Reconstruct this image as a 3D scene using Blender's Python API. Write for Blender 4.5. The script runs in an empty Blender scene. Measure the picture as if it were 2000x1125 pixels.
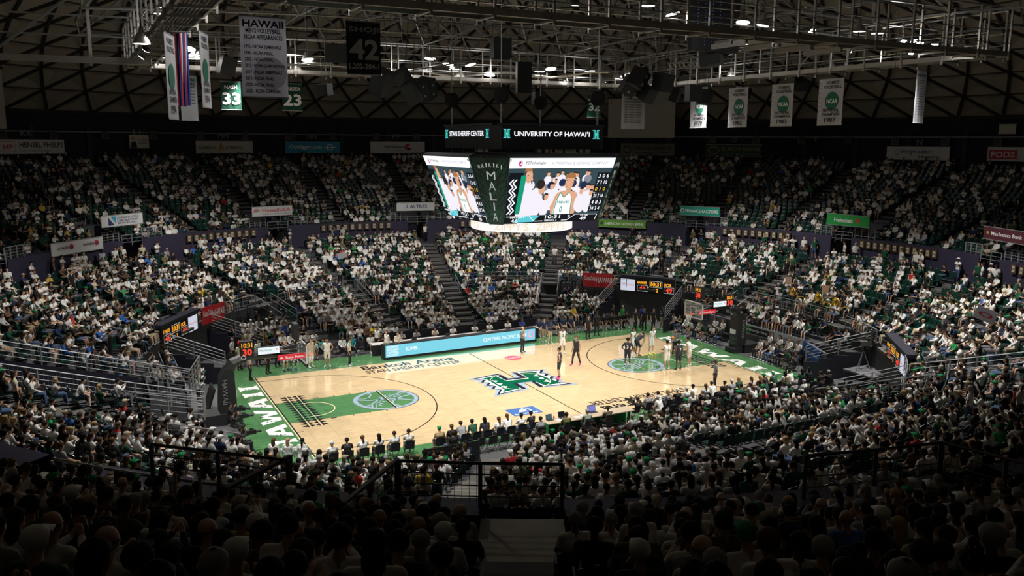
import bpy, math, random
import numpy as np
from mathutils import Vector, Matrix
RND = random.Random(7)
SC = bpy.context.scene
COL = SC.collection
rad = math.radians
# ---------------------------------------------------------------- camera (solved from the court lines)
CAM = np.array([-23.1738, -44.0923, 14.3017]); YAW, PIT, ROLL, FPX = .47311, .17033, .006086, 1653.49
def _rot():
    cy, sy, cp, sp = math.cos(YAW), math.sin(YAW), math.cos(PIT), math.sin(PIT)
    f = np.array([sy*cp, cy*cp, -sp]); r = np.array([cy, -sy, 0]); u = np.cross(r, f)
    c, s = math.cos(ROLL), math.sin(ROLL)
    return c*r+s*u, -s*r+c*u, f
CR, CU, CF = _rot()
cd = bpy.data.cameras.new('camera'); cam = bpy.data.objects.new('camera', cd); COL.objects.link(cam)
cd.sensor_width = 36; cd.lens = FPX/2000*36; cd.clip_start = .2; cd.clip_end = 400
cam.matrix_world = Matrix([[CR[0], CU[0], -CF[0], CAM[0]], [CR[1], CU[1], -CF[1], CAM[1]], [CR[2], CU[2], -CF[2], CAM[2]], [0, 0, 0, 1]])
SC.camera = cam
# ---------------------------------------------------------------- world, lights, exposure
W = bpy.data.worlds.new('world'); SC.world = W; W.use_nodes = True
W.node_tree.nodes['Background'].inputs[0].default_value = (.5, .6, .7, 1)
W.node_tree.nodes['Background'].inputs[1].default_value = .0
SC.view_settings.view_transform = 'Standard'; SC.view_settings.look = 'None'
SC.view_settings.exposure = 0; SC.view_settings.gamma = 1; SC.view_settings.use_curve_mapping = False
SC.cycles.max_bounces = 5; SC.cycles.diffuse_bounces = 2; SC.cycles.glossy_bounces = 2
SC.cycles.use_denoising = True; SC.cycles.sample_clamp_indirect = 3
def spot(loc, target, watts, size, blend=1.0, soft=.35, col=(1, .97, .92)):
    l = bpy.data.lights.new('arena_light', 'SPOT'); l.energy = watts; l.color = col
    l.spot_size = rad(size); l.spot_blend = blend; l.shadow_soft_size = soft
    o = bpy.data.objects.new('arena_light', l); COL.objects.link(o); o.location = loc
    o.rotation_euler = (Vector(target)-Vector(loc)).to_track_quat('-Z', 'Y').to_euler()
    return o
COURT_W, STAND_W = 8500, 10200
for x in (-17.5, -10, -3.5, 3.5, 10, 17.5):
    for s in (-1, 1):
        spot((x, s*14.6, 18.6), (x*.62, s*3.2, 0), COURT_W, 62, .9)
for x, y in ((-19, 8), (-19, -8), (19, 8), (19, -8)):
    spot((x, y, 18.6), (x*.5, y*.4, 0), COURT_W*.8, 62, .9)
# high bays whose wider throw reaches the stands
for x, y, tx, ty in ((-12, 15.4, -17, 26), (0, 15.4, 1, 27), (12, 15.4, 17, 25), (19.6, 7, 28, 10), (19.6, -8, 27, -9), (-19.6, 6, -28, 9), (-19.6, -8, -26, -8)):
    spot((x, y, 18.7), (tx*.9, ty*.9, 2.0), STAND_W, 92, 1.0)
for x, y, tx, ty in ((-14, -14.9, -16, -19), (-2, -14.9, -3, -19), (9, -14.9, 11, -19), (18, -12, 20, -16)):
    spot((x, y, 18.7), (tx, ty, 3.0), STAND_W*1.0, 76, 1.0)
for x, y, w in ((-18, 14.5, 1), (-9.5, 14.6, 1), (-1.5, 14.6, 1.3), (5, 14.6, 1.2), (13, 14.6, 1), (19.2, 5, .8), (19.2, -7, .7), (14, -13.8, .8), (4, -13.6, .3), (-6, -12.6, .4), (-16.4, -13.2, 4.5), (-18.8, 2, .9)):  # added point fill for dome, trusses and banners; strongest one backlights the big banner
    l = bpy.data.lights.new('added_fill_light', 'POINT'); l.energy = 145*w; l.shadow_soft_size = .3; l.color = (1, .97, .93)
    o = bpy.data.objects.new('added_fill_light', l); COL.objects.link(o); o.location = (x, y, 19.55)
# ---------------------------------------------------------------- helpers
def V(*a): return Vector(a)
def ray(u, v): return CF+(u-1000)/FPX*CR-(v-562.5)/FPX*CU
def onz(u, v, z): d = ray(u, v); return Vector(CAM+d*((z-CAM[2])/d[2]))
def ony(u, v, y): d = ray(u, v); return Vector(CAM+d*((y-CAM[1])/d[1]))
def onx(u, v, x): d = ray(u, v); return Vector(CAM+d*((x-CAM[0])/d[0]))
def onr(u, v, r, far=True):
    d = ray(u, v); a = d[0]**2+d[1]**2; b = 2*(CAM[0]*d[0]+CAM[1]*d[1]); c = CAM[0]**2+CAM[1]**2-r*r
    t = (-b+(1 if far else -1)*math.sqrt(max(b*b-4*a*c, 0)))/2/a
    return Vector(CAM+d*t)
def proj(p):
    d = np.array(p)-CAM; w = d@CF
    return (1000+FPX*(d@CR)/w, 562.5-FPX*(d@CU)/w, w)
def inview(p, m=60):
    u, v, w = proj(p)
    return w > 1.2 and -m < u < 2000+m and -m < v < 1125+m*2.5
def pol(r, az, z=0): return Vector((r*math.cos(rad(az)), r*math.sin(rad(az)), z))
def wrap(a): return (a+180) % 360-180
MATS = {}
def mat(name, col, rough=.6, metal=0, emit=0, ecol=None, bump=0, noise=0, nscale=20, coat=0, spec=.5, alpha=1):
    if name in MATS: return MATS[name]
    m = bpy.data.materials.new(name); m.use_nodes = True; nt = m.node_tree; b = nt.nodes['Principled BSDF']
    b.inputs['Base Color'].default_value = (*col, 1); b.inputs['Roughness'].default_value = rough
    b.inputs['Metallic'].default_value = metal; b.inputs['Specular IOR Level'].default_value = spec
    if emit:
        b.inputs['Emission Color'].default_value = (*(ecol or col), 1); b.inputs['Emission Strength'].default_value = emit
    if coat: b.inputs['Coat Weight'].default_value = coat
    if alpha < 1: b.inputs['Alpha'].default_value = alpha
    if noise or bump:
        tc = nt.nodes.new('ShaderNodeTexCoord'); nz = nt.nodes.new('ShaderNodeTexNoise'); nz.inputs['Scale'].default_value = nscale
        nt.links.new(tc.outputs['Object'], nz.inputs['Vector'])
        if noise:
            mx = nt.nodes.new('ShaderNodeMix'); mx.data_type = 'RGBA'; mx.blend_type = 'MULTIPLY'
            rp = nt.nodes.new('ShaderNodeMapRange'); rp.inputs[3].default_value = 1-noise; rp.inputs[4].default_value = 1+noise*.3
            nt.links.new(nz.outputs[0], rp.inputs[0]); mx.inputs[0].default_value = 1
            mx.inputs[6].default_value = (*col, 1); nt.links.new(rp.outputs[0], mx.inputs[7]); nt.links.new(mx.outputs[2], b.inputs['Base Color'])
        if bump:
            bp = nt.nodes.new('ShaderNodeBump'); bp.inputs['Strength'].default_value = bump; bp.inputs['Distance'].default_value = .02
            nt.links.new(nz.outputs[0], bp.inputs['Height']); nt.links.new(bp.outputs[0], b.inputs['Normal'])
    MATS[name] = m; return m
def objcol_mat(name, rough=.8):
    m = bpy.data.materials.new(name); m.use_nodes = True; nt = m.node_tree; b = nt.nodes['Principled BSDF']
    oi = nt.nodes.new('ShaderNodeObjectInfo'); nt.links.new(oi.outputs['Color'], b.inputs['Base Color']); b.inputs['Roughness'].default_value = rough
    b.inputs['Specular IOR Level'].default_value = .2
    MATS[name] = m; return m
def attr_mat(name, rough=.8):
    m = bpy.data.materials.new(name); m.use_nodes = True; nt = m.node_tree; b = nt.nodes['Principled BSDF']
    at = nt.nodes.new('ShaderNodeAttribute'); at.attribute_name = 'tone'; nt.links.new(at.outputs['Color'], b.inputs['Base Color'])
    b.inputs['Roughness'].default_value = rough; b.inputs['Specular IOR Level'].default_value = .2
    return m
def em(name, col, s=1.0):
    return mat(name, (0, 0, 0), .5, emit=s, ecol=col, spec=.1)
def wmat(o):
    M = Matrix.Identity(4)
    while o is not None:
        M = o.matrix_basis @ M; o = o.parent
    return M
class MB:
    def __init__(s): s.v = []; s.f = []; s.m = []
    def add(s, vs, fs, m=0):
        k = len(s.v); s.v += [tuple(x) for x in vs]; s.f += [tuple(i+k for i in f) for f in fs]; s.m += [m]*len(fs); return s
    def poly(s, pts, m=0): return s.add(pts, [tuple(range(len(pts)))], m)
    def box(s, c, d, R=None, m=0):
        c = Vector(c); hx, hy, hz = d[0]/2, d[1]/2, d[2]/2
        P = [Vector((x, y, z)) for z in (-hz, hz) for y in (-hy, hy) for x in (-hx, hx)]
        if R is not None: P = [R @ p for p in P]
        return s.add([p+c for p in P], [(0, 2, 3, 1), (4, 5, 7, 6), (0, 1, 5, 4), (2, 6, 7, 3), (0, 4, 6, 2), (1, 3, 7, 5)], m)
    def plate(s, F, a0, a1, b0, b1, n0, n1, m=0):
        P = [F.P(a, b, n) for n in (n0, n1) for b in (b0, b1) for a in (a0, a1)]
        return s.add(P, [(0, 2, 3, 1), (4, 5, 7, 6), (0, 1, 5, 4), (2, 6, 7, 3), (0, 4, 6, 2), (1, 3, 7, 5)], m)
    def tube(s, pts, r, n=6, m=0, caps=True):
        pts = [Vector(p) for p in pts]; rs = r if isinstance(r, (list, tuple)) else [r]*len(pts); k = len(s.v); vs = []
        for i, p in enumerate(pts):
            t = (pts[min(i+1, len(pts)-1)]-pts[max(i-1, 0)]).normalized()
            a = t.orthogonal().normalized() if abs(t.z) > .99 else t.cross(Vector((0, 0, 1))).normalized(); b = t.cross(a)
            for j in range(n):
                q = 2*math.pi*j/n; vs.append(p+(a*math.cos(q)+b*math.sin(q))*rs[i])
        fs = [(i*n+j, i*n+(j+1) % n, (i+1)*n+(j+1) % n, (i+1)*n+j) for i in range(len(pts)-1) for j in range(n)]
        if caps: fs += [tuple(reversed(range(n))), tuple((len(pts)-1)*n+j for j in range(n))]
        return s.add(vs, fs, m)
    def bar(s, a, b, w, h, m=0):
        a = Vector(a); b = Vector(b); t = (b-a); L = t.length; t.normalize()
        x = t.cross(Vector((0, 0, 1))); x = Vector((1, 0, 0)) if x.length < 1e-4 else x.normalized(); u = x.cross(t)
        R = Matrix((x, t, u)).transposed(); return s.box((a+b)/2, (w, L, h), R, m)
    def lathe(s, c, prof, n=16, m=0, R=None):
        c = Vector(c); vs = []
        for r, z in prof:
            for j in range(n):
                p = Vector((r*math.cos(2*math.pi*j/n), r*math.sin(2*math.pi*j/n), z)); vs.append(c+(R @ p if R is not None else p))
        fs = [(i*n+j, i*n+(j+1) % n, (i+1)*n+(j+1) % n, (i+1)*n+j) for i in range(len(prof)-1) for j in range(n)]
        return s.add(vs, fs, m)
    def prism(s, F, pts, n0, n1, m=0):
        k = len(pts); vs = [F.P(a, b, n0) for a, b in pts]+[F.P(a, b, n1) for a, b in pts]
        fs = [tuple(reversed(range(k))), tuple(range(k, 2*k))]+[(i, (i+1) % k, k+(i+1) % k, k+i) for i in range(k)]
        return s.add(vs, fs, m)
    def build(s, name, mats, parent=None, smooth=False, kind=None):
        me = bpy.data.meshes.new(name)
        vs = s.v
        if parent is not None:
            M = wmat(parent)
            if M != Matrix.Identity(4): Mi = M.inverted(); vs = [Mi @ Vector(p) for p in vs]
        me.from_pydata([tuple(p) for p in vs], [], s.f)
        for m in (mats if isinstance(mats, (list, tuple)) else [mats]): me.materials.append(m)
        if isinstance(mats, (list, tuple)) and len(mats) > 1: me.polygons.foreach_set('material_index', s.m)
        if smooth: me.polygons.foreach_set('use_smooth', [True]*len(me.polygons))
        o = bpy.data.objects.new(name, me); COL.objects.link(o)
        if parent is not None: o.parent = parent
        if kind: o['kind'] = kind
        return o
class Fr:
    def __init__(s, o, r, u): s.o = Vector(o); s.r = Vector(r).normalized(); s.u = Vector(u).normalized(); s.n = s.r.cross(s.u)
    def P(s, a, b, n=0): return s.o+s.r*a+s.u*b+s.n*n
    def sub(s, a, b, n=0): return Fr(s.P(a, b, n), s.r, s.u)
def tag(o, label, cat, group=None):
    o['label'] = label; o['category'] = cat
    if group: o['group'] = group
    return o
def thing(name, label, cat, loc=(0, 0, 0), rz=0, group=None):
    o = bpy.data.objects.new(name, None); COL.objects.link(o); o.empty_display_size = .2
    o.location = loc; o.rotation_euler = (0, 0, rz); return tag(o, label, cat, group)
def struct(name, mb, m, smooth=False):
    o = mb.build(name, m, None, smooth); o['kind'] = 'structure'; return o
def sroot(name):
    o = bpy.data.objects.new(name, None); COL.objects.link(o); o['kind'] = 'structure'; return o
def dup(root, loc=None, rz=None, label=None, group=None):
    def cp(o, par):
        c = o.copy(); COL.objects.link(c); c.parent = par
        for ch in KIDS.get(o.name, ()): cp(ch, c)
        return c
    c = cp(root, root.parent)
    if loc is not None: c.location = loc
    if rz is not None: c.rotation_euler = (0, 0, rz)
    if label: c['label'] = label
    if group: c['group'] = group
    return c
KIDS = {}
def freeze(root):
    def w(o):
        KIDS[o.name] = list(o.children)
        for c in o.children: w(c)
    w(root); return root
_TX = {}
def text_data(s, off=0.0, res=2):
    k = (s, off, res)
    if k in _TX: return _TX[k]
    cu = bpy.data.curves.new('t', 'FONT'); cu.body = s; cu.size = 1; cu.offset = off; cu.resolution_u = res; cu.fill_mode = 'FRONT'
    ob = bpy.data.objects.new('t', cu); me = bpy.data.meshes.new_from_object(ob)
    co = np.zeros(len(me.vertices)*3, dtype=np.float32); me.vertices.foreach_get('co', co); co = co.reshape(-1, 3)
    fs = [tuple(p.vertices) for p in me.polygons]
    lo, hi = co.min(0), co.max(0)
    bpy.data.objects.remove(ob); bpy.data.meshes.remove(me)
    _TX[k] = (co-lo, hi-lo, fs); return _TX[k]
def text_to(mb, F, s, a0, a1, b0, b1, n=.012, off=.0, m=0, keep=False, res=2):
    """Lettering S filling the box a0..a1 x b0..b1 of frame F; keep: keeps the letters' own width, centred."""
    co, sz, fs = text_data(s, off, res); sx, sy = (a1-a0)/sz[0], (b1-b0)/sz[1]
    if keep:
        sx2 = min(abs(sx), abs(sy)); mid = (a0+a1)/2; a0 = mid-sz[0]*sx2/2; sx = sx2
    P = [F.P(a0+c[0]*sx, b0+c[1]*sy, n) for c in co]
    mb.add(P, fs, m); return mb
def text(F, s, a0, a1, b0, b1, m, parent, n=.012, off=.0, name='lettering', keep=False):
    return text_to(MB(), F, s, a0, a1, b0, b1, n, off, 0, keep).build(name, m, parent)
def ellipse(F, a, b, ra, rb, k=20, t0=0, t1=360):
    return [(a+ra*math.cos(rad(t0+(t1-t0)*i/k)), b+rb*math.sin(rad(t0+(t1-t0)*i/k))) for i in range(k+(0 if t1-t0 == 360 else 1))]
def flat(F, pts, m, parent=None, n=.006, name='patch', mb=None, mi=0):
    P = [F.P(a, b, n) for a, b in pts]
    if mb is not None: mb.add(P, [tuple(range(len(P)))], mi); return mb
    return MB().poly(P).build(name, m, parent)
def stroke(mb, F, pts, w, n=.006, m=0, closed=False):
    pts = [Vector((a, b, 0)) for a, b in pts]; k = len(pts); L = []; R_ = []
    for i, p in enumerate(pts):
        q0 = pts[(i-1) % k] if closed or i > 0 else p; q1 = pts[(i+1) % k] if closed or i < k-1 else p
        t = (q1-q0).normalized(); nn = Vector((-t.y, t.x, 0)); L.append(p+nn*w/2); R_.append(p-nn*w/2)
    vs = [F.P(p.x, p.y, n) for p in L+R_]; fs = [(k+i, k+(i+1) % k, (i+1) % k, i) for i in range(k if closed else k-1)]
    mb.add(vs, fs, m); return mb
FL = Fr((0, 0, 0), (1, 0, 0), (0, 1, 0))
# common materials
M_black = mat('black_plastic', (.008, .008, .009), .5)
M_blackcloth = mat('black_cloth', (.012, .012, .014), .9)
M_navy = mat('navy_wall_paint', (.012, .012, .026), .7, noise=.3, nscale=1.5)
M_plum = mat('plum_wall_paint', (.028, .024, .055), .7, noise=.25, nscale=2)
M_conc = mat('dark_concrete', (.075, .075, .082), .85, noise=.35, nscale=3, bump=.2)
M_step = mat('stair_concrete', (.11, .105, .10), .85, noise=.3, nscale=6)
M_nose = mat('stair_nosing', (.20, .18, .13), .8)
M_steel = mat('galvanised_steel', (.42, .43, .44), .42, .75, noise=.25, nscale=8)
M_steelp = mat('painted_steel_rail', (.27, .28, .29), .45, .3)
M_darksteel = mat('dark_steel', (.05, .05, .055), .5, .5)
M_white = mat('white_vinyl', (.78, .78, .80), .7)
M_ink = mat('black_ink', (.012, .012, .016), .7)
M_green = mat('team_green', (.004, .13, .07), .6)
M_red = mat('sign_red', (.55, .02, .03), .6)
M_lamp = em('lamp_glow', (1, .98, .95), 22)
M_lampd = em('lamp_glow_soft', (1, .96, .88), 5)
# ================================================================ FLOOR AND COURT
struct('floor', MB().poly([pol(52, i*6, -.02) for i in range(60)]), mat('arena_floor', (.10, .10, .105), .7, noise=.3, nscale=1.2))
def wood(name, c1, c2, c3, rough=.11):
    m = bpy.data.materials.new(name); m.use_nodes = True; nt = m.node_tree; b = nt.nodes['Principled BSDF']; N = nt.nodes.new; L = nt.links.new
    tc = N('ShaderNodeTexCoord'); mp = N('ShaderNodeMapping'); mp.inputs['Scale'].default_value = (.35, 9, 1); L(tc.outputs['Object'], mp.inputs[0])
    br = N('ShaderNodeTexBrick'); br.inputs['Scale'].default_value = 1; br.offset = .37; br.inputs['Brick Width'].default_value = 1.1; br.inputs['Row Height'].default_value = .5
    br.inputs['Color1'].default_value = (*c1, 1); br.inputs['Color2'].default_value = (*c2, 1); br.inputs['Mortar'].default_value = (*c3, 1)
    br.inputs['Mortar Size'].default_value = .008; L(mp.outputs[0], br.inputs[0])
    mp2 = N('ShaderNodeMapping'); mp2.inputs['Scale'].default_value = (.5, 6, 1); L(tc.outputs['Object'], mp2.inputs[0])
    nz = N('ShaderNodeTexNoise'); nz.inputs['Scale'].default_value = 1.6; nz.inputs['Detail'].default_value = 5; L(mp2.outputs[0], nz.inputs[0])
    rp = N('ShaderNodeMapRange'); rp.inputs[1].default_value = .3; rp.inputs[2].default_value = .7; rp.inputs[3].default_value = .8; rp.inputs[4].default_value = 1.1; L(nz.outputs[0], rp.inputs[0])
    mx = N('ShaderNodeMix'); mx.data_type = 'RGBA'; mx.blend_type = 'MULTIPLY'; mx.inputs[0].default_value = 1; L(br.outputs[0], mx.inputs[6]); L(rp.outputs[0], mx.inputs[7])
    L(mx.outputs[2], b.inputs['Base Color']); b.inputs['Roughness'].default_value = rough; b.inputs['Specular IOR Level'].default_value = .5; b.inputs['Coat Weight'].default_value = .9; b.inputs['Coat Roughness'].default_value = .04
    MATS[name] = m; return m
M_wood = wood('maple_boards', (.70, .53, .31), (.66, .49, .28), (.50, .36, .20))
M_gwood = wood('green_stained_boards', (.105, .27, .105), (.08, .215, .085), (.04, .12, .05), .14)
M_pw = mat('white_floor_paint', (.80, .80, .78), .13)
M_pk = mat('black_floor_paint', (.014, .014, .02), .13)
M_pg = mat('grey_blue_floor_paint', (.27, .34, .44), .13)
M_pgreen = mat('dark_green_floor_paint', (.002, .085, .042), .13)
M_pcream = mat('cream_floor_paint', (.75, .62, .38), .3)
CX, CY = 14.326, 7.62
court = sroot('floor_court')
MB().box((0, .55, -.01), (33.4, 19.5, .022)).build('green_apron', M_gwood, court)
MB().box((0, 0, -.002), (2*CX, 2*CY, .012)).build('maple_floor', M_wood, court)
for s, nm in ((-1, 'left'), (1, 'right')):
    F = Fr((s*CX, 0, 0), (-s, 0, 0), (0, -s, 0))     # a runs from the baseline into the court, b along it
    pts = [(0, -1.829), (5.79, -1.829)]+[(5.79+1.829*math.cos(rad(t)), 1.829*math.sin(rad(t))) for t in range(-84, 90, 6)]+[(5.79, 1.829), (0, 1.829)]
    flat(F, pts, M_gwood, court, .007, 'painted_lane')
    mb = MB(); ring = [(5.79+1.70*math.cos(rad(t)), 1.70*math.sin(rad(t))) for t in range(0, 360, 6)]
    stroke(mb, F, ring, .24, .011, 0, True)
    c = lambda a, b: (5.79+a, b)
    for pl, w in (([c(-1.5, .5), c(-.9, .15), c(-.2, .05), c(.5, -.15), c(1.1, -.6), c(1.35, -.9)], .13), ([c(-1.15, -1.15), c(-1.0, -.55), c(-.5, -.02), c(.2, .45), c(.9, .75), c(1.3, .95)], .11),
                  ([c(-.95, -1.3), c(-.8, -.65), c(-.35, -.15), c(.4, .33), c(1.0, .6), c(1.45, .8)], .05), ([c(.35, -1.55), c(.05, -1.0), c(.25, -.45), c(.75, -.05), c(1.2, .2), c(1.6, .25)], .13),
                  ([c(-1.55, .75), c(-1.1, .55), c(-.75, .7), c(-.5, 1.2), c(-.55, 1.5)], .1)):
        stroke(mb, F, pl, w, .012)
    for a, b, d in ((-.75, -1.0, 1), (-.6, -.7, 1), (-.35, -.45, 1), (-1.2, -.9, -1), (-1.1, -.6, -1), (.25, .75, -1), (.55, .9, -1), (-.05, .5, -1), (.5, .2, 1), (.8, .35, 1)):
        flat(F, [c(a, b), c(a+.25*d, b-.02), c(a+.08*d, b+.22*d)], None, mb=mb, n=.0125)
    mb.build('basketball_emblem', M_pg, court)
    mb = MB()
    R3 = 6.75; th = math.degrees(math.acos((6.60)/R3))
    arc = [(0, -6.60)]+[(1.6+R3*math.sin(rad(t)), -R3*math.cos(rad(t))) for t in np.linspace(th, 180-th, 60)]+[(0, 6.60)]
    stroke(mb, F, arc, .06, .011)
    stroke(mb, F, [(5.79+1.829*math.cos(rad(t)), 1.829*math.sin(rad(t))) for t in range(-90, 91, 6)], .045, .013)
    stroke(mb, F, [(5.79, -1.829), (5.79, 1.829)], .07, .014)
    stroke(mb, F, [(.0, -CY), (.0, CY)], .07, .014)
    for yy in (-1.93, 1.93):
        for a in (3.35, 4.25, 5.2): stroke(mb, F, [(a, yy-.1), (a, yy+.1)], .05, .013)
        stroke(mb, F, [(2.13, yy), (2.44, yy)], .1, .013)
    for yy in (-3.36, 3.36): stroke(mb, F, [(.0, yy), (.35, yy)], .04, .013)
    # tapa triangles across the lane
    k = 14; p = 5.72/k
    for i in range(k):
        b0, b1 = -2.86+i*p, -2.86+(i+1)*p; bm = (b0+b1)/2
        flat(F, [(.80, b0), (.80, b1), (.45, bm)], None, mb=mb, n=.0135)
        flat(F, [(.90, b0), (.90, b1), (1.13, bm)], None, mb=mb, n=.0135)
        flat(F, [(1.38, b0), (1.38, b1), (1.15, bm)], None, mb=mb, n=.0135)
        flat(F, [(1.48, b0), (1.48, b1), (1.83, bm)], None, mb=mb, n=.0135)
    mb.build('court_line', M_pk, court)
    mb = MB(); stroke(mb, F, [(1.25, -1.22)]+[(1.6+1.22*math.cos(rad(t)), 1.22*math.sin(rad(t))) for t in range(-90, 91, 6)]+[(1.25, 1.22)], .06, .0155)
    stroke(mb, F, [(5.86, -1.829), (5.86, 1.829)], .03, .0145); stroke(mb, F, [(-.07, -CY), (-.07, CY)], .06, .0135)
    for t in (.85, 1.43): stroke(mb, F, [(t, -2.86), (t, 2.86)], .015, .0145)
    mb.build('cream_line', M_pcream, court)
    # the five letters and the okina-like last pair on the end apron, block letters with small triangles
    G = Fr((s*15.6, 0, 0), (0, -s, 0), (s, 0, 0)); G = Fr((s*14.54, 0, 0), (0, -s, 0), (s, 0, 0))
    mb = MB(); tri = MB(); HH = 1.08
    spans = [('H', -5.85, -4.1), ('A', -3.75, -1.75), ('W', -1.6, 1.05), ('A', 1.2, 3.2), ('I', 3.55, 4.55), ('I', 4.95, 5.95)]
    def P2(F2, l, pts, tgt, n): flat(F2, pts, None, mb=tgt, n=n)
    for ch, y0, y1 in spans:
        w = y1-y0; X = lambda q: y0+q*w
        if ch == 'H':
            for q0, q1 in ((0, .36), (.64, 1)):
                qa = .07
                P2(G, 0, [(X(q0), 0), (X(q1), 0), (X(q1-qa), .22), (X(q1-qa), HH-.22), (X(q1), HH), (X(q0), HH), (X(q0+qa), HH-.22), (X(q0+qa), .22)], mb, .013)
            P2(G, 0, [(X(.28), .42), (X(.72), .42), (X(.72), .66), (X(.28), .66)], mb, .0131)
        elif ch == 'I':
            P2(G, 0, [(X(0), 0), (X(1), 0), (X(.78), .24), (X(.78), HH-.24), (X(1), HH), (X(0), HH), (X(.22), HH-.24), (X(.22), .24)], mb, .013)
        elif ch == 'A':
            P2(G, 0, [(X(0), 0), (X(.26), 0), (X(.34), .28), (X(.42), .55), (X(.48), HH*.78), (X(.48), HH), (X(.3), HH)], mb, .013)
            P2(G, 0, [(X(1), 0), (X(.70), 0), (X(.64), .28), (X(.55), .55), (X(.48), HH*.78), (X(.48), HH), (X(.70), HH)][::-1], mb, .013)
            P2(G, 0, [(X(.3), .24), (X(.7), .24), (X(.62), .42), (X(.38), .42)], mb, .0131)
        else:
            P2(G, 0, [(X(0), HH), (X(.2), HH), (X(.30), .45), (X(.40), 0), (X(.20), 0)], mb, .013)
            P2(G, 0, [(X(.30), .38), (X(.46), HH*.9), (X(.54), HH*.9), (X(.41), 0), (X(.25), 0)][::-1], mb, .0131)
            P2(G, 0, [(X(.70), .38), (X(.54), HH*.9), (X(.46), HH*.9), (X(.59), 0), (X(.75), 0)], mb, .0131)
            P2(G, 0, [(X(1), HH), (X(.8), HH), (X(.70), .45), (X(.60), 0), (X(.80), 0)][::-1], mb, .013)
        q = .16 if ch != 'I' else .3
        for j in range(3):
            h0 = .28+j*.2
            P2(G, 0, [(X(q), h0), (X(q)+.14, h0+.07), (X(q), h0+.14)], tri, .0165)
    mb.build('apron_lettering', M_pw, court); tri.build('letter_triangle', M_pgreen, court)
mb = MB(); stroke(mb, FL, [(0, -CY), (0, CY)], .055, .0135); stroke(mb, FL, [(-8, 5.9), (-8, 7.5)], .0, .01)
mb.build('centre_line', M_pk, court)
# centre emblem, four stacked layers of paint
def q(x, y): p = onz(905+.12*x, 710+.12*y, 0); return (p.x, p.y)
EM = [('emblem_grey_edge', M_pg, [(55, 262), (590, 160), (740, 240), (850, 228), (745, 138), (1350, 93), (1320, 150), (1422, 163), (1400, 200), (1512, 213), (1490, 248), (1612, 262), (1595, 300), (1885, 336), (1245, 396), (1085, 306), (985, 322), (1072, 420), (490, 543), (548, 430), (410, 424), (438, 378), (325, 373), (352, 326), (235, 321), (262, 285)]),  # grey-blue outer outline, lowest paint layer
      ('emblem_outline', M_pk, [(125, 258), (575, 169), (730, 248), (935, 230), (785, 145), (1305, 102), (1275, 155), (1388, 170), (1362, 208), (1475, 215), (1450, 252), (1562, 264), (1545, 303), (1780, 333), (1238, 386), (1100, 293), (880, 325), (1025, 410), (545, 519), (600, 430), (462, 416), (492, 372), (368, 366), (400, 322), (288, 312), (318, 275)]),
      ('emblem_border', M_pw, [(200, 257), (535, 193), (690, 280), (1050, 238), (868, 147), (1252, 117), (1232, 160), (1328, 172), (1312, 207), (1418, 213), (1402, 252), (1518, 262), (1500, 306), (1695, 328), (1300, 370), (1142, 283), (782, 328), (952, 415), (598, 493), (628, 428), (508, 410), (545, 373), (418, 352), (450, 318), (332, 310), (372, 272)]),
      ('emblem_face', M_pgreen, [(270, 257), (525, 204), (698, 287), (1068, 246), (905, 154), (1212, 130), (1186, 165), (1600, 325), (1322, 358), (1152, 291), (815, 329), (925, 408), (642, 470), (672, 430), (390, 270)])]
for i, (nm, m, pts) in enumerate(EM): flat(FL, [q(*p) for p in pts][::-1], m, court, .0145+.0015*i, nm)
mb = MB()
for t in ([(452, 278), (558, 287), (530, 315)], [(530, 325), (640, 330), (600, 362)], [(610, 370), (720, 375), (690, 412)], [(1140, 210), (1182, 178), (1235, 215)], [(1225, 248), (1268, 222), (1322, 255)], [(1310, 298), (1352, 264), (1432, 305)]):
    flat(FL, [q(*p) for p in t][::-1], None, mb=mb, n=.0205)
mb.build('emblem_tooth', M_pw, court)
mb = MB(); stroke(mb, FL, [(1.829*math.cos(rad(t)), 1.829*math.sin(rad(t))) for t in range(0, 360, 6)], .035, .022, 0, True); mb.build('centre_circle', M_pcream, court)
mb = MB(); flat(FL, ellipse(FL, 2.15, 5.16, .57, .57, 28), None, mb=mb, n=.013); o = mb.build('round_floor_decal', mat('red_floor_paint', (.62, .06, .10), .3), court)
text(FL, 'Coca-Cola', 1.66, 2.64, 4.98, 5.34, M_pw, o, .016)
o = flat(FL, [(-3.4, -4.72), (-3.4, -5.9), (-1.7, -5.9), (-1.7, -4.72)], mat('blue_floor_paint', (.02, .09, .30), .3), court, .013, 'blue_floor_decal')
text(FL, 'Bank of Hawai\u02bbi', -3.25, -1.85, -5.8, -5.55, M_pw, o, .016, .01)
mb = MB(); flat(FL, [(-2.9, -5.4), (-2.55, -5.4), (-2.55, -4.85)], None, mb=mb, n=.016); stroke(mb, FL, [(-2.45, -4.85), (-2.45, -5.4)], .1, .016); stroke(mb, FL, [(-2.4, -5.1), (-2.25, -5.02), (-2.15, -5.1), (-2.15, -5.4)], .1, .016); mb.build('floor_decal_mark', M_pw, o)
for s in (1, -1):
    F = Fr((0, 0, 0), (s, 0, 0), (0, s, 0)); 
    x0, x1 = ((-7.86, -1.5) if s == 1 else (-7.9, -1.5))
    text(F, 'Bankoh Arena', x0+.05, x1, 6.45, 7.32, M_pk, court, .013, .018, 'court_lettering')
    text(F, 'STAN SHERIFF CENTER', x0, x1+.1, 5.5, 6.2, M_pk, court, .013, .006, 'court_lettering')
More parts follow.
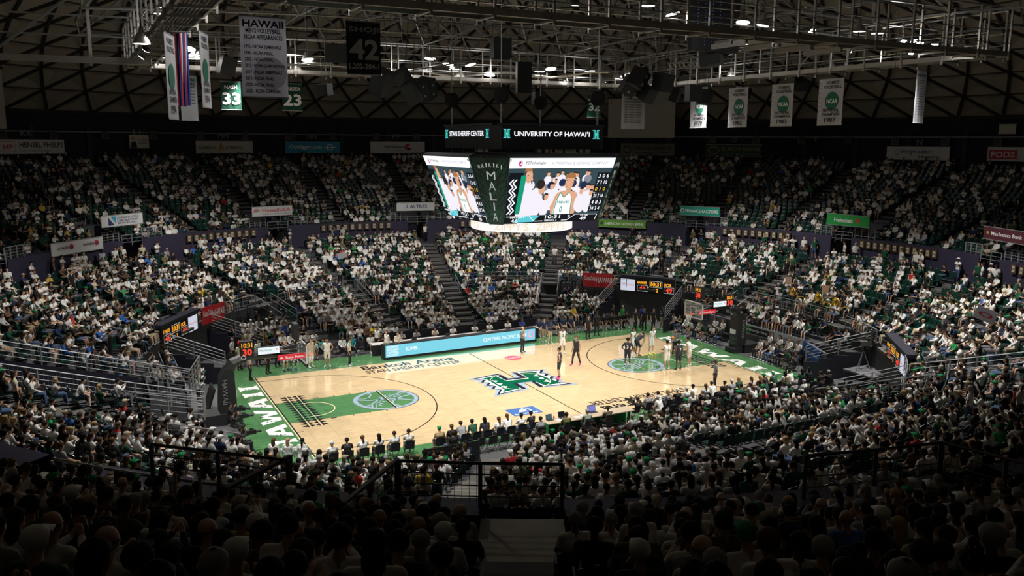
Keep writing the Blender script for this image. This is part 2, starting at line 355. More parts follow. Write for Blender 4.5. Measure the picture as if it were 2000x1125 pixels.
# ================================================================ SEATING BOWL
AIS_L = [9.5, 33, 55.5, 79.5, 102.5, 124, 147, 170, -165, -143, -121.5, -97.5, -74, -50.5, -33, -15]
POR_U = [-17, 7.5, 32, 56, 80.5, 104.5, 129, 152, 176, -160, -139, -117.6, -97, -66, -42]
TUN = [(33, 2.9, 17, 21.3), (147, 2.9, 17, 21.3), (-36, 3.9, 17, 21.3)]
def za(i): return .25+.24*i
def ra(i): return 14.0+.85*i
def ys(j): return 11.9+.85*j
def zb(i): return 2.6+.235*i
def rb(i): return 21.4+.85*i
DROP = [(-180, 0), (-172, 0), (-160, .72), (-132, .72), (-112, .15), (-75, .10), (-62, .3), (-48, 0), (180, 0)]
def drop(az):
    a = wrap(az)
    for (a0, d0), (a1, d1) in zip(DROP, DROP[1:]):
        if a0 <= a <= a1: return d0+(d1-d0)*(a-a0)/(a1-a0)
    return 0
def zbf(i, az): return zb(i)-drop(az)*(1-.045*i)
def zu(i): return 6.3+.29*i
def nearf(az):
    a = wrap(az)
    return min(1, max(0, (a+178)/16))*min(1, max(0, (-58-a)/20)) if a < 0 else 0
def zuf(i, az): f = nearf(az); return zu(i)*(1-f)+(5.5+.342*i)*f
def ru(i): return 32.3+.85*i
NA, NS, NB_, NU = 8, 10, 11, 20
def tun_ex(x, y, r, az):
    for a, hw, r0, r1 in TUN:
        d = wrap(az-a)
        if r0 < r < r1 and abs(d) < 60 and abs(r*math.sin(rad(d))) < hw: return True
    return -29.3 < x < -18.4 and -3.8 < y < .35
def low_ex(x, y, r, az):
    return True
    return tun_ex(x, y, r, az)
def str_ex(x, y, r, az):
    return r > 20.9 or tun_ex(x, y, r, az)
def up_ex(x, y, r, az):
    for a in POR_U:
        d = wrap(az-a)
        if abs(d) < 40 and r < 36.6 and abs(r*math.sin(rad(d))) < .95: return True
    return False
def stand(name, n, R, Z, ex, zdrop, rmin_az, m):
    root = sroot(name); step = 1.0; N = int(360/step)
    for i in range(n):
        mb = MB(); r0, r1 = R(i)-.06, R(i)+.80
        ok = [not ex(*(pol((r0+r1)/2, (k+.5)*step).xy), (r0+r1)/2, (k+.5)*step) for k in range(N)]
        for k in range(N):
            if not ok[k]: continue
            a0, a1 = k*step, (k+1)*step; zd = zdrop(i); z = Z(i, (k+.5)*step)
            A, B, C_, D = pol(r0, a0, z), pol(r0, a1, z), pol(r1, a1, z), pol(r1, a0, z)
            mb.poly([A, D, C_, B]); mb.poly([pol(r0, a0, zd), A, B, pol(r0, a1, zd)])
            if not ok[k-1]: mb.poly([A, pol(r0, a0, zd), pol(r1, a0, zd), D])
            if not ok[(k+1) % N]: mb.poly([B, C_, pol(r1, a1, zd), pol(r1, a1, zd), pol(r0, a1, zd)][:3]+[pol(r0, a1, zd)])
        mb.build('terrace_row', m, root)
    return root
XE = [(19.05, 1.50), (19.90, 1.74)]
root = sroot('lower_stand_ends')
for s in (1, -1):
    for x0, z in XE:
        mb = MB(); x0 -= .06; x1 = x0+.85
        for k in range(44):
            y0 = -11+.5*k; y1 = y0+.5; c = (s*(x0+.4), y0+.25)
            if math.hypot(*c) > 20.9 or tun_ex(*c, math.hypot(*c), math.degrees(math.atan2(c[1], c[0]))): continue
            mb.poly([V(s*x0, y0, z), V(s*x1, y0, z), V(s*x1, y1, z), V(s*x0, y1, z)]); mb.poly([V(s*x0, y0, 0), V(s*x0, y1, 0), V(s*x0, y1, z), V(s*x0, y0, z)])
            for yy in (y0, y1): mb.poly([V(s*x0, yy, 0), V(s*x1, yy, 0), V(s*x1, yy, z), V(s*x0, yy, z)])
        mb.build('terrace_row', M_conc, root)
root = sroot('lower_stand_straight')
for s in (1, -1):
    for j in range(NS):
        y0, z, mb = ys(j)-.06, za(j), MB(); y1 = y0+.85; n = 84
        ok = [not str_ex(-21+.5*k+.25, s*(y0+.4), math.hypot(-21+.5*k+.25, y0+.4), math.degrees(math.atan2(s*(y0+.4), -21+.5*k+.25))) for k in range(n)]
        for k in range(n):
            if not ok[k]: continue
            x0, x1 = -21+.5*k, -20.5+.5*k
            mb.poly([V(x0, s*y0, z), V(x1, s*y0, z), V(x1, s*y1, z), V(x0, s*y1, z)]); mb.poly([V(x0, s*y0, 0), V(x1, s*y0, 0), V(x1, s*y0, z), V(x0, s*y0, z)])
            if k == 0 or not ok[k-1]: mb.poly([V(x0, s*y0, 0), V(x0, s*y0, z), V(x0, s*y1, z), V(x0, s*y1, 0)])
            if k == n-1 or not ok[k+1]: mb.poly([V(x1, s*y0, 0), V(x1, s*y0, z), V(x1, s*y1, z), V(x1, s*y1, 0)])
        mb.build('terrace_row', M_conc, root)
stand('lower_stand_rear', NB_, rb, zbf, tun_ex, lambda i: (0 if i == 0 else zb(i)-1.4), 0, M_conc)
stand('upper_stand', NU, ru, zuf, up_ex, lambda i: zu(i)-1.5, 0, M_conc)
# concourse ring behind the lower bowl, tunnel linings
mb = MB()
for k in range(180):
    a0, a1 = k*2, k*2+2; rm = pol(31.5, a0+1)
    if not tun_ex(rm.x, rm.y, 29.0, a0+1): mb.poly([pol(30.6, a0, 4.98), pol(36.8, a0, 4.98), pol(36.8, a1, 4.98), pol(30.6, a1, 4.98)])
struct('floor_concourse', mb, M_conc)
mb = MB()
for y in (-3.8, .35): mb.plate(Fr((-29.3, y, 0), (1, 0, 0), (0, 0, 1)), 0, 8.2, 0, 2.6, -.1, .1); mb.add([V(-29.3, y, 2.5), V(-21.0, y, 2.5), V(-21.2, y, 2.75), V(-29.3, y, 4.95)], [(0, 1, 2, 3)])
mb.plate(Fr((-29.3, -3.8, 0), (0, 1, 0), (0, 0, 1)), 0, 4.15, 0, 4.9, -.1, .1)
struct('wall_left_vomitory', mb, M_navy)
for a, hw, r0, r1 in TUN:
    if not (-170 < a): continue
    F = Fr(pol(21.25, a), pol(1, a+90), (0, 0, 1)); mb = MB()
    R = pol(1, a); T = pol(1, a+90)
    for s in (-1, 1):
        for r_, z_ in [(17.2+.85*j, .25+.24*(j+3)+.05) for j in range(5)]+[(21.3, 2.2), (25.5, 2.2), (29.7, 2.2)]:
            L_ = .85 if r_ < 21 else 4.2
            mb.box(pol(r_+L_/2, a)+T*s*hw+V(0, 0, z_/2), (L_, .12, z_), Matrix.Rotation(rad(a), 3, 'Z'))
    mb.box(pol(33.8, a, 1.35), (.12, 2*hw, 2.7), Matrix.Rotation(rad(a), 3, 'Z'))
    mb.box(pol(27.6, a, 2.2), (12.5, 2*hw, .1), Matrix.Rotation(rad(a), 3, 'Z'))
    struct('wall_tunnel', mb, M_navy)
# end walls beside the court
GREYWALL = mat('grey_end_wall', (.13, .13, .145), .7)
struct('wall_right_end', MB().box((18.85, 4.9, .8), (.15, 3.0, 1.6)).box((18.85, -1.4, .8), (.15, 6.4, 1.6)).box((18.2, -6.0, .75), (.15, 3.2, 1.5), Matrix.Rotation(rad(-25), 3, 'Z')), GREYWALL)
struct('wall_left_end', MB().box((-18.85, 4.6, .8), (.15, 8.2, 1.6)).box((-18.85, -7.5, .8), (.15, 7.0, 1.6)), GREYWALL)
# balcony wall of the upper stand: one panel per stretch between portals
pw = sorted(POR_U); root = sroot('wall_balcony')
for i, a in enumerate(pw):
    b = pw[(i+1) % len(pw)]; b = b+360 if b < a else b
    n = max(2, int((b-a-3.4)/3)); mb = MB()
    for k in range(n):
        t0 = a+1.7+(b-a-3.4)*k/n; t1 = a+1.7+(b-a-3.4)*(k+1)/n; tm = wrap((t0+t1)/2)
        top = 6.2 if -150 < tm < -80 else 7.0
        for r in (31.4, 31.9):
            mb.poly([pol(r, t0, 4.9), pol(r, t1, 4.9), pol(r, t1, top), pol(r, t0, top)])
        mb.poly([pol(31.4, t0, top), pol(31.4, t1, top), pol(32.3, t1, top), pol(32.3, t0, top)])
    mb.build('wall_panel', M_plum, root)
for a in POR_U:      # portal cheeks, floor and back with a dim doorway
    R = Matrix.Rotation(rad(a), 3, 'Z'); T = pol(1, a+90); mb = MB()
    near = -150 < a < -80
    for s in (-1, 1):
        for k in range(6):
            z1 = zuf(k, a)+.02; mb.box(pol(31.9+.8*k, a)+T*s*1.0+V(0, 0, (4.9+z1+.0)/2), (.9, .1, z1-4.9), R)
    h = 2.9 if not near else zuf(5, a)-4.98+.1
    mb.box(pol(36.7, a, 4.98+h/2), (.12, 2.0, h), R)
    struct('wall_portal', mb, M_plum)
    if near: struct('floor_portal', MB().box(pol(34.2, a, 5.75), (5.2, 1.9, .12), R), mat('worn_concrete_walkway', (.30, .28, .24), .8, noise=.5, nscale=2.2))
# stairs
root = None
STEP = MB().box((0, 0, 0), (.40, 1.4, .16)).build('step', [M_step, M_nose]); STEP.data.materials.clear(); STEP.data.materials.append(M_step)
EDGE = MB().box((-.19, 0, .083), (.05, 1.4, .012)).build('nosing', M_nose, STEP)
STEPD, EDGED = STEP.data, EDGE.data
bpy.data.objects.remove(EDGE); bpy.data.objects.remove(STEP)
def stairs(a, lst, edge):
    rt = sroot('aisle_stairs'); got = False
    for r, z in lst:
        p = pol(r, a, z)
        if not inview(p, 0): continue
        o = bpy.data.objects.new('step', STEPD); COL.objects.link(o); o.parent = rt; o.location = p; o.rotation_euler = (0, 0, rad(a)); got = True
        if edge:
            e = bpy.data.objects.new('nosing', EDGED); COL.objects.link(e); e.parent = o
    if not got: bpy.data.objects.remove(rt)
for a in AIS_L:
    lst = []
    for i in range(NA):
        p = pol(ra(i), a)
        if not low_ex(p.x, p.y, ra(i), a): lst.append((ra(i)-.26, za(i)-.08 if i else .09))
    for j in range(NS):
        if abs(math.sin(rad(a))) > .5:
            r = ys(j)/abs(math.sin(rad(a))); p = pol(r, a)
            if not str_ex(p.x, p.y, r, a): lst.append((r-.28, za(j)-.08 if j else .09))
    for i in range(NB_):
        p = pol(rb(i), a)
        if not tun_ex(p.x, p.y, rb(i), a): lst.append((rb(i)-.26, zbf(i, a)-.08))
    stairs(a, lst, True)
AIS_U = [a for a in POR_U]+[a+12 for a in (-17, 7.5, 32, 56, 80.5, 104.5, 129, 152)]+[-128.5, -107.5, -88]
for a in AIS_U:
    lst = []
    for i in range(NU):
        p = pol(ru(i), a)
        if not up_ex(p.x, p.y, ru(i), a): lst.append((ru(i)-.26, zuf(i, a)-.08))
    stairs(a, lst, False)
# ================================================================ BACK WALL AND DOME
mb = MB()
for k in range(120):
    a0, a1 = k*3, k*3+3
    mb.poly([pol(50, a1, 5), pol(50, a0, 5), pol(50, a0, 17.2), pol(50, a1, 17.2)])
struct('wall_back', mb, mat('dark_back_wall', (.010, .011, .019), .85, noise=.4, nscale=.6))
root = sroot('wall_back_piers')
for k in range(60):
    a = k*6+2
    if inview(pol(49.7, a, 14), 20): MB().box(pol(49.85, a, 13.6), (.22, .5, 3.8), Matrix.Rotation(rad(a), 3, 'Z')).build('wall_pier', mat('pier_paint', (.022, .024, .034), .8), root)
mb = MB().tube([pol(49.4, a, 15.02) for a in range(-60, 190, 2)], .07, 6); 
tag(mb.build('wall_rail', M_steelp), 'long grey pipe rail running round the dark back wall above the advertising banners', 'rail')
ZC, RS = -66.0, 96.76
def dome(r): return ZC+math.sqrt(RS*RS-r*r)
RR = [50, 47.0, 44.1, 41.2, 38.3, 35.3, 32.3, 29.2, 26.0, 22.6]
NP_ = 78
M_panel = mat('dome_panel', (.30, .265, .225), .9, noise=.22, nscale=.5)
M_rib = mat('dome_rib', (.022, .021, .020), .7)
def node(i, k): return pol(RR[i], (k+.5*(i % 2))*360/NP_, dome(RR[i]))
ceil = sroot('ceiling')
mb = MB()
for i in range(0, 41):
    r1, r2 = 51-i*51/41, 51-(i+1)*51/41
    for k in range(72): mb.poly([pol(r1, k*5, dome(r1)+.35), pol(max(r2, .01), k*5, dome(max(r2, .01))+.35), pol(max(r2, .01), k*5+5, dome(max(r2, .01))+.35), pol(r1, k*5+5, dome(r1)+.35)])
mb.build('dome_shell', M_panel, ceil)
cand = []
for i in range(len(RR)-1):
    for k in range(NP_):
        o_ = i % 2
        for tri in ((node(i, k), node(i, k+1), node(i+1, k+1 if o_ else k)), (node(i+1, k), node(i+1, k+1), node(i, k+1 if not o_ else k))):
            if not o_ and tri[2] == node(i, k+1): pass
            c = (tri[0]+tri[1]+tri[2])/3
            u, v, w = proj(c)
            if w > 5 and -40 < u < 2040 and -20 < v < 300: cand.append((w, tri, c))
cand.sort(key=lambda t: t[0]); rest = MB()
for j, (w, tri, c) in enumerate(cand):
    P = [c+(p-c)*.955 for p in tri]; mbp = MB()
    mid = c+V(0, 0, .22)+(-c.normalized())*0
    mbp.add(P+[mid], [(0, 1, 3), (1, 2, 3), (2, 0, 3)])
    if j < 290: mbp.build('ceiling_panel', M_panel, ceil)
    else: rest.add(mbp.v, mbp.f)
if rest.v: rest.build('ceiling_panels_far', M_panel, ceil)['kind'] = 'stuff'
segs = []
for i in range(len(RR)):
    for k in range(NP_):
        p = node(i, k); nb = [node(i, k+1)]
        if i < len(RR)-1: nb += [node(i+1, k), node(i+1, k-1 if i % 2 == 0 else k+1)]
        for j, q_ in enumerate(nb):
            u, v, w = proj((p+q_)/2)
            if w > 5 and -60 < u < 2060 and -40 < v < 300: segs.append((w, p, q_, j))
segs.sort(key=lambda t: t[0]); rest = MB()
for n_, (w, p, q_, j) in enumerate(segs):
    m1 = MB().bar(p, q_, .19 if j else .09, .38 if j else .2)
    if n_ < 290: m1.build('rib', M_rib, ceil)
    else: rest.add(m1.v, m1.f)
if rest.v: rest.build('ribs_far', M_rib, ceil)['kind'] = 'stuff'
struct('trim_dome_ring', MB().tube([pol(49.7, a, 16.75) for a in range(-80, 200, 2)], .16, 6), M_rib)
# ================================================================ PEOPLE: one continuous skin grown over a posed set of tapered limbs
def mirror(p): return (-p[0], p[1], p[2])
def skeleton(pose, lean=0.0, arms='lap', sleeve='tee', legs='long', bulk=1.0, armsR=None, head=(0, 0)):
    """Joints in metres, facing +Y, origin on the floor (standing) or on the floor below the seat (seated)."""
    J = {}
    if pose == 'sit':
        J.update(pel=(0, -.06, .55), che=(0, -.13+lean, .88), nek=(0, -.12+lean*1.25, 1.04), hea=(0, -.08+lean*1.35, 1.20-abs(lean)*.12))
        J['hip'] = (.09, -.04, .53); J['kne'] = (.13, .38, .53); J['ank'] = (.13, .40, .10); J['toe'] = (.14, .54, .04)
    elif pose == 'bend':
        J.update(pel=(0, -.14, .93), che=(0, .16, 1.16), nek=(0, .30, 1.26), hea=(0, .43, 1.31))
        J['hip'] = (.10, -.14, .90); J['kne'] = (.15, .03, .50); J['ank'] = (.16, -.08, .10); J['toe'] = (.19, .08, .04)
    else:
        J.update(pel=(0, 0, .96), che=(0, -.01+lean*.5, 1.30), nek=(0, .0+lean*.8, 1.46), hea=(0, .03+lean, 1.63))
        J['hip'] = (.09, 0, .92); J['kne'] = (.12, .03, .50); J['ank'] = (.14, -.02, .10); J['toe'] = (.17, .13, .04)
        if pose == 'step': pass
    cy, cz = J['che'][1], J['che'][2]; sy, sz = J['nek'][1]-.005, J['nek'][2]-.06
    J['sho'] = (.185, sy, sz)
    def arm(kind):
        if kind == 'lap': return (.25, cy+.04, cz-.10), (.10, cy+.33, cz-.25), (.04, cy+.40, cz-.27)
        if kind == 'thighs': return (.25, cy+.05, cz-.10), (.16, cy+.34, cz-.24), (.14, cy+.43, cz-.27)
        if kind == 'crossed': return (.25, cy+.08, cz-.08), (.02, cy+.24, cz-.02), (-.08, cy+.23, cz)
        if kind == 'clap': return (.24, cy+.12, cz-.08), (.05, cy+.34, cz+.08), (.01, cy+.38, cz+.16)
        if kind == 'chin': return (.20, cy+.22, cz-.12), (.06, cy+.24, cz+.12), (.03, cy+.20, cz+.2)
        if kind == 'up': return (.27, cy+.02, cz+.36), (.26, cy+.03, cz+.62), (.26, cy+.03, cz+.72)
        if kind == 'phone': return (.22, cy+.14, cz-.10), (.07, cy+.34, cz-.02), (.04, cy+.37, cz+.05)
        if kind == 'hips': return (.34, cy-.07, cz-.13), (.19, cy+.02, cz-.30), (.14, cy+.07, cz-.33)
        if kind == 'knees': return (.24, cy+.10, cz-.25), (.19, J['kne'][1]+.06, J['kne'][2]+.16), (.16, J['kne'][1]+.10, J['kne'][2]+.07)
        if kind == 'hold': return (.25, cy+.05, cz-.16), (.20, cy+.30, cz-.12), (.17, cy+.38, cz-.10)
        if kind == 'out': return (.36, cy+.12, cz-.05), (.45, cy+.34, cz+.0), (.47, cy+.42, cz+.02)
        if kind == 'cam': return (.26, cy+.16, cz+.04), (.13, cy+.26, cz+.26), (.10, cy+.30, cz+.33)
        return (.25, cy-.02, cz-.17), (.27, cy+.05, cz-.42), (.265, cy+.09, cz-.50)
    return J, arm(arms), arm(armsR or arms)
def prims(pose, lean=0.0, arms='lap', sleeve='tee', legs='long', bulk=1.0, armsR=None, fem=False, cross=False):
    J, aL, aR = skeleton(pose, lean, arms, sleeve, legs, bulk, armsR); P = []
    def c(a, b, r0, r1, g): P.append((Vector(a), Vector(b), r0*1.0, r1*1.0, g))
    pel, che, nek, hea = [Vector(J[k]) for k in ('pel', 'che', 'nek', 'hea')]; B = bulk
    for s in (-1, 1):
        o = Vector((s*.075*B, 0, 0)); w = pel.lerp(che, .45)
        c(pel+o*.9+V(0, 0, .02), w+o*.85, .108*B, .098*B, 0); c(w+o*.85, che+o*1.05, .098*B, .112*B, 0)
        c(che+o*1.05, Vector((s*.12, nek.y, nek.z-.09)), .112*B, .075, 0)
        c((s*.05, nek.y-.005, nek.z-.06), (s*J['sho'][0], J['sho'][1], J['sho'][2]), .062, .062, 0 if sleeve != 'tank' else (0 if False else 0))
        hip = Vector((s*J['hip'][0], J['hip'][1], J['hip'][2])); kn = Vector((s*J['kne'][0], *J['kne'][1:])); an = Vector((s*J['ank'][0], *J['ank'][1:])); to = Vector((s*J['toe'][0], *J['toe'][1:]))
        if pose == 'stride':
            d = .20*s; an += V(0, d, 0); to += V(0, d, 0); kn += V(0, d*.6, 0)
        if cross and s > 0: kn += V(-.04, .02, .08); an = kn+V(-.26, .10, -.26); to = an+V(-.10, .10, .02)
        c(hip, hip.lerp(kn, .15), .108*B, .10*B, 2)
        m = .78 if legs == 'shorts' else 1.0
        km = hip.lerp(kn, m); r_k = .064
        c(hip.lerp(kn, .1), km, .10*B, .078 if legs == 'shorts' else r_k, 2)
        if legs == 'shorts': c(km, kn, .064, .056, 1); c(kn, kn.lerp(an, .4), .054, .054, 1); c(kn.lerp(an, .4), kn.lerp(an, .75), .054, .040, 1); c(kn.lerp(an, .75), an, .040, .036, 4)
        else: c(kn, an, .062, .05, 2)
        c(an+V(0, 0, -.03), to, .045, .038, 3)
        el, wr, ha = aL if s < 0 else aR
        el = Vector((s*el[0], *el[1:])); wr = Vector((s*wr[0], *wr[1:])); ha = Vector((s*ha[0], *ha[1:])); sh = Vector((s*J['sho'][0], *J['sho'][1:]))
        if sleeve == 'tank': c(sh+V(s*.012, 0, 0), el, .052, .040, 1)
        elif sleeve == 'tee': c(sh, sh.lerp(el, .62), .062, .056, 0); c(sh.lerp(el, .62), el, .043, .040, 1)
        else: c(sh, el, .060, .050, 0)
        if sleeve == 'long': c(el, el.lerp(wr, .9), .048, .040, 0)
        c(el, wr, .040, .028, 1); c(wr, ha, .032, .030, 1)
    c(nek+V(0, 0, -.05), hea+V(0, -.01, -.08), .056, .052, 1)
    c(hea+V(0, -.012, .035), hea+V(0, .012, -.01), .094, .082, 1); c(hea+V(0, .03, -.04), hea+V(0, .045, -.075), .062, .040, 1)
    c(hea+V(0, .095, -.005), hea+V(0, .108, -.035), .013, .017, 1)
    for s in (-1, 1): c(hea+V(s*.088, -.005, .0), hea+V(s*.090, -.005, -.035), .018, .014, 1)
    return P, hea, (aL, aR)
def capsule(vs, fs, a, b, ra, rb, n=9):
    t = (b-a); L = max(t.length, 1e-5); t = t/L if L > 1e-4 else Vector((0, 0, 1))
    x = t.orthogonal().normalized(); y = t.cross(x); k = len(vs); rings = []
    for ang in (-60, -25, 0): rings.append((a+t*(ra*math.sin(rad(ang))), ra*math.cos(rad(ang))))
    for ang in (0, 25, 60): rings.append((b+t*(rb*math.sin(rad(ang))), rb*math.cos(rad(ang))))
    vs.append(a-t*ra)
    for c_, r in rings:
        for j in range(n): vs.append(c_+(x*math.cos(2*math.pi*j/n)+y*math.sin(2*math.pi*j/n))*r)
    vs.append(b+t*rb); e = len(vs)-1
    for j in range(n):
        j2 = (j+1) % n; fs.append((k, k+1+j2, k+1+j)); fs.append((e, k+1+5*n+j, k+1+5*n+j2))
        for i in range(5): fs.append((k+1+i*n+j, k+1+i*n+j2, k+1+(i+1)*n+j2, k+1+(i+1)*n+j))
def grow(P, voxel, ratio=None, smooth=2, hero=None):
    """Voxel-remesh the limbs into one skin; give every face the region of its nearest limb. Returns (verts, faces, region)."""
    vs, fs = [], []
    for a, b, r0, r1, g in P: capsule(vs, fs, a, b, r0, r1)
    me = bpy.data.meshes.new('g'); me.from_pydata([tuple(v) for v in vs], [], fs)
    ob = bpy.data.objects.new('g', me); COL.objects.link(ob)
    m = ob.modifiers.new('r', 'REMESH'); m.mode = 'VOXEL'; m.voxel_size = voxel
    if smooth: sm = ob.modifiers.new('s', 'SMOOTH'); sm.iterations = smooth; sm.factor = .4
    if ratio: d = ob.modifiers.new('d', 'DECIMATE'); d.ratio = ratio
    dg = bpy.context.evaluated_depsgraph_get(); out = bpy.data.meshes.new_from_object(ob.evaluated_get(dg))
    n = len(out.vertices); co = np.zeros(n*3, dtype=np.float32); out.vertices.foreach_get('co', co); co = co.reshape(-1, 3)
    F = [tuple(p.vertices) for p in out.polygons]
    bpy.data.objects.remove(ob); bpy.data.meshes.remove(me); bpy.data.meshes.remove(out)
    cen = np.array([co[list(f)].mean(0) for f in F]); best = np.full(len(F), 9.); reg = np.zeros(len(F), int)
    for a, b, r0, r1, g in P:
        A, Bv = np.array(a), np.array(b); d = Bv-A; dd = max(d@d, 1e-9)
        t = np.clip(((cen-A)@d)/dd, 0, 1); dist = np.linalg.norm(cen-(A+t[:, None]*d), axis=1)-(r0+(r1-r0)*t)
        k = dist < best; best[k] = dist[k]; reg[k] = g
    return co, F, reg
def hair_geo(kind, low=False):
    """Hair or cap in head space (centre of the skull), facing +Y."""
    vs, fs, rg = [], [], []; n, m = (8, 5) if low else (16, 9)
    def shell(rx, ry, rz, cut, oz=0.03, oy=-.012, col=5):
        k = len(vs); idx = {}
        for i in range(m+1):
            th = math.pi*i/m*.72
            for j in range(n):
                ph = 2*math.pi*j/n; x, y, z = math.sin(th)*math.cos(ph), math.sin(th)*math.sin(ph), math.cos(th)
                zz = z*rz
                if y > .15 and zz < cut: zz = cut+(zz-cut)*.1; y = min(y, 1)*.99
                jit = 1+.035*math.sin(7*ph+3*i) if kind in ('curly', 'long') else 1
                vs.append(Vector((x*rx*jit, y*ry*jit+oy, zz+oz)))
        for i in range(m):
            for j in range(n): fs.append((k+i*n+j, k+i*n+(j+1) % n, k+(i+1)*n+(j+1) % n, k+(i+1)*n+j)); rg.append(col)
    if kind == 'cap':
        shell(.104, .112, .095, .02); k = len(vs)
        for a, b in ((-.085, .07), (-.05, .165), (.05, .165), (.085, .07)): vs.append(V(a, b, .055)); vs.append(V(a, b, .042))
        fs.extend([(k, k+2, k+4, k+6), (k+1, k+7, k+5, k+3), (k+2, k+3, k+5, k+4), (k, k+1, k+3, k+2), (k+4, k+5, k+7, k+6)]); rg.extend([5]*5)
    elif kind == 'bald': shell(.097, .101, .03, -.05, .012)
    elif kind == 'curly': shell(.113, .119, .112, .033)
    else: shell(.0995, .106, .098, .033)
    if kind in ('long', 'pony'):
        w = .085 if kind == 'long' else .04; L = .34
        c0 = V(0, -.065, .02); k = len(vs); prof = [(w*.9, .05, 0), (w*1.1, .055, -.10), (w*1.05, .045, -.22), (w*.6, .03, -L)]
        q = 6 if low else 8
        for a, b, z in prof:
            for j in range(q):
                ph = 2*math.pi*j/q; vs.append(c0+V(a*math.cos(ph), b*math.sin(ph)-.02-(0 if kind == 'long' else .03), z))
        for i in range(3):
            for j in range(q): fs.append((k+i*q+j, k+(i+1)*q+j, k+(i+1)*q+(j+1) % q, k+i*q+(j+1) % q)); rg.append(5)
        fs.append(tuple(k+3*q+j for j in range(q))); rg.append(5)
    if kind == 'bun': capsule(vs, fs, V(0, -.11, .06), V(0, -.125, .075), .035, .03, 6); rg.extend([5]*(len(fs)-len(rg)))
    return vs, fs, rg
M_shirt = objcol_mat('spectator_shirt'); M_hair = objcol_mat('spectator_hair')
SKINS = [mat('skin_%s' % n, c, .55) for n, c in (('tan', (.42, .24, .15)), ('light', (.58, .37, .26)), ('brown', (.24, .125, .075)), ('deep', (.10, .055, .035)))]
PANTS = [mat('trousers_%s' % n, c, .9) for n, c in (('black', (.014, .014, .017)), ('denim', (.05, .085, .16)), ('khaki', (.33, .27, .18)), ('grey', (.10, .10, .11)))]
M_shoe = mat('white_shoe', (.62, .62, .62), .6); M_shoeb = mat('black_shoe', (.02, .02, .02), .6)
SHIRTS = [('white', (.76, .75, .72), 46), ('pale grey', (.42, .42, .42), 8), ('black', (.016, .016, .018), 20), ('dark green', (.01, .075, .04), 6), ('navy', (.015, .03, .08), 5), ('cream', (.62, .56, .42), 5),
          ('brown', (.12, .07, .04), 3), ('blue', (.03, .12, .42), 1.2), ('red', (.45, .03, .03), .6), ('bright green', (.02, .30, .09), .6), ('olive', (.10, .11, .05), 2), ('yellow', (.60, .42, .05), .5)]
HAIRC = [('black', (.010, .008, .007), 52), ('dark brown', (.035, .02, .012), 22), ('brown', (.10, .055, .025), 8), ('grey', (.30, .29, .28), 9), ('fair', (.36, .24, .11), 4)]
CAPC = [('white', (.70, .70, .68), 5), ('green', (.01, .22, .07), 3), ('black', (.015, .015, .015), 3), ('beige', (.45, .38, .26), 2)]
def pick(L): return RND.choices(L, [x[-1] for x in L])[0]
LIB = {}
def body_mesh(key, voxel=.022, fine=False, ratio=None, **kw):
    P, hea, arms = prims(**kw); co, F, reg = grow(P, voxel, ratio)
    me = bpy.data.meshes.new('body'); vs = [tuple(map(float, c)) for c in co]; fs = list(F); rg = list(map(int, reg))
    if fine:      # fingers, eyes and mouth on top of the skin
        for s, (el, wr, ha) in ((-1, arms[0]), (1, arms[1])):
            w = Vector((s*wr[0], *wr[1:])); h = Vector((s*ha[0], *ha[1:])); d = (h-w).normalized(); x = d.cross(V(0, 1, .3)).normalized() if abs(d.y) < .9 else d.cross(V(0, 0, 1)).normalized()
            dn = x.cross(d)
            for q in range(4):
                v2, f2 = [], []; b = h+x*(-.024+.016*q)+d*.008; L = (.055, .066, .062, .048)[q]; mid = b+d*L*.55
                capsule(v2, f2, b, mid, .0085, .008, 6); capsule(v2, f2, mid, mid+d*L*.4+dn*.016, .008, .007, 6)
                k = len(vs); vs += [tuple(p) for p in v2]; fs += [tuple(i+k for i in f) for f in f2]; rg += [1]*len(f2)
            v2, f2 = [], []; b = w.lerp(h, .5)+x*(-.03*s); capsule(v2, f2, b, b+d*.045-x*.022*s, .0105, .009, 6)
            k = len(vs); vs += [tuple(p) for p in v2]; fs += [tuple(i+k for i in f) for f in f2]; rg += [1]*len(f2)
        for s in (-1, 1):
            v2, f2 = [], []; capsule(v2, f2, hea+V(s*.032-.006, .083, .012), hea+V(s*.032+.006, .083, .012), .009, .009, 6)
            k = len(vs); vs += [tuple(p) for p in v2]; fs += [tuple(i+k for i in f) for f in f2]; rg += [5]*len(f2)
        v2, f2 = [], []; capsule(v2, f2, hea+V(-.02, .092, -.065), hea+V(.02, .092, -.065), .006, .006, 6)
        k = len(vs); vs += [tuple(p) for p in v2]; fs += [tuple(i+k for i in f) for f in f2]; rg += [6]*len(f2)
    me.from_pydata(vs, [], fs); me.polygons.foreach_set('material_index', rg); me.polygons.foreach_set('use_smooth', [True]*len(fs))
    return me, hea
def hair_mesh(kind):
    k = 'hair_'+kind
    if k not in LIB:
        v, f, _ = hair_geo(kind); me = bpy.data.meshes.new('hair'); me.from_pydata([tuple(p) for p in v], [], f); me.polygons.foreach_set('use_smooth', [True]*len(f)); me.materials.append(M_hair); LIB[k] = me
    return LIB[k]
M_eye = mat('eye_dark', (.02, .015, .01), .4); M_lip = mat('lip', (.30, .10, .08), .5)
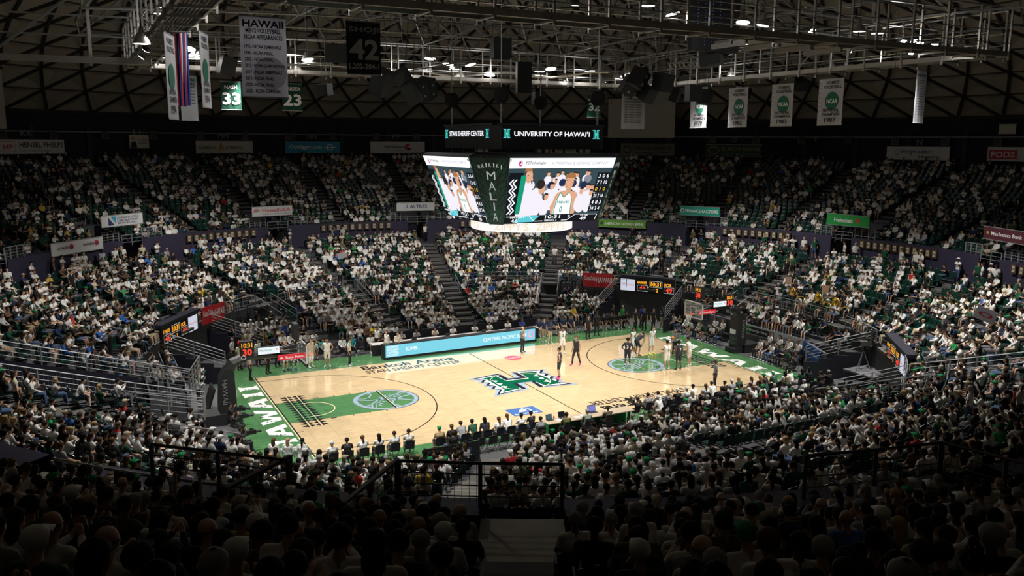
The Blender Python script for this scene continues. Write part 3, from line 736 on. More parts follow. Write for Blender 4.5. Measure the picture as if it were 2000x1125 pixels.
def person(key, loc, rz, mats, hair=('short', (.01, .01, .01)), label='', group=None, scale=1.0, name='person', **kw):
    if key not in LIB:
        me, hea = body_mesh(key, **kw)
        for _ in range(7): me.materials.append(M_black)
        LIB[key] = (me, hea)
    me, hea = LIB[key]
    o = bpy.data.objects.new(name, me); COL.objects.link(o); o.location = loc; o.rotation_euler = (0, 0, rz); o.scale = (scale,)*3
    tag(o, label, 'person', group)
    for i, m in enumerate(list(mats)+[M_eye, M_lip][:2]):
        o.material_slots[i].link = 'OBJECT'; o.material_slots[i].material = m
    if hair:
        h = bpy.data.objects.new('cap' if hair[0] == 'cap' else 'hair', hair_mesh(hair[0])); COL.objects.link(h); h.parent = o; h.location = hea; h.color = (*hair[1], 1)
    return o
SEATED = [('s0', dict(pose='sit', arms='lap', sleeve='tee', legs='long')), ('s1', dict(pose='sit', arms='thighs', sleeve='tee', legs='shorts', bulk=1.08)), ('s2', dict(pose='sit', lean=.10, arms='crossed', sleeve='tee', legs='long')),
          ('s3', dict(pose='sit', lean=.05, arms='clap', sleeve='long', legs='long')), ('s4', dict(pose='sit', lean=.24, arms='knees', sleeve='tee', legs='shorts')), ('s5', dict(pose='sit', arms='chin', armsR='lap', sleeve='long', legs='long', bulk=1.05, lean=.06)),
          ('s6', dict(pose='sit', arms='phone', sleeve='tee', legs='long', bulk=.92)), ('s7', dict(pose='sit', lean=.02, arms='lap', sleeve='long', legs='long', bulk=.92, cross=True)), ('s8', dict(pose='sit', lean=-.02, arms='crossed', sleeve='tee', legs='shorts', bulk=1.12))]
# ================================================================ SEATS
def seat_geo(kind):
    """Pieces of one chair round the origin (floor point under the sitter), facing +Y."""
    out = {}
    W2 = .225
    b = MB()
    prof = [(-.235, .40), (-.265, .56), (-.285, .74), (-.31, .84)]
    xs = (-W2, -W2*.6, 0, W2*.6, W2)
    def bow(x): return .03*(x/W2)**2
    for dy in (0, -.022):
        k = len(b.v)
        for y, z in prof:
            for x in xs:
                zz = z-(.05*(abs(x)/W2)**3 if z > .8 else 0); b.v.append((x, y+bow(x)+dy, zz))
        for i in range(3):
            for j in range(4):
                f = (k+i*5+j, k+i*5+j+1, k+(i+1)*5+j+1, k+(i+1)*5+j); b.f.append(f if dy else f[::-1]); b.m.append(0)
    n5 = 20
    for j in range(4): b.f.append((15+j, 16+j, n5+16+j, n5+15+j)); b.m.append(0)
    for i in range(3):
        b.f.append((i*5, n5+i*5, n5+(i+1)*5, (i+1)*5)); b.f.append((i*5+4, (i+1)*5+4, n5+(i+1)*5+4, n5+i*5+4)); b.m += [0, 0]
    out['backrest'] = b
    out['seat_pan'] = MB().box((0, -.02, .415), (.44, .40, .05))
    if kind == 'stadium':
        a = MB()
        for s in (-1, 1): a.box((s*.245, -.05, .60), (.03, .32, .03)); a.box((s*.245, -.19, .38), (.025, .04, .46)); a.box((s*.245, -.16, .14), (.04, .10, .28))
        a.box((0, -.2, .33), (.49, .03, .03)); out['armrest_frame'] = a
        out['white_dot'] = MB().box((0, -.298, .835), (.06, .03, .035))  # small white block on the top edge of the backrest
    else:
        a = MB()
        for s in (-1, 1): a.tube([(s*.21, -.30, .82), (s*.215, -.20, .42), (s*.22, .16, .0)], .012, 5); a.tube([(s*.20, .15, .42), (s*.215, -.26, .0)], .012, 5)
        a.tube([(-.21, .06, .12), (.21, .06, .12)], .01, 4)
        out['folding_frame'] = a
    return out
M_seat = mat('green_seat_plastic', (.004, .034, .022), .35, noise=.15, nscale=5)
M_seatm = mat('seat_iron', (.04, .045, .045), .5, .3)
M_seatdot = mat('seat_dot_white', (.7, .7, .68), .4)
M_pad = mat('black_chair_padding', (.010, .010, .012), .55)
def seat_proto(kind):
    g = seat_geo(kind); nm = 'stadium_seat' if kind == 'stadium' else 'folding_chair'
    t = thing(nm, 'x', 'seat'); mm = dict(backrest=M_seat if kind == 'stadium' else M_pad, seat_pan=M_seat if kind == 'stadium' else M_pad, armrest_frame=M_seatm, white_dot=M_seatdot, folding_frame=M_darksteel)
    for k, b in g.items(): b.build(k, mm[k], t, smooth=False)
    return freeze(t)
PROTO_SEAT = seat_proto('stadium'); PROTO_CHAIR = seat_proto('folding'); USED = set()
def put_seat(proto, loc, rz, label, group):
    if proto.name not in USED:
        USED.add(proto.name); proto.location = loc; proto.rotation_euler = (0, 0, rz); proto['label'] = label; proto['group'] = group; return proto
    return dup(proto, loc, rz, label, group)
# ---------------------------------------------------------------- who sits where
def zone(az):
    return {0: 'east'}.get(0)
def aisle_near(a, L, r, hw):
    return any(abs(wrap(a-b)) < 20 and abs(r*math.sin(rad(wrap(a-b)))) < hw for b in L)
SPOTS = []      # (dist, x, y, z, az, tier, row, occupied)
def fill(tier, n, R, Z, ex, ais, hw, occ):
    for i in range(n):
        r = R(i)+.34; k = int(2*math.pi*r/.53)
        for j in range(k):
            az = wrap(360*j/k+i*.9)
            p = pol(r, az, Z(i, az))
            if not inview(p+V(0, 0, 1), 230): continue
            if ex(p.x, p.y, r, az) or ex(p.x, p.y, R(i), az) or aisle_near(az, ais, r, hw): continue
            if ex(*(pol(r, az+1.2).xy), r, az+1.2) or ex(*(pol(r, az-1.2).xy), r, az-1.2): continue
            d = (p-Vector(CAM)).length
            if d < 5.5: continue
            if tier == 'upper' and d < 22 and p.z+1.35 > CAM[2]-.22*d: continue
            SPOTS.append([d, p, az, tier, i, RND.random() < occ(az, i), az])
def occ_low(az, i):
    if -60 < az < 20: return .70
    return .90
def occ_rear(az, i):
    if 45 < az < 65: return .62
    if -60 < az < 40: return .50 if i > 5 else .62
    return .72
def occ_up(az, i):
    if -150 < az < -80: return .93
    if -60 < az < 45: return .42
    if az > 112: return .46
    return .60
for sg in (1, -1):
    for j in range(NS):
        for k in range(78):
            x = -20.6+.53*k; y = sg*(ys(j)+.34); r = math.hypot(x, y); az = math.degrees(math.atan2(y, x)); p = V(x, y, za(j))
            if r > 20.9 or not inview(p+V(0, 0, 1), 230) or any(str_ex(x+dx, y, math.hypot(x+dx, y), math.degrees(math.atan2(y, x+dx))) for dx in (-.4, 0, .4)) or aisle_near(az, AIS_L, r, .86): continue
            SPOTS.append([(p-Vector(CAM)).length, p, az, 'straight', j, RND.random() < occ_low(az, j), 90*sg])
for sg in (1, -1):
    for j, (x0, z) in enumerate(XE):
        for k in range(40):
            x, y = sg*(x0+.34), -10.4+.53*k; r = math.hypot(x, y); az = math.degrees(math.atan2(y, x)); p = V(x, y, z)
            if r > 20.8 or not inview(p+V(0, 0, 1), 230) or tun_ex(x, y, r, az) or tun_ex(x, y+.5, r, az) or tun_ex(x, y-.5, r, az) or aisle_near(az, AIS_L, r, .7): continue
            SPOTS.append([(p-Vector(CAM)).length, p, az, 'front', j, RND.random() < .92, 0 if sg > 0 else 180])
fill('rear', NB_, rb, zbf, tun_ex, AIS_L, .86, occ_rear)
fill('upper', NU, ru, zuf, up_ex, AIS_U, .68, occ_up)
# clustered vacancies: whole patches of seats stay empty in the far upper stand
for s in SPOTS:
    if s[3] == 'upper' and s[0] > 40:
        q = math.sin(s[2]*.37+s[4]*.5)+math.sin(s[2]*1.3-s[4]*.9)
        if q < -.7 and RND.random() < .6: s[5] = False
SPOTS.sort(key=lambda s: s[0])
NEAR = [s for s in SPOTS if s[5] and inview(s[1]+V(0, 0, 1), 10)][:232]; NEARSET = set(id(s) for s in NEAR)
near_seats = [s for s in SPOTS if inview(s[1]+V(0, 0, 1), 10)][:250]; NSET = set(id(s) for s in near_seats)
ROWN = ['first', 'second', 'third', 'fourth', 'fifth', 'sixth', 'seventh', 'eighth', 'ninth', 'tenth', 'eleventh', 'twelfth', 'thirteenth', 'fourteenth', 'fifteenth', 'sixteenth', 'seventeenth', 'eighteenth', 'nineteenth', 'twentieth']
U1 = ['', 'first', 'second', 'third', 'fourth', 'fifth', 'sixth', 'seventh', 'eighth', 'ninth', 'tenth', 'eleventh', 'twelfth', 'thirteenth', 'fourteenth', 'fifteenth', 'sixteenth', 'seventeenth', 'eighteenth', 'nineteenth']
def ordw(n):
    if n < 20: return U1[n]
    t, u = divmod(n, 10); a = ['', '', 'twent', 'thirt', 'fort', 'fift', 'sixt', 'sevent', 'eight', 'ninet'][t] if t < 10 else 'hundred'
    return a+'ieth' if u == 0 else a+'y-'+U1[u]
TN = {'upper': 'near upper', 'rear': 'near middle', 'straight': 'near floor', 'front': 'near end'}
RANK = {}
for tier in TN:
    for row in range(20):
        L = [s for s in SPOTS if s[3] == tier and s[4] == row and (s[0] < 60)]
        L.sort(key=lambda s: -proj(s[1])[0])
        Rg = [s for s in L if s[2] > -117.6 and s[2] < 20][::-1]; Lf = [s for s in L if not (s[2] > -117.6 and s[2] < 20)]
        for i, s in enumerate(Rg): RANK[id(s)] = '%s seat right of the walkway, %s %s row' % (ordw(i+1), ROWN[row], TN[tier])
        for i, s in enumerate(Lf): RANK[id(s)] = '%s seat left of the walkway, %s %s row' % (ordw(i+1), ROWN[row], TN[tier])
def place_words(s): return RANK[id(s)]
HAIRK = ['short', 'short', 'short', 'long', 'long', 'pony', 'bun', 'curly', 'bald', 'cap', 'cap']
POSEW = {'s3': 'clapping', 's5': 'leaning chin on hand', 's4': 'leaning forward'}
def dress():
    sh = pick(SHIRTS); hk = RND.choice(HAIRK); hc = pick(CAPC) if hk == 'cap' else pick(HAIRC)
    if hk == 'bald': hc = ('shaven', (.12, .07, .045), 1)
    return sh, hk, hc, RND.choices(SKINS, [5, 4, 2, 1])[0], RND.choices(PANTS, [5, 3, 1, 2])[0]
def near_px(u, v): return min(NEAR, key=lambda s: abs(proj(s[1]+V(0, 0, .9))[0]-u)+abs(proj(s[1]+V(0, 0, .9))[1]-v))
TEAM, CHEERS = near_px(570, 1045), near_px(375, 985)
for s in NEAR:
    sh, hk, hc, sk, pa = dress(); key, kw = RND.choice(SEATED); rz = rad(s[6]+90)+RND.uniform(-.18, .18)
    d = {'cap': '%s-capped' % hc[0], 'bald': 'shaven-headed'}.get(hk, '%s-haired' % hc[0])
    if s is TEAM: sh, hk, hc, (key, kw) = ('black', (.016, .016, .018), 0), 'short', HAIRC[0], SEATED[1]
    if s is CHEERS: sh, hk, hc, (key, kw) = ('black', (.016, .016, .018), 0), 'short', HAIRC[0], ('s_up', dict(pose='sit', arms='up', sleeve='tee', legs='long'))
    d = {'cap': '%s-capped' % hc[0], 'bald': 'shaven-headed'}.get(hk, '%s-haired' % hc[0])
    o = person(key, s[1], rz, (M_shirt, sk, pa, RND.choice((M_shoe, M_shoeb)), M_shoe), (hk, hc[1]), '', 'spectators in the near stands', RND.uniform(.94, 1.05), 'spectator', **kw)
    if s is TEAM:
        for j, (w_, tx) in enumerate(((.09, 'THE'), (.16, 'HOME'), (.16, 'TEAM'))):
            nb = text_to(MB(), Fr((0, -.262, 0), (1, 0, 0), (0, -.10, 1)), tx, -w_, w_, .98-.105*j, 1.06-.105*j, .0, .02).build('shirt_lettering', mat('shirt_print_grey', (.20, .20, .20), .7)); nb.parent = o
        o['label'] = 'black-shirted spectator with three lines of grey lettering on the back, left foreground'
    if s is CHEERS:
        for sg in (-1, 1):
            q_ = V(s[1].x, s[1].y, s[1].z+1.68)+V(math.cos(rz), math.sin(rz), 0)*.27*sg; t = thing('pompom', 'dark green pompom raised by the %s arm in the left foreground' % ('right' if sg > 0 else 'left'), 'pompom', q_, 0, 'raised pompoms'); b_ = MB(); R_ = random.Random(3+sg)
            for k in range(150):
                dv = Vector((R_.gauss(0, 1), R_.gauss(0, 1), R_.gauss(0, 1))).normalized(); b_.bar(q_, q_+dv*R_.uniform(.12, .2), .008, .008)
            b_.build('green_strands', mat('pompom_dark', (.01, .05, .03), .6), t)['kind'] = 'stuff'
    o.color = (*sh[1], 1)
    if s is not TEAM: o['label'] = '%s spectator in %s, %s' % (d.replace('dark brown', 'brown').replace('bright ', ''), sh[0].replace(' ', '-'), place_words(s))
for s in near_seats:
    put_seat(PROTO_SEAT, s[1], rad(s[6]+90), '%s green seat, %s' % ('occupied' if s[5] else 'empty', place_words(s)), 'green seats of the near stands')
# the far crowd and the far seats: past the first few hundred, one object each
def low_variant(kw, hk, ratio=.055):
    P, hea, _ = prims(**kw); co, F, reg = grow(P, .034, ratio, 1)
    hv, hf, hr = hair_geo(hk, True); hv = np.array([list(v+hea) for v in hv], dtype=np.float32)
    T, G = [], []
    for f, g in zip(F, reg):
        for j in range(1, len(f)-1): T.append((f[0], f[j], f[j+1])); G.append(g)
    n = len(co)
    for f, g in zip(hf, hr):
        for j in range(1, len(f)-1): T.append((n+f[0], n+f[j], n+f[j+1])); G.append(g)
    return np.vstack([co, hv]), np.array(T), np.array(G)
VAR = []
for i, (key, kw) in enumerate(SEATED):
    for hk in (('short', 'cap', 'long') if i % 2 == 0 else ('short', 'curly', 'pony')): VAR.append(low_variant(kw, hk)+(hk,))
STANDV = [low_variant(dict(pose='stand', arms=a, sleeve='tee', legs=l), h, .05)+(h,) for a, l, h in (('down', 'long', 'short'), ('crossed', 'long', 'cap'), ('down', 'shorts', 'long'))]
def crowd_mesh(items, name):
    """items: (variant, location, rz, scale, palette[6])"""
    Vs, Ts, Cs = [], [], []; off = 0
    for (co, T, G, hk), loc, rz, sc, pal in items:
        c, s_ = math.cos(rz), math.sin(rz); v = co*sc; x = v[:, 0]*c-v[:, 1]*s_+loc[0]; y = v[:, 0]*s_+v[:, 1]*c+loc[1]
        Vs.append(np.stack([x, y, v[:, 2]+loc[2]], 1)); Ts.append(T+off); off += len(co); Cs.append(np.array(pal)[G])
    Vv = np.vstack(Vs).astype(np.float32); T = np.vstack(Ts).astype(np.int32); Cc = np.vstack(Cs)
    me = bpy.data.meshes.new(name); me.vertices.add(len(Vv)); me.vertices.foreach_set('co', Vv.ravel())
    me.loops.add(len(T)*3); me.loops.foreach_set('vertex_index', T.ravel()); me.polygons.add(len(T))
    me.polygons.foreach_set('loop_start', np.arange(0, len(T)*3, 3, dtype=np.int32)); me.update(calc_edges=True)
    at = me.attributes.new('tone', 'FLOAT_COLOR', 'FACE'); at.data.foreach_set('color', np.hstack([Cc, np.ones((len(Cc), 1))]).astype(np.float32).ravel())
    me.polygons.foreach_set('use_smooth', np.ones(len(T), dtype=bool))
    me.materials.append(attr_mat(name+'_clothes')); o = bpy.data.objects.new(name, me); COL.objects.link(o); o['kind'] = 'stuff'; return o
SKC = [(.42, .24, .15), (.58, .37, .26), (.24, .125, .075), (.10, .055, .035)]; PAC = [(.014, .014, .017), (.05, .085, .16), (.33, .27, .18), (.10, .10, .11)]
def palette():
    sh, hk, hc, sk, pa = dress(); v = RND.choice(VAR); cap = v[3] == 'cap'
    hcol = pick(CAPC)[1] if cap else pick(HAIRC)[1]; j = RND.uniform(.8, 1.08)
    skc = RND.choices(SKC, [5, 4, 2, 1])[0]
    return v, [tuple(q*j for q in sh[1]), skc, RND.choices(PAC, [5, 3, 1, 2])[0], RND.choice(((.6, .6, .6), (.02, .02, .02))), (.6, .6, .6), hcol]
items = []
for s in SPOTS:
    if s[5] and id(s) not in NEARSET:
        v, pal = palette(); items.append((v, s[1], rad(s[6]+90)+RND.uniform(-.3, .3), RND.uniform(.92, 1.06), pal))
for k in range(70):    # people standing along the back of the lower bowl and on the stairs
    az = RND.choice([RND.uniform(60, 130), RND.uniform(-30, 45), RND.uniform(130, 170)]); p = pol(RND.uniform(30.75, 31.15), az, 4.99)
    v, pal = palette(); items.append((RND.choice(STANDV), p, rad(az+90)+RND.uniform(-.8, .8), 1, pal))
for k in range(36):
    a = RND.choice(AIS_L); i = RND.randint(1, 8); p = pol(rb(i)+.3, a, zbf(i, a)); v, pal = palette()
    if not tun_ex(p.x, p.y, rb(i), a) and (p-Vector(CAM)).length > 34: items.append((RND.choice(STANDV), p, rad(a+90*RND.choice((1, -1))), 1, pal))
crowd = crowd_mesh(items, 'crowd')
tag(crowd, 'thousands of mostly white-shirted spectators filling the green seats of the round arena bowl', 'crowd')
def far_seats():
    g = seat_geo('stadium'); L = MB()
    b = g['backrest']; L.add([(x, y, z) for x, y, z in b.v], b.f); g2 = g['seat_pan']; L.add(g2.v, g2.f)
    k0 = len(L.f); L.add(g['white_dot'].v, g['white_dot'].f, 1)
    co = np.array([list(v) for v in L.v], dtype=np.float32); T, G = [], []
    for fi, f in enumerate(L.f):
        for j in range(1, len(f)-1): T.append((f[0], f[j], f[j+1])); G.append(1 if fi >= k0 else 0)
    T = np.array(T); G = np.array(G); its = []
    for s in SPOTS:
        if id(s) not in NSET:
            j = RND.uniform(.75, 1.2); its.append(((co, T, G, ''), s[1], rad(s[6]+90), 1, [(.004*j, .030*j, .020*j), (.7, .7, .68)]))
    o = crowd_mesh(its, 'green_seats'); o.data.materials[0].node_tree.nodes['Principled BSDF'].inputs['Roughness'].default_value = .32
    o.data.materials[0].node_tree.nodes['Principled BSDF'].inputs['Specular IOR Level'].default_value = .5
    o.data.polygons.foreach_set('use_smooth', np.zeros(len(o.data.polygons), dtype=bool)); return o
tag(far_seats(), 'rows of moulded green plastic seats with small white top-edge dots round the whole bowl', 'seats')
print('SPOTS', len(SPOTS), 'crowd', len(items))
# ================================================================ HANGING SCOREBOARD
E_w = em('screen_white', (.95, .95, 1), 1.15); E_k = em('screen_black', (.006, .008, .012), 1); E_g = em('screen_green', (.01, .33, .20), 1)
E_dg = em('screen_dark_green', (.02, .10, .08), 1); E_sk = em('screen_skin', (.78, .42, .26), 1); E_sk2 = em('screen_skin_dark', (.36, .16, .10), 1)
E_hr = em('screen_hair', (.40, .18, .07), 1); E_hk = em('screen_dark_hair', (.03, .02, .02), 1); E_sh = em('screen_shirt', (.88, .84, .92), 1.05); E_gr = em('screen_grey', (.25, .27, .32), 1)
E_nv = em('screen_navy', (.015, .03, .09), 1); E_y = em('screen_yellow', (.9, .55, .05), 1); E_cy = em('screen_cyan', (.12, .62, .70), 1); E_pk = em('screen_pink', (.85, .05, .35), 1); E_lt = em('screen_pale', (.55, .56, .62), 1)
E_lc = em('led_cream', (1.0, .80, .55), .9); E_or = em('led_orange_tint', (1.0, .72, .38), 1.05)
SB = thing('scoreboard', 'large hanging four-sided video scoreboard with black name ring above and white glowing ring below', 'scoreboard', (0, 0, 9.2))
def qpoly(F, pts): return pts
class Quad:      # a slanted trapezoid screen addressed 0..1 x 0..1
    def __init__(s, bl, br, tl, tr):
        s.bl, s.br, s.tl, s.tr = map(Vector, (bl, br, tl, tr)); s.n = (s.br-s.bl).cross(s.tl-s.bl).normalized()
    def P(s, a, b, n=0): return s.bl.lerp(s.br, a).lerp(s.tl.lerp(s.tr, a), b)+s.n*n
def sub_flat(Q, pts, m, par, n, name): return MB().poly([Q.P(a, b, n) for a, b in pts]).build(name, m, par)
def blob(Q, mb, a, b, ra, rb, n, t0=0, t1=360): mb.poly([Q.P(x, y, n) for x, y in ellipse(None, a, b, ra, rb, 14, t0, t1)])
def video(Q, par):
    N = .012; scr = sub_flat(Q, [(0, 0), (1, 0), (1, 1), (0, 1)], em('screen_backdrop', (.04, .075, .09), 1), par, N, 'video_screen')
    R_ = random.Random(3); A = {}
    def L(name, m): return A.setdefault(name, (MB(), m))[0]
    for i in range(64):      # the crowd behind
        a = .16+.70*R_.random(); b = .28+.48*R_.random(); s = .75+.3*(.9-b)
        mb = L('picture_shirt', E_sh) if i % 4 else L('picture_grey_shirt', (E_gr, E_nv, E_g)[i % 3]); blob(Q, mb, a, b-.10*s, .048*s, .085*s, N+.003+.00018*i)
        blob(Q, L('picture_face', E_sk), a, b+.01, .018*s, .042*s, N+.0031+.00018*i); blob(Q, L('picture_hair', E_hk), a, b+.035, .019*s, .026*s, N+.0032+.00018*i, 0, 180)
    for i in range(6):
        a = .2+.11*i; blob(Q, L('picture_dark_shirt', E_nv), a, .62-.02*(i % 3), .035, .06, N+.0165); blob(Q, L('picture_cap', E_w), a+.03, .50, .02, .025, N+.017, 0, 180)
    # left figure from behind, second figure, main player in white jersey
    z = N+.018
    blob(Q, L('picture_near_shirt', E_sh), .17, .33, .085, .38, z); blob(Q, L('picture_near_face', E_sk), .195, .72, .035, .10, z+.001); blob(Q, L('picture_near_hair', E_hr), .185, .80, .036, .06, z+.002, 0, 180)
    blob(Q, L('picture_near_shirt', E_sh), .285, .30, .075, .25, z+.003); blob(Q, L('picture_near_face', E_sk), .335, .53, .032, .085, z+.004); blob(Q, L('picture_near_hair2', E_hk), .318, .60, .042, .075, z+.005)
    skin = L('picture_player_skin', E_sk)
    skin.poly([Q.P(a, b, z+.006) for a, b in [(.47, .12), (.44, .30), (.50, .46), (.56, .50), (.70, .46), (.74, .30), (.72, .12)]])
    blob(Q, skin, .60, .62, .042, .12, z+.007); skin.poly([Q.P(a, b, z+.0065) for a, b in [(.575, .44), (.63, .44), (.63, .56), (.585, .56)]])
    L('picture_jersey', E_w).poly([Q.P(a, b, z+.008) for a, b in [(.49, .12), (.50, .34), (.53, .46), (.575, .38), (.62, .47), (.66, .36), (.675, .12)]])
    jg = L('picture_jersey_trim', E_g)
    for p in ([(.53, .47), (.575, .385), (.625, .475)], [(.50, .12), (.505, .34), (.53, .46)], [(.66, .36), (.675, .13)]): stroke_q(jg, Q, p, .008, z+.009)
    blob(Q, L('picture_player_hair', E_hr), .600, .70, .052, .075, z+.010, -10, 190); text_q(jg, Q, 'Hawaii', .515, .645, .29, .35, z+.010); text_q(jg, Q, '0', .555, .585, .15, .245, z+.010)
    for a, b in ((.74, .30), (.80, .36), (.845, .27), (.39, .22), (.43, .38)):
        blob(Q, L('picture_front_shirt', E_sh), a, b, .045, .14, z+.0105); blob(Q, L('picture_front_face', E_sk), a+.004, b+.18, .020, .05, z+.011); blob(Q, L('picture_front_hair', E_hk), a, b+.215, .021, .03, z+.0112, 0, 180)
    fe = L('picture_features', E_hk)
    for a, b in ((.572, .655), (.594, .66), (.185, .74)): blob(Q, fe, a, b, .005, .006, z+.0115)
    blob(Q, L('picture_shade', em('screen_skin_shade', (.55, .26, .16), 1)), .636, .62, .009, .03, z+.0115); blob(Q, A['picture_shade'][0], .583, .555, .012, .008, z+.0116); A['picture_shade'][0].poly([Q.P(a, b, z+.0114) for a, b in [(.585, .50), (.63, .51), (.63, .535)]])
    # overlays: tapa zigzag, side stats, bottom bar, header
    k = L('overlay_black', E_k); w = L('overlay_white', E_w); zz = z+.014
    k.poly([Q.P(a, b, zz) for a, b in [(0, .05), (.10, .05), (.14, .78), (0, .78)]]); L('overlay_green', E_g).poly([Q.P(a, b, zz+.001) for a, b in [(.10, .14), (.145, .14), (.17, .74), (.12, .74)]])
    for d in (0, .03): stroke_q(w, Q, [(.02+d+(.035 if i % 2 else 0), .14+.06*i) for i in range(10)], .012, zz+.002)
    for i, t in enumerate(('3 0 6', '7 3 10', '0 1 0', '20 2 16', '4 8 3', '24 3 4')):
        b = .70-.105*i; L('overlay_navy', E_nv if i % 2 else E_k).poly([Q.P(a, bb, zz) for a, bb in [(.865, b-.03), (1, b-.03), (1, b+.07), (.865, b+.07)]]); text_q(L('overlay_yellow', E_y) if i == 2 else w, Q, t, .88, .985, b-.01, b+.05, zz+.003)
    k.poly([Q.P(a, b, zz+.002) for a, b in [(0, 0), (1, 0), (1, .115), (0, .115)]]); L('overlay_cyan', E_cy).poly([Q.P(a, b, zz+.003) for a, b in [(.10, .01), (.30, .01), (.36, .11), (.16, .11)]])
    for t, a0, a1, b0, b1 in (("HAWAI'I", .06, .20, .075, .11), ('46', .07, .14, .008, .065), ('10:31', .42, .58, .055, .11), ('2', .66, .69, .06, .10), ('UCSB', .80, .88, .075, .11), ('49', .80, .87, .01, .065), ('PERIOD 2', .42, .55, .01, .04)):
        text_q(w, Q, t, a0, a1, b0, b1, zz+.004)
    for p in ([(.02, .10), (.25, .11), (.31, .02), (.4, .02)], [(.6, .02), (.66, .02), (.74, .11), (.98, .10), (.97, .01)]): stroke_q(w, Q, p, .006, zz+.0045)
    L('header_white', E_w).poly([Q.P(a, b, zz+.001) for a, b in [(0, .845), (1, .845), (1, 1), (0, 1)]])
    blob(Q, L('header_mark', E_pk), .10, .92, .018, .045, zz+.002); blob(Q, w, .104, .925, .010, .024, zz+.0026); blob(Q, k, .10, .93, .006, .014, zz+.003)
    text_q(k, Q, 'PDTechnologies', .15, .33, .895, .95, zz+.003); text_q(L('header_grey', E_lt), Q, 'A PRINTING & SIGNAGE COMPANY', .39, .94, .90, .945, zz+.003)
    for nm, (mb, m) in A.items():
        if mb.v: mb.build(nm, m, scr)
def stroke_q(mb, Q, pts, w, n):
    for i in range(len(pts)-1):
        (a, b), (c, d) = pts[i], pts[i+1]; l = math.hypot(c-a, d-b); x, y = -(d-b)/l*w/2, (c-a)/l*w/2*1.6
        mb.poly([Q.P(a+x, b+y, n), Q.P(a-x, b-y, n), Q.P(c-x, d-y, n), Q.P(c+x, d+y, n)])
def text_q(mb, Q, s, a0, a1, b0, b1, n, off=.01):
    co, sz, fs = text_data(s, off); mb.add([Q.P(a0+c[0]/sz[0]*(a1-a0), b0+c[1]/sz[1]*(b1-b0), n) for c in co], fs)
ZT, ZB = 13.52, 10.02
HT, WT, HB, WB = 4.85, 3.25, 3.5, 2.95
M_case = mat('scoreboard_case', (.012, .020, .022), .6)
for q in range(4):
    R = Matrix.Rotation(rad(90*q), 3, 'Z')
    g = lambda x, y, z: R @ V(x, y, z)
    Q = Quad(g(-WB, -HB, ZB), g(WB, -HB, ZB), g(-WT, -HT, ZT), g(WT, -HT, ZT))
    B = MB(); P = [Q.P(a, b, n) for n in (-.35, 0) for a, b in ((-.01, -.015), (1.01, -.015), (1.01, 1.02), (-.01, 1.02))]
    B.add(P, [(0, 3, 2, 1), (4, 5, 6, 7), (0, 1, 5, 4), (1, 2, 6, 5), (2, 3, 7, 6), (3, 0, 4, 7)]); cs = B.build('screen_cabinet', M_case, SB)
    if q in (0, 3): video(Q, cs)
    # corner wedge panel between two screens
    c = Quad(g(WB, -HB, ZB-.08), g(HB, -WB, ZB-.08), g(WT, -HT, ZT), g(HT, -WT, ZT)); cp = MB(); P = [c.P(a, b, n) for n in (-.25, .01) for a, b in ((0, 0), (1, 0), (1, 1), (0, 1))]
    cp.add(P, [(0, 3, 2, 1), (4, 5, 6, 7), (0, 1, 5, 4), (1, 2, 6, 5), (2, 3, 7, 6), (3, 0, 4, 7)]); pan = cp.build('corner_panel', mat('corner_panel_print', (.012, .035, .032), .6), SB)
    if q in (0, 3):
        lf = MB(); R2 = random.Random(5)
        for i in range(9):
            for s in (-1, 1):
                for t in range(5):
                    a0 = .5+s*.5*R2.random(); b0 = .04+.105*i; stroke_q(lf, c, [(a0*.9+.05, b0), (a0*.9+.05+s*.10, b0+.05+.01*t), (a0*.9+.05+s*.13, b0+.085)], .02, .014)
        lf.build('leaf_print', mat('leaf_print_green', (.02, .12, .075), .6), pan)
        tm = MB()
        for i, ch in enumerate('MALIA'): w = {'M': .25, 'I': .04}.get(ch, .2); b0 = .68-.155*i; w *= 1+.15*i; text_q(tm, c, ch, .5-w/2, .5+w/2, b0, b0+.12, .02, .0)
        for i, ch in enumerate('WAIKIKI'): a = .20+.6*i/6; w = .028 if ch == 'I' else .07; b0 = .835+.03*(1-((i-3)/3)**2); text_q(tm, c, ch, a-w/2, a+w/2, b0, b0+.06, .02, .0)
        tm.build('lettering', em('panel_letter_glow', (.62, .66, .64), .6), pan)
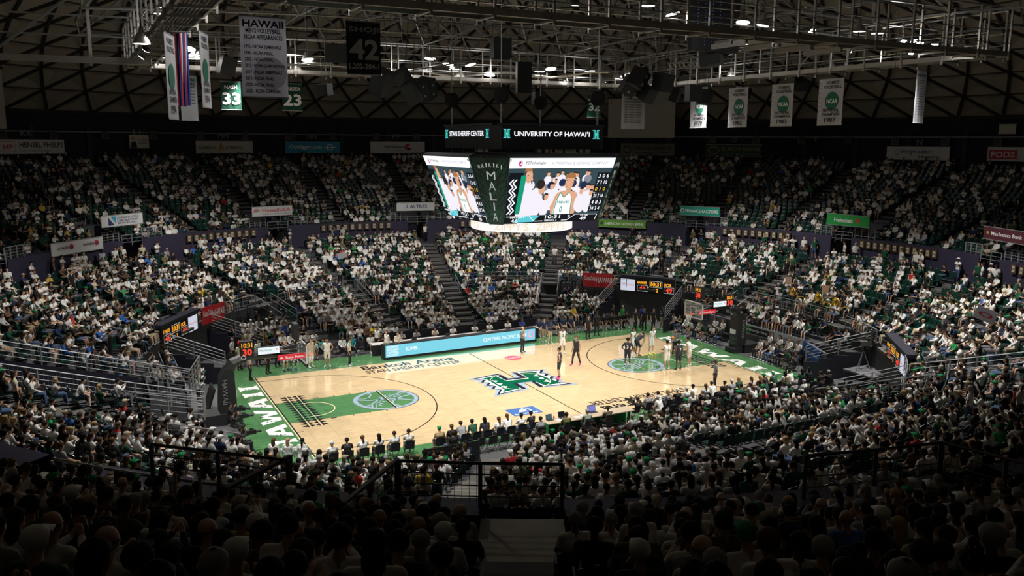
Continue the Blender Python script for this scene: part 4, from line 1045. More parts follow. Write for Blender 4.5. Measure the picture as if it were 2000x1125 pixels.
# name ring above
fr = MB(); HF, WF = 3.55, 3.08
for q in range(4):
    R = Matrix.Rotation(rad(90*q), 3, 'Z'); o = R @ V(0, -HF, 0); F = Fr(o, R @ V(1, 0, 0), (0, 0, 1))
    f = MB().plate(F, -WF, WF, 13.95, 15.18, -.22, 0).build('name_ring_panel', M_black, SB)
    if q == 0: msg, a0, a1 = 'UNIVERSITY OF HAWAI\u02bbI', -2.35, 2.35
    else: msg, a0, a1 = 'STAN SHERIFF CENTER', -2.35, 2.35
    if q in (0, 3):
        text(F, msg, a0, a1, 14.62, 14.92, E_w, f, .015, .015)
        for s in (-1, 1):
            hm = MB(); c0 = s*2.78
            for t in (-1, 1): flat(F, [(c0+t*.24, 14.52), (c0+t*.12, 14.60), (c0+t*.13, 14.92), (c0+t*.24, 15.0), (c0+t*.04, 15.0), (c0+t*.03, 14.52)][::-t], None, mb=hm, n=.013)
            flat(F, [(c0-.12, 14.70), (c0+.12, 14.70), (c0+.12, 14.82), (c0-.12, 14.82)], None, mb=hm, n=.0135); hm.build('emblem', E_cy, f)
            hi = MB()
            for t in (-1, 1): flat(F, [(c0+t*.17, 14.58), (c0+t*.16, 14.95), (c0+t*.07, 14.95), (c0+t*.07, 14.58)][::t], None, mb=hi, n=.016)
            hi.build('emblem_inlay', E_g, f)
    ce = MB(); 
    for s in (1,): ce.poly([R @ V(WF, -HF, 13.95), R @ V(HF, -WF, 13.95), R @ V(HF, -WF, 15.18), R @ V(WF, -HF, 15.18)])
    ce.build('ring_corner', M_black, SB)
tr = MB()
for q in range(4):
    R = Matrix.Rotation(rad(90*q), 3, 'Z')
    for x in (-2.6, -.9, .9, 2.6): tr.tube([R @ V(x, -3.3, 13.4), R @ V(x, -3.3, 14.1)], .04)
    tr.bar(R @ V(-4.6, -4.3, 13.6), R @ V(4.6, -4.3, 13.6), .12, .12); tr.bar(R @ V(-3.3, -3.5, 15.25), R @ V(3.3, -3.5, 15.25), .08, .1); tr.bar(R @ V(-4, -2, 13.62), R @ V(4, -2, 13.62), .1, .1)
tr.box((0, 0, 13.45), (6.4, 6.4, .12)); tr.build('hanging_frame', M_darksteel, SB)
MB().lathe((0, 0, 0), [(.1, 9.36), (2.9, 9.36), (2.98, 9.4), (2.98, 9.98), (2.9, 10.0), (.1, 10.0)], 48).build('glowing_ring', em('ring_glow', (1, .98, .95), 1.0), SB, True)
zr = MB()
for base in (-148, -102, -15, 60, 150):      # the restaurant name wraps the ring
    co, sz, fs = text_data("ZIPPY'S", .0, 3)
    for_ = [pol(3.0, base+c[0]/sz[0]*38, 9.48+c[1]/sz[1]*.40) for c in co]; zr.add(for_, fs)
zr.build('ring_lettering', E_lc, SB)
ch = MB(); mt = MB()
for sx in (-1, 1):
    for sy in (-1, 1):
        ch.tube([(3.0*sx, 3.3*sy, 15.2), (3.0*sx, 3.3*sy, 22.5)], .025, 5)
        mt.lathe((3.0*sx, 3.3*sy, 16.75), [(.0, -.42), (.25, -.40), (.42, -.2), (.45, 0), (.42, .2), (.25, .40), (0, .42)], 8)
        for k in range(5): ch.box((3.0*sx, 3.3*sy, 15.3+.22*k), (.12 if k % 2 else .05, .05 if k % 2 else .12, .2))
ch.build('hoist_chain', M_steel, SB)
mt.build('hoist_motor', M_blackcloth, SB)
# ================================================================ CATWALK
CW = sroot('catwalk'); ZW = 18.9
M_deck = mat('catwalk_grating', (.30, .27, .23), .45, .6, noise=.4, nscale=14)
M_cwb = mat('catwalk_beam', (.42, .40, .37), .42, .5, noise=.2, nscale=6)
sides = [((-19.2, 15.5), (19.6, 15.5)), ((19.6, 15.5), (19.6, -15.2)), ((19.6, -15.2), (-19.2, -15.2)), ((-19.2, -15.2), (-19.2, 15.5))]
for (x0, y0), (x1, y1) in sides:
    a, b = V(x0, y0, ZW), V(x1, y1, ZW); t = (b-a).normalized(); nrm = V(t.y, -t.x, 0); L = (b-a).length
    for s in (-.62, .62): MB().bar(a+nrm*s, b+nrm*s, .10, .26).build('edge_beam', M_cwb, CW)
    mb = MB(); k = int(L/2.4)
    for i in range(9): o_ = nrm*(-.56+.14*i); mb.bar(a+o_+V(0, 0, .03), b+o_+V(0, 0, .03), .07, .05)
    mb.bar(a+V(0, 0, .07), b+V(0, 0, .07), 1.2, .02)
    mb.build('deck_grating', M_deck, CW)
    for i in range(k+1):
        p = a.lerp(b, i/k)
        MB().bar(p-nrm*.75-V(0, 0, .13), p+nrm*.75-V(0, 0, .13), .10, .12).build('cross_beam', M_cwb, CW)
        for s in (-.72, .72): MB().bar(p+nrm*s-V(0, 0, .32), p+nrm*s+V(0, 0, 2.3), .09, .09).build('hanger_post', M_cwb, CW)
    for s in (-.70, .70):
        for h in (.5, 1.1, 2.25): MB().tube([a+nrm*s+V(0, 0, h), b+nrm*s+V(0, 0, h)], .028 if h < 2 else .05, 5).build('guard_rail', M_steel, CW)
for yy in (14.0,):      # side arms and stiffener platform on the long run nearest the camera
    pass
for x0, x1, y in ((3.4, 9.2, -13.4),):
    pl = MB().box(((x0+x1)/2, y, ZW-.02), (x1-x0, 1.9, .10)); pl.build('side_platform', M_deck, CW)
    for xx in np.linspace(x0, x1, 4): MB().bar((xx, y-1.2, ZW-.2), (xx, y+1.1, ZW-.2), .14, .22).build('side_arm', M_cwb, CW)
# left wing walkway running out toward the dome edge
a, b = V(-19.2, 5.5, 18.35), V(-43, 9.5, 18.5)
MB().bar(a, b, .5, .3).build('wing_walkway', M_cwb, CW)
for i in range(5): p = a.lerp(b, (i+.6)/5); MB().bar(p-V(0, 0, .3), p+V(.4*(1 if i else 0), -.2, 4.5), .16, .16).build('wing_post', M_cwb, CW)
for h in (1.2, 2.2): MB().tube([a+V(0, 0, h), b+V(0, 0, h)], .05, 5).build('wing_rail', M_steel, CW)
MB().bar((-27.0, 6.8, 18.2), (-21.5, 5.6, 22.5), .12, .12).build('wing_brace', M_steel, CW)
# space frame above
TR = sroot('roof_truss'); R_ = random.Random(11); M_tube = mat('white_truss_tube', (.16, .16, .152), .5, .2); nodes = {}
for i in range(-4, 5):
    for j in range(-4, 5):
        x, y = i*5.6, j*4.9
        nodes[i, j, 0] = V(x+R_.uniform(-.3, .3), y, 20.6+.8*(1-(x*x+y*y)/700)); nodes[i, j, 1] = V(x+2.8, y+2.4, 23.4+1.4*(1-(x*x+y*y)/700))
cnt = 0
for (i, j, k), p in nodes.items():
    L = [(i+1, j, k), (i, j+1, k)]
    if k == 0: L += [(i, j, 1), (i-1, j-1, 1)] if (i+j) % 2 else [(i-1, j, 1)]
    for n_ in L:
        if n_ in nodes and (inview(p, 60) or inview(nodes[n_], 60)):
            MB().tube([p, nodes[n_]], R_.choice((.05, .065, .08)), 5).build('truss_tube', M_tube, TR); cnt += 1
for _ in range(70):
    x, y = R_.uniform(-19, 21), R_.uniform(-15, 17); z = R_.uniform(19.6, 22.6); a = R_.choice((0, 90, 35, 145, 62)); L = R_.uniform(2, 6)
    p, q2 = V(x, y, z), V(x+L*math.cos(rad(a)), y+L*math.sin(rad(a)), z+R_.uniform(-.9, .9))
    if inview(p, 0): MB().tube([p, q2], R_.choice((.03, .04, .055)), 5).build('truss_brace', M_tube, TR)
for _ in range(60):
    x, y = R_.uniform(-16, 18), R_.uniform(-13, 15); z = R_.uniform(17.0, 19.5)
    if inview(V(x, y, z), 0) and not (abs(x) < 5 and abs(y) < 5): MB().tube([(x, y, z), (x+R_.uniform(-.3, .3), y, 23)], .012, 3).build('drop_cable', M_darksteel, TR)
mb = MB().tube([pol(17, a, 19.4+.2*math.sin(a)) for a in range(40, 141, 5)], .09, 6); mb.build('ring_duct', M_cwb, TR)
# box truss by the right-hand loudspeakers
bt = MB(); a, b = onz(1310, 135, 18.6), onz(1402, 128, 18.6)
a, b = ony(1312, 135, 2.0), ony(1402, 130, 2.0)
for dy in (0, .4):
    for dz in (0, .4): bt.tube([a+V(0, dy, dz), b+V(0, dy, dz)], .03, 5)
n_ = 10
for i in range(n_):
    p, q2 = a.lerp(b, i/n_), a.lerp(b, (i+1)/n_); bt.tube([p, q2+V(0, 0, .4)], .018, 4); bt.tube([p+V(0, .4, .4), q2+V(0, .4, 0)], .018, 4); bt.tube([p+V(0, 0, .4), q2+V(0, .4, .4)], .018, 4)
o = bt.build('box_truss', mat('aluminium_truss', (.5, .5, .5), .35, .8)); tag(o, 'short silver lattice box truss hanging beside the right cluster of black loudspeakers', 'truss')
# ---------------------------------------------------------------- lamps
M_bell = mat('lamp_reflector', (.30, .29, .27), .35, .6)
def bell(p, kind, tilt=(0, 0), lab='', r=.29):
    t = thing('high_bay_lamp', lab, 'lamp', p, 0, 'arena lamps')
    R = Matrix.Rotation(rad(tilt[0]), 3, 'X') @ Matrix.Rotation(rad(tilt[1]), 3, 'Y')
    MB().lathe(p, [(r, 0), (r*.97, .05), (r*.75, .22), (r*.42, .34), (r*.32, .36), (r*.30, .56), (0, .58)], 16, 0, R).build('reflector', M_bell, t, True)
    MB().add([Vector(p)+R @ V(r*.93*math.cos(2*math.pi*j/16), r*.93*math.sin(2*math.pi*j/16), .01) for j in range(16)], [tuple(range(15, -1, -1))]).build('glowing_lens', M_lamp if kind else M_lampd, t)
    MB().tube([Vector(p)+R @ V(0, 0, .56), Vector(p)+V(0, 0, 2.2)], .02, 4).build('drop_rod', M_darksteel, t); return t
def flood(p, az, lab, s=.22):
    t = thing('flood_lamp', lab, 'lamp', p, 0, 'arena lamps'); R = Matrix.Rotation(rad(az), 3, 'Z') @ Matrix.Rotation(rad(-52), 3, 'X')
    MB().box(p, (s*1.5, s*.55, s*1.1), R).build('lamp_housing', M_black, t); MB().box(Vector(p)+R @ V(0, s*.3, 0), (s*1.3, .02, s*.9), R).build('glowing_lens', M_lamp, t)
    MB().tube([Vector(p), Vector(p)+V(0, 0, .5)], .03, 5).build('bracket', M_darksteel, t); return t
LP = [(309, 18, -18.2, 'x', 1), (308, 27, -18.6, 'x', 0), (277, 79, -20.3, 'x', 0), (277, 86, -20.6, 'x', 0), (369, 96, 14.4, 'y', 1), (378, 115, 14.6, 'y', 0), (395, 109, 14.2, 'y', 1), (459, 110, 14.6, 'y', 1), (566, 107, 14.8, 'y', 0), (601, 117, 14.7, 'y', 1), (579, 139, 15.9, 'y', 0),
      (840, 115, 14.0, 'y', 1), (834, 139, 15.3, 'y', 0), (875, 126, 14.6, 'y', 1), (919, 127, 14.4, 'y', 1), (887, 136, 14.9, 'y', 0), (897, 149, 15.6, 'y', 0), (956, 147, 15.5, 'y', 1), (1054, 140, 14.8, 'y', 1), (1076, 135, 14.0, 'y', 1), (1064, 161, 15.9, 'y', 0), (1100, 157, 14.9, 'y', 1),
      (1152, 140, 14.2, 'y', 1), (1206, 151, 15.0, 'y', 1), (1230, 143, 14.4, 'y', 1), (1174, 162, 15.2, 'y', 1), (1405, 155, 20.4, 'x', 1), (1428, 148, 20.3, 'x', 0), (1624, 136, 20.3, 'x', 1),
      (1265, 12, -14.2, 'y', 0), (1314, 28, -14.2, 'y', 1), (1451, 44, -14.3, 'y', 1), (1488, 50, -14.3, 'y', 1), (1678, 62, -14.2, 'y', 0), (1714, 66, -14.0, 'y', 0), (1862, 102, -14.0, 'y', 1), (1873, 96, -13.6, 'y', 1)]
WHERE = {'x-': 'left catwalk', 'yf': 'far catwalk', 'yn': 'near catwalk', 'x+': 'right catwalk'}
ORD = ['first', 'second', 'third', 'fourth', 'fifth', 'sixth', 'seventh', 'eighth', 'ninth', 'tenth', 'eleventh', 'twelfth', 'thirteenth', 'fourteenth', 'fifteenth', 'sixteenth', 'seventeenth', 'eighteenth', 'nineteenth', 'twentieth', 'twenty-first', 'twenty-second', 'twenty-third', 'twenty-fourth', 'twenty-fifth', 'twenty-sixth']
cn = {}
for u, v, d, ax, kind in sorted(LP, key=lambda l: l[0]):
    w = WHERE[('x-' if d < 0 else 'x+') if ax == 'x' else ('yf' if d > 0 else 'yn')]; cn[w] = cn.get(w, 0)+1
    p = onx(u, v, d) if ax == 'x' else ony(u, v, d)
    bell(p, kind, (RND.uniform(-18, 8) if kind else 0, RND.uniform(-12, 12) if kind else 0), '%s bell lamp by the %s, %s from its left end' % ('dazzling white' if kind else 'softly glowing', w, ORD[cn[w]-1]), .42 if d > 0 and ax == 'y' else .31)
for i, (u, v, d, ax, az, lb) in enumerate([(340, 14, -18.0, 'x', -60, 'square flood lamp at the top of the left catwalk'), (286, 96, -20.0, 'x', 60, 'small flood lamp low on the outer side of the left catwalk corner'), (278, 110, -20.3, 'x', 80, 'smallest flood lamp at the bottom corner of the left catwalk'),
        (1123, 5, -12.5, 'y', -10, 'glowing flood lamp above the near catwalk, alone at the top'), (1585, 58, -13.8, 'y', 190, 'white flood lamp over the near catwalk behind the hanging cables'), (1763, 79, -13.4, 'y', 180, 'wide flood lamp inside the right catwalk corner'), (1783, 78, -13.2, 'y', 180, 'bright round-looking flood lamp in the middle of the corner group'),
        (1796, 84, -13.6, 'y', 150, 'tilted flood lamp right of the corner group'), (1825, 87, -13.8, 'y', 140, 'outermost tilted flood lamp at the right catwalk corner'), (1676, 83, -14.6, 'y', 170, 'flood lamp with blue cable sitting on the near catwalk rail'), (1780, 101, -14.4, 'y', 180, 'flood lamp hung lowest under the right corner group')]):
    flood(onx(u, v, d) if ax == 'x' else ony(u, v, d), az, lb, .24)
# ---------------------------------------------------------------- loudspeakers
M_spk = mat('speaker_case', (.009, .011, .012), .55); M_spkg = mat('speaker_grille', (.014, .018, .02), .6)
def speaker(u, v, y, w, h, d, rx, rz, lab, ry=0, pair=False):
    p = ony(u, v, y); t = thing('loudspeaker', lab, 'loudspeaker', p, 0, 'hanging loudspeakers')
    R = Matrix.Rotation(rad(rz), 3, 'Z') @ Matrix.Rotation(rad(rx), 3, 'X') @ Matrix.Rotation(rad(ry), 3, 'Y')
    m = MB(); P = [Vector(p)+R @ V(x*w/2*(1 if yy < 0 else .62), yy*d/2, z*h/2) for z in (-1, 1) for yy in (-1, 1) for x in (-1, 1)]
    m.add(P, [(0, 2, 3, 1), (4, 5, 7, 6), (0, 1, 5, 4), (2, 6, 7, 3), (0, 4, 6, 2), (1, 3, 7, 5)]); m.build('cabinet', M_spk, t)
    MB().box(Vector(p)+R @ V(0, -d/2-.01, 0), (w*.92, .02, h*.92), R).build('grille', M_spkg, t)
    if pair:
        for s in (-1, 1): MB().box(Vector(p)+R @ V(0, -d/2-.03, s*h*.24), (w*.16, .02, w*.16), R).build('horn_mouth', mat('horn_grey', (.25, .26, .27), .5), t)
    c = MB()
    for s in (-1, 1): c.tube([Vector(p)+R @ V(s*w*.4, 0, h/2), Vector(p)+V(s*w*.2, 0, h/2+3.2)], .014, 4)
    c.build('hanging_cable', M_darksteel, t); return t
SPK = [(441, 128, 13.0, 1.0, 1.1, .8, 10, 20, 'black loudspeaker beside the green 33 banner under the far catwalk', 12), (655, 104, 8, 1.5, 1.1, .9, 5, 0, 'black loudspeaker hanging left of the tall dark 42 banner', 0), (636, 175, 12, .9, .75, .8, 8, -55, 'small loudspeaker with pale side below the far catwalk left of the 42 banner', 0),
       (744, 160, 3, 1.0, 1.45, 1.0, 25, 35, 'angled black loudspeaker just below the 42 banner', -10), (792, 157, 1, .95, 1.25, .9, 20, -20, 'upper tilted cabinet of the left loudspeaker cluster', -28), (806, 180, 0, .8, 1.2, .9, 20, -40, 'lower cabinet with pale side in the left loudspeaker cluster', -20), (819, 176, 1, .7, 1.1, .9, 12, 15, 'horn-mouthed middle cabinet of the left loudspeaker cluster', -25), (833, 172, 1.5, .7, 1.1, .9, 12, 30, 'rightmost horn-mouthed cabinet of the left loudspeaker cluster', -25),
       (975, 95, -2, 1.05, 1.05, .9, 0, 0, 'square black loudspeaker centred above the video scoreboard', 0), (1020, 140, 5, .95, 1.15, .9, 0, -8, 'upper cabinet of the tall black loudspeaker column over the scoreboard', 0), (1020, 168, 5, .95, .9, .9, 0, -8, 'lower cabinet of the tall black loudspeaker column over the scoreboard', 0), (1050, 192, 6, .8, .8, .8, 0, 0, 'small dark loudspeaker low beside the tall column', 0),
       (1246, 152, -1, 1.0, 1.1, .9, 22, 25, 'upper left cabinet of the big right loudspeaker cluster', 20), (1226, 168, 0, .9, 1.0, .9, 22, -10, 'lowest left cabinet of the big right loudspeaker cluster', 25), (1262, 182, -1, .9, .9, .9, 30, 10, 'bottom centre cabinet of the big right loudspeaker cluster', 10), (1293, 160, -2, 1.1, 1.0, .9, 15, 10, 'upper right cabinet of the big right loudspeaker cluster', 0), (1286, 182, -1, 1.1, 1.0, .9, 35, -20, 'pale-faced lower cabinet of the big right loudspeaker cluster', 12), (1313, 183, 0, .9, .9, .9, 20, 40, 'small rear cabinet right of the big loudspeaker cluster', 0),
       (1352, 182, 3, 1.0, 1.1, .9, 0, -5, 'black loudspeaker directly above the 1979 banner', 0), (1377, 190, 4, .7, 1.0, .9, 10, 30, 'slim tilted loudspeaker right above the 1979 banner', 15), (1388, 112, -10, .95, .85, 1.0, -10, 35, 'large dark wedge loudspeaker hanging alone in front of the box truss', 0), (1450, 181, 6, 1.0, .8, .9, 10, 20, 'loudspeaker overlapping the 1982 banner', 0), (1550, 140, 8, 1.3, .85, .9, 8, 15, 'upper loudspeaker of the pair beside the 1983 banner', 0), (1562, 165, 8, 1.2, .8, .9, 30, -15, 'pale lower loudspeaker of the pair beside the 1983 banner', 0)]
for i, s in enumerate(SPK): speaker(*s[:9], ry=s[9], pair='horn' in s[8] or i in (12, 13))
# dark hanging LED wall seen edge-on above the near catwalk
p0, p1 = ony(1348, 60, -10.5), ony(1440, 60, -10.5)
t = thing('hanging_video_wall', 'tall dark switched-off panel wall hanging above the near catwalk, dotted with tiny lights', 'screen', p0)
MB().box(((p0.x+p1.x)/2, -10.5, 21.0), (p1.x-p0.x, .3, 4.6)).build('panel_wall', M_black, t)
dm = MB()
for i in range(4):
    for j in range(24): dm.box((p0.x+.3+.45*i, -10.68, 19.0+.16*j), (.02, .02, .02))
dm.build('status_lights', em('status_blue', (.1, .2, .5), .8), t)['kind'] = 'stuff'
# ---------------------------------------------------------------- hanging banners
M_vin = mat('banner_white', (.62, .62, .66), .75, noise=.08, nscale=3); M_gb = mat('banner_green', (.004, .085, .050), .75, noise=.2, nscale=2); M_dgb = mat('banner_dark_green', (.004, .022, .017), .75)
def translucent(m):
    if m.get('tl'): return
    m['tl'] = 1; nt = m.node_tree; b = nt.nodes['Principled BSDF']; out = nt.nodes['Material Output']; t = nt.nodes.new('ShaderNodeBsdfTranslucent'); t.inputs[0].default_value = b.inputs['Base Color'].default_value
    mx = nt.nodes.new('ShaderNodeMixShader'); mx.inputs[0].default_value = .45; nt.links.new(b.outputs[0], mx.inputs[1]); nt.links.new(t.outputs[0], mx.inputs[2]); nt.links.new(mx.outputs[0], out.inputs[0])
translucent(M_vin); translucent(M_gb)
M_lt = mat('banner_letter_white', (.75, .75, .76), .7); M_gt = mat('banner_letter_green', (.004, .10, .06), .7); M_shade = mat('banner_print_grey', (.42, .42, .47), .75)
def banner(name, lab, F, w, h, m, rows, extra=None, cat='banner', grp='hanging banners', rods=True):
    """F: lower-left corner frame. rows: (text, a0, a1, b0, b1, material) in fractions of the banner."""
    t = thing(name, lab, cat, F.P(w/2, 0, 0), 0, grp); n = 12; mb = MB(); k0 = 0
    for i in range(n+1):
        wv = .012*math.sin(i*1.7)
        for b in (0, h): k0 += 1; mb.v.append(tuple(F.P(w*i/n, b, wv)))
    for i in range(n+1):
        wv = .012*math.sin(i*1.7)-.01
        for b in (0, h): mb.v.append(tuple(F.P(w*i/n, b, wv)))
    for i in range(n):
        q_ = 2*i; mb.f.append((q_, q_+2, q_+3, q_+1)); q2 = k0+2*i; mb.f.append((q2+1, q2+3, q2+2, q2)); mb.m += [0, 0]
    mb.build('cloth', m, t, True)
    by = {}
    for (s, a0, a1, b0, b1, tm) in rows: text_to(by.setdefault(tm.name, MB()), F, s, a0*w, a1*w, b0*h, b1*h, .02, .03)
    for k, q_ in by.items(): q_.build('lettering', MATS[k], t)
    if rods:
        for b in (0, h): MB().tube([F.P(-.03, b, 0), F.P(w+.03, b, 0)], .022, 6).build('rod', M_steelp, t)
        c = MB()
        for a in (.02, w-.02): c.tube([F.P(a, h, 0), F.P(a, h+.9, 0)], .008, 3)
        c.build('hanging_line', M_steel, t)
    if extra: extra(t, F, w, h)
    return t
def frame_px(x0, y0, x1, y1, plane, d):
    f = {'y': ony, 'x': onx}[plane]; a = f(x0, y1, d); b = f(x1, y1, d); c = f(x0, y0, d)
    r = V(1, 0, 0) if plane == 'y' else V(0, -1, 0)
    return Fr(a, r, (0, 0, 1)), abs((b-a).dot(r)), (c.z-a.z)
def b_men(t, F, w, h):
    m = MB(); flat(F, ellipse(None, .62*w, .30*h, .36*w, .36*w, 28), None, mb=m, n=.016); fm = mat('faded_seal_print', (.86, .86, .88), .75); translucent(fm); m.build('faded_seal', fm, t)
F, w, h = frame_px(474, 30, 563, 189, 'y', -15.9)
rows = [('HAWAII', .06, .95, .865, .955, M_ink), ("MEN'S VOLLEYBALL", .12, .88, .795, .855, M_ink), ('NCAA APPEARANCES', .09, .92, .715, .775, M_gt)]
for i, s in enumerate(('1995 - NCAA SEMIFINALS', '1996 - NCAA FINAL', '2002 - NCAA FINAL', '2015 - NCAA QUARTERFINAL', '2017 - NCAA SEMIFINALS', '2019 - NCAA FINAL', '2023 - NCAA FINAL', '2025 - NCAA SEMIFINAL')):
    rows.append((s, .08, .08+.0365*len(s), .605-.0785*i, .65-.0785*i, M_ink))
banner('appearance_banner', 'largest white banner, listing eight volleyball years in black, hanging below the near catwalk', F, w, h, M_vin, rows, b_men)
F, w, h = frame_px(678, 40, 744, 144, 'y', -15.9)
banner('jersey_banner', 'dark green banner with big grey 42 and the figures 1,202-204-1, near catwalk', F, w, h, M_dgb, [('SHOJI', .07, .95, .77, .90, M_shade), ('42', .08, .95, .28, .67, M_lt), ('1,202-204-1', .06, .95, .08, .21, M_lt)])
F, w, h = frame_px(433, 159, 472, 214, 'y', 15.9)
banner('jersey_banner', 'green banner with white 33 hanging from the far catwalk, left', F, w, h, M_gb, [('NASH', .18, .82, .74, .88, M_lt), ('33', .06, .96, .18, .62, M_lt)])
F, w, h = frame_px(552, 163, 591, 216, 'y', 15.9)
banner('jersey_banner', 'green banner with white 23 half hidden behind the largest white banner', F, w, h, M_gb, [('CARTER', .10, .92, .74, .88, M_lt), ('23', .06, .96, .18, .62, M_lt)])
F, w, h = frame_px(1147, 184, 1173, 229, 'y', 15.9)
banner('jersey_banner', 'green banner with white 32 hanging right of the scoreboard hoist', F, w, h, M_gb, [('MOSLEY', .06, .94, .70, .82, M_lt), ('32', .10, .92, .28, .62, M_lt)])
def lst(n, t1, t2, head='HAWAII'):
    r = [(head, .08, .92, .87, .95, M_gt), (t1, .12, .88, .80, .85, M_ink), (t2, .12, .88, .73, .78, M_gt)]
    for i in range(n): r.append(('%d - NCAA 1st Round' % (1989+4*i), .12, .85, .65-.068*i, .685-.068*i, M_ink))
    return r
def seal(t, F, w, h):
    m = MB(); flat(F, ellipse(None, .5*w, .13*h, .33*w, .33*w*.85, 20), None, mb=m, n=.014); m.build('faded_seal', M_shade, t)
F, w, h = frame_px(1213, 180, 1258, 252, 'y', 15.9)
banner('appearance_banner', 'pale banner of small black lines hanging in front of the grey projection screen', F, w, h, M_vin, lst(8, "WOMEN'S BASKETBALL", 'NCAA APPEARANCES'))
F, w, h = frame_px(355, 148, 388, 235, 'y', 15.9)
banner('appearance_banner', 'grey-white banner of small lines with faded seal at the far left catwalk corner', F, w, h, mat('banner_grey_white', (.42, .46, .52), .75), lst(5, "MEN'S BASKETBALL", 'NCAA APPEARANCES'), seal)
def champ(t, F, w, h):
    m = MB(); flat(F, ellipse(None, .56*w, .52*h, .27*w, .27*w*1.05, 24), None, mb=m, n=.018); o = m.build('green_disc', M_gt, t); text(F, 'NCAA', .36*w, .78*w, .47*h, .57*h, M_lt, o, .024, .02)
    z = MB()
    for i in range(9): flat(F, [(.03*w, (.05+.1*i)*h), (.14*w, (.10+.1*i)*h), (.03*w, (.15+.1*i)*h)], None, mb=z, n=.018)
    z.build('tapa_print', M_shade, t)
for (x0, y0, x1, y1, yr, lb) in ((1347, 172, 1379, 250, '1979', 'white banner reading 1979, top hidden by a loudspeaker'), (1421, 173, 1458, 249, '1982', 'white banner with green disc reading 1982, partly behind a loudspeaker'), (1504, 166, 1546, 247, '1983', 'white banner with green disc reading 1983 on the right catwalk'), (1595, 156, 1643, 245, '1987', 'white banner with green disc reading 1987, nearest of the right catwalk row')):
    F, w, h = frame_px(x0, y0, x1, y1, 'x', 20.0)
    banner('champion_banner', lb, F, w, h, M_vin, [("WOMEN'S", .30, .82, .88, .955, M_ink), ('VOLLEYBALL', .20, .92, .79, .86, M_ink), ('NATIONAL', .22, .86, .29, .36, M_ink), ('CHAMPION', .18, .90, .20, .27, M_ink), (yr, .30, .76, .06, .165, M_ink)], champ)
rows = [('HAWAII', .1, .9, .88, .95, M_gt)]+[('%d - NCAA Regional' % (1978+3*i), .1, .9, .80-.05*i, .83-.05*i, M_ink) for i in range(14)]
F, w, h = frame_px(1778, 134, 1798, 240, 'x', 20.0)
a = onx(1776, 240, 20.2); banner('appearance_banner', 'tall narrow-looking banner of fine lines seen obliquely at the right catwalk corner', Fr(onx(1783, 240, 18.5), V(.95, .307, 0), (0, 0, 1)), 1.45, 2.85, M_vin, rows)
def stripes(t, F, w, h):
    m = MB(); flat(F, ellipse(None, .5*w, .5*h, .3*w, .16*h, 20), None, mb=m, n=.018); m.build('green_disc', M_gt, t)
for (u, v, x, lb, rr, ww) in ((413, 212, -18.3, 'white champion banner seen almost edge-on, right one of the two at the left catwalk', V(.10, .99, 0), 1.5), (349, 234, -19.9, 'white champion banner seen edge-on at the far left, beside the flags', V(.10, .99, 0), 1.5)):
    p = onx(u, v, x); d = ray(u, v); F = Fr(p, -rr, (0, 0, 1))
    dv = Vector((p.x-CAM[0], p.y-CAM[1], 0)).normalized(); side = Vector((dv.y, -dv.x, 0)); r = (dv*.97+side*.20).normalized()
    banner('champion_banner', lb, Fr(p-r*1.45, r, (0, 0, 1)), 1.45, 2.75, M_vin, [("WOMEN'S", .2, .82, .88, .955, M_ink), ('VOLLEYBALL', .15, .92, .79, .86, M_ink), ('NATIONAL', .2, .86, .29, .36, M_ink), ('CHAMPION', .15, .90, .20, .27, M_ink), ('1974', .30, .76, .06, .165, M_ink)], stripes)
for k, (u, v, x, cl, lb) in enumerate(((357, 208, -19.5, [(.45, .03, .05), (.6, .6, .6), (.02, .04, .2)], 'red and white striped cloth flag hanging folded between the left banners'), (365, 206, -19.3, [(.35, .02, .04), (.5, .5, .55), (.02, .05, .30)], 'blue-topped striped flag hanging folded beside the grey-white banner'))):
    p = onx(u, v, x); t = thing('flag', lb, 'flag', p, 0, 'flags at the left catwalk')
    for j in range(6): MB().tube([p+V(.05*j-.15, .06*math.sin(j*2), 0), p+V(.05*j-.15+.02, .06*math.cos(j), 2.6)], .045, 5).build('fold', mat('flag_cloth_%d_%d' % (k, j % 3), cl[j % 3] if not (j == 5 and k) else cl[2], .85), t)
    MB().tube([p+V(-.3, 0, 2.65), p+V(.3, 0, 2.65)], .02, 5).build('rod', M_steelp, t)
# projection screens near the dome edge
def proj_screen(p, az, w, h, lab):
    t = thing('projection_screen', lab, 'screen', p); R = Matrix.Rotation(rad(az), 3, 'Z')
    MB().box(p+V(0, 0, h/2), (w, .06, h), R).build('screen_surface', mat('grey_screen', (.30, .28, .25), .8), t); MB().box(p+V(0, 0, h+.08), (w+.2, .2, .2), R).build('roller_case', M_black, t)
p = onr(1251, 269, 43.5); proj_screen(p, math.degrees(math.atan2(p.y, p.x))-90-8, 7.3, 4.1, 'large blank grey projection screen hanging behind the right loudspeaker cluster')
p = onr(-40, 250, 40.5); proj_screen(p, math.degrees(math.atan2(p.y, p.x))-90+20, 7.2, 4.4, 'blank grey projection screen cut off by the left edge of the picture')
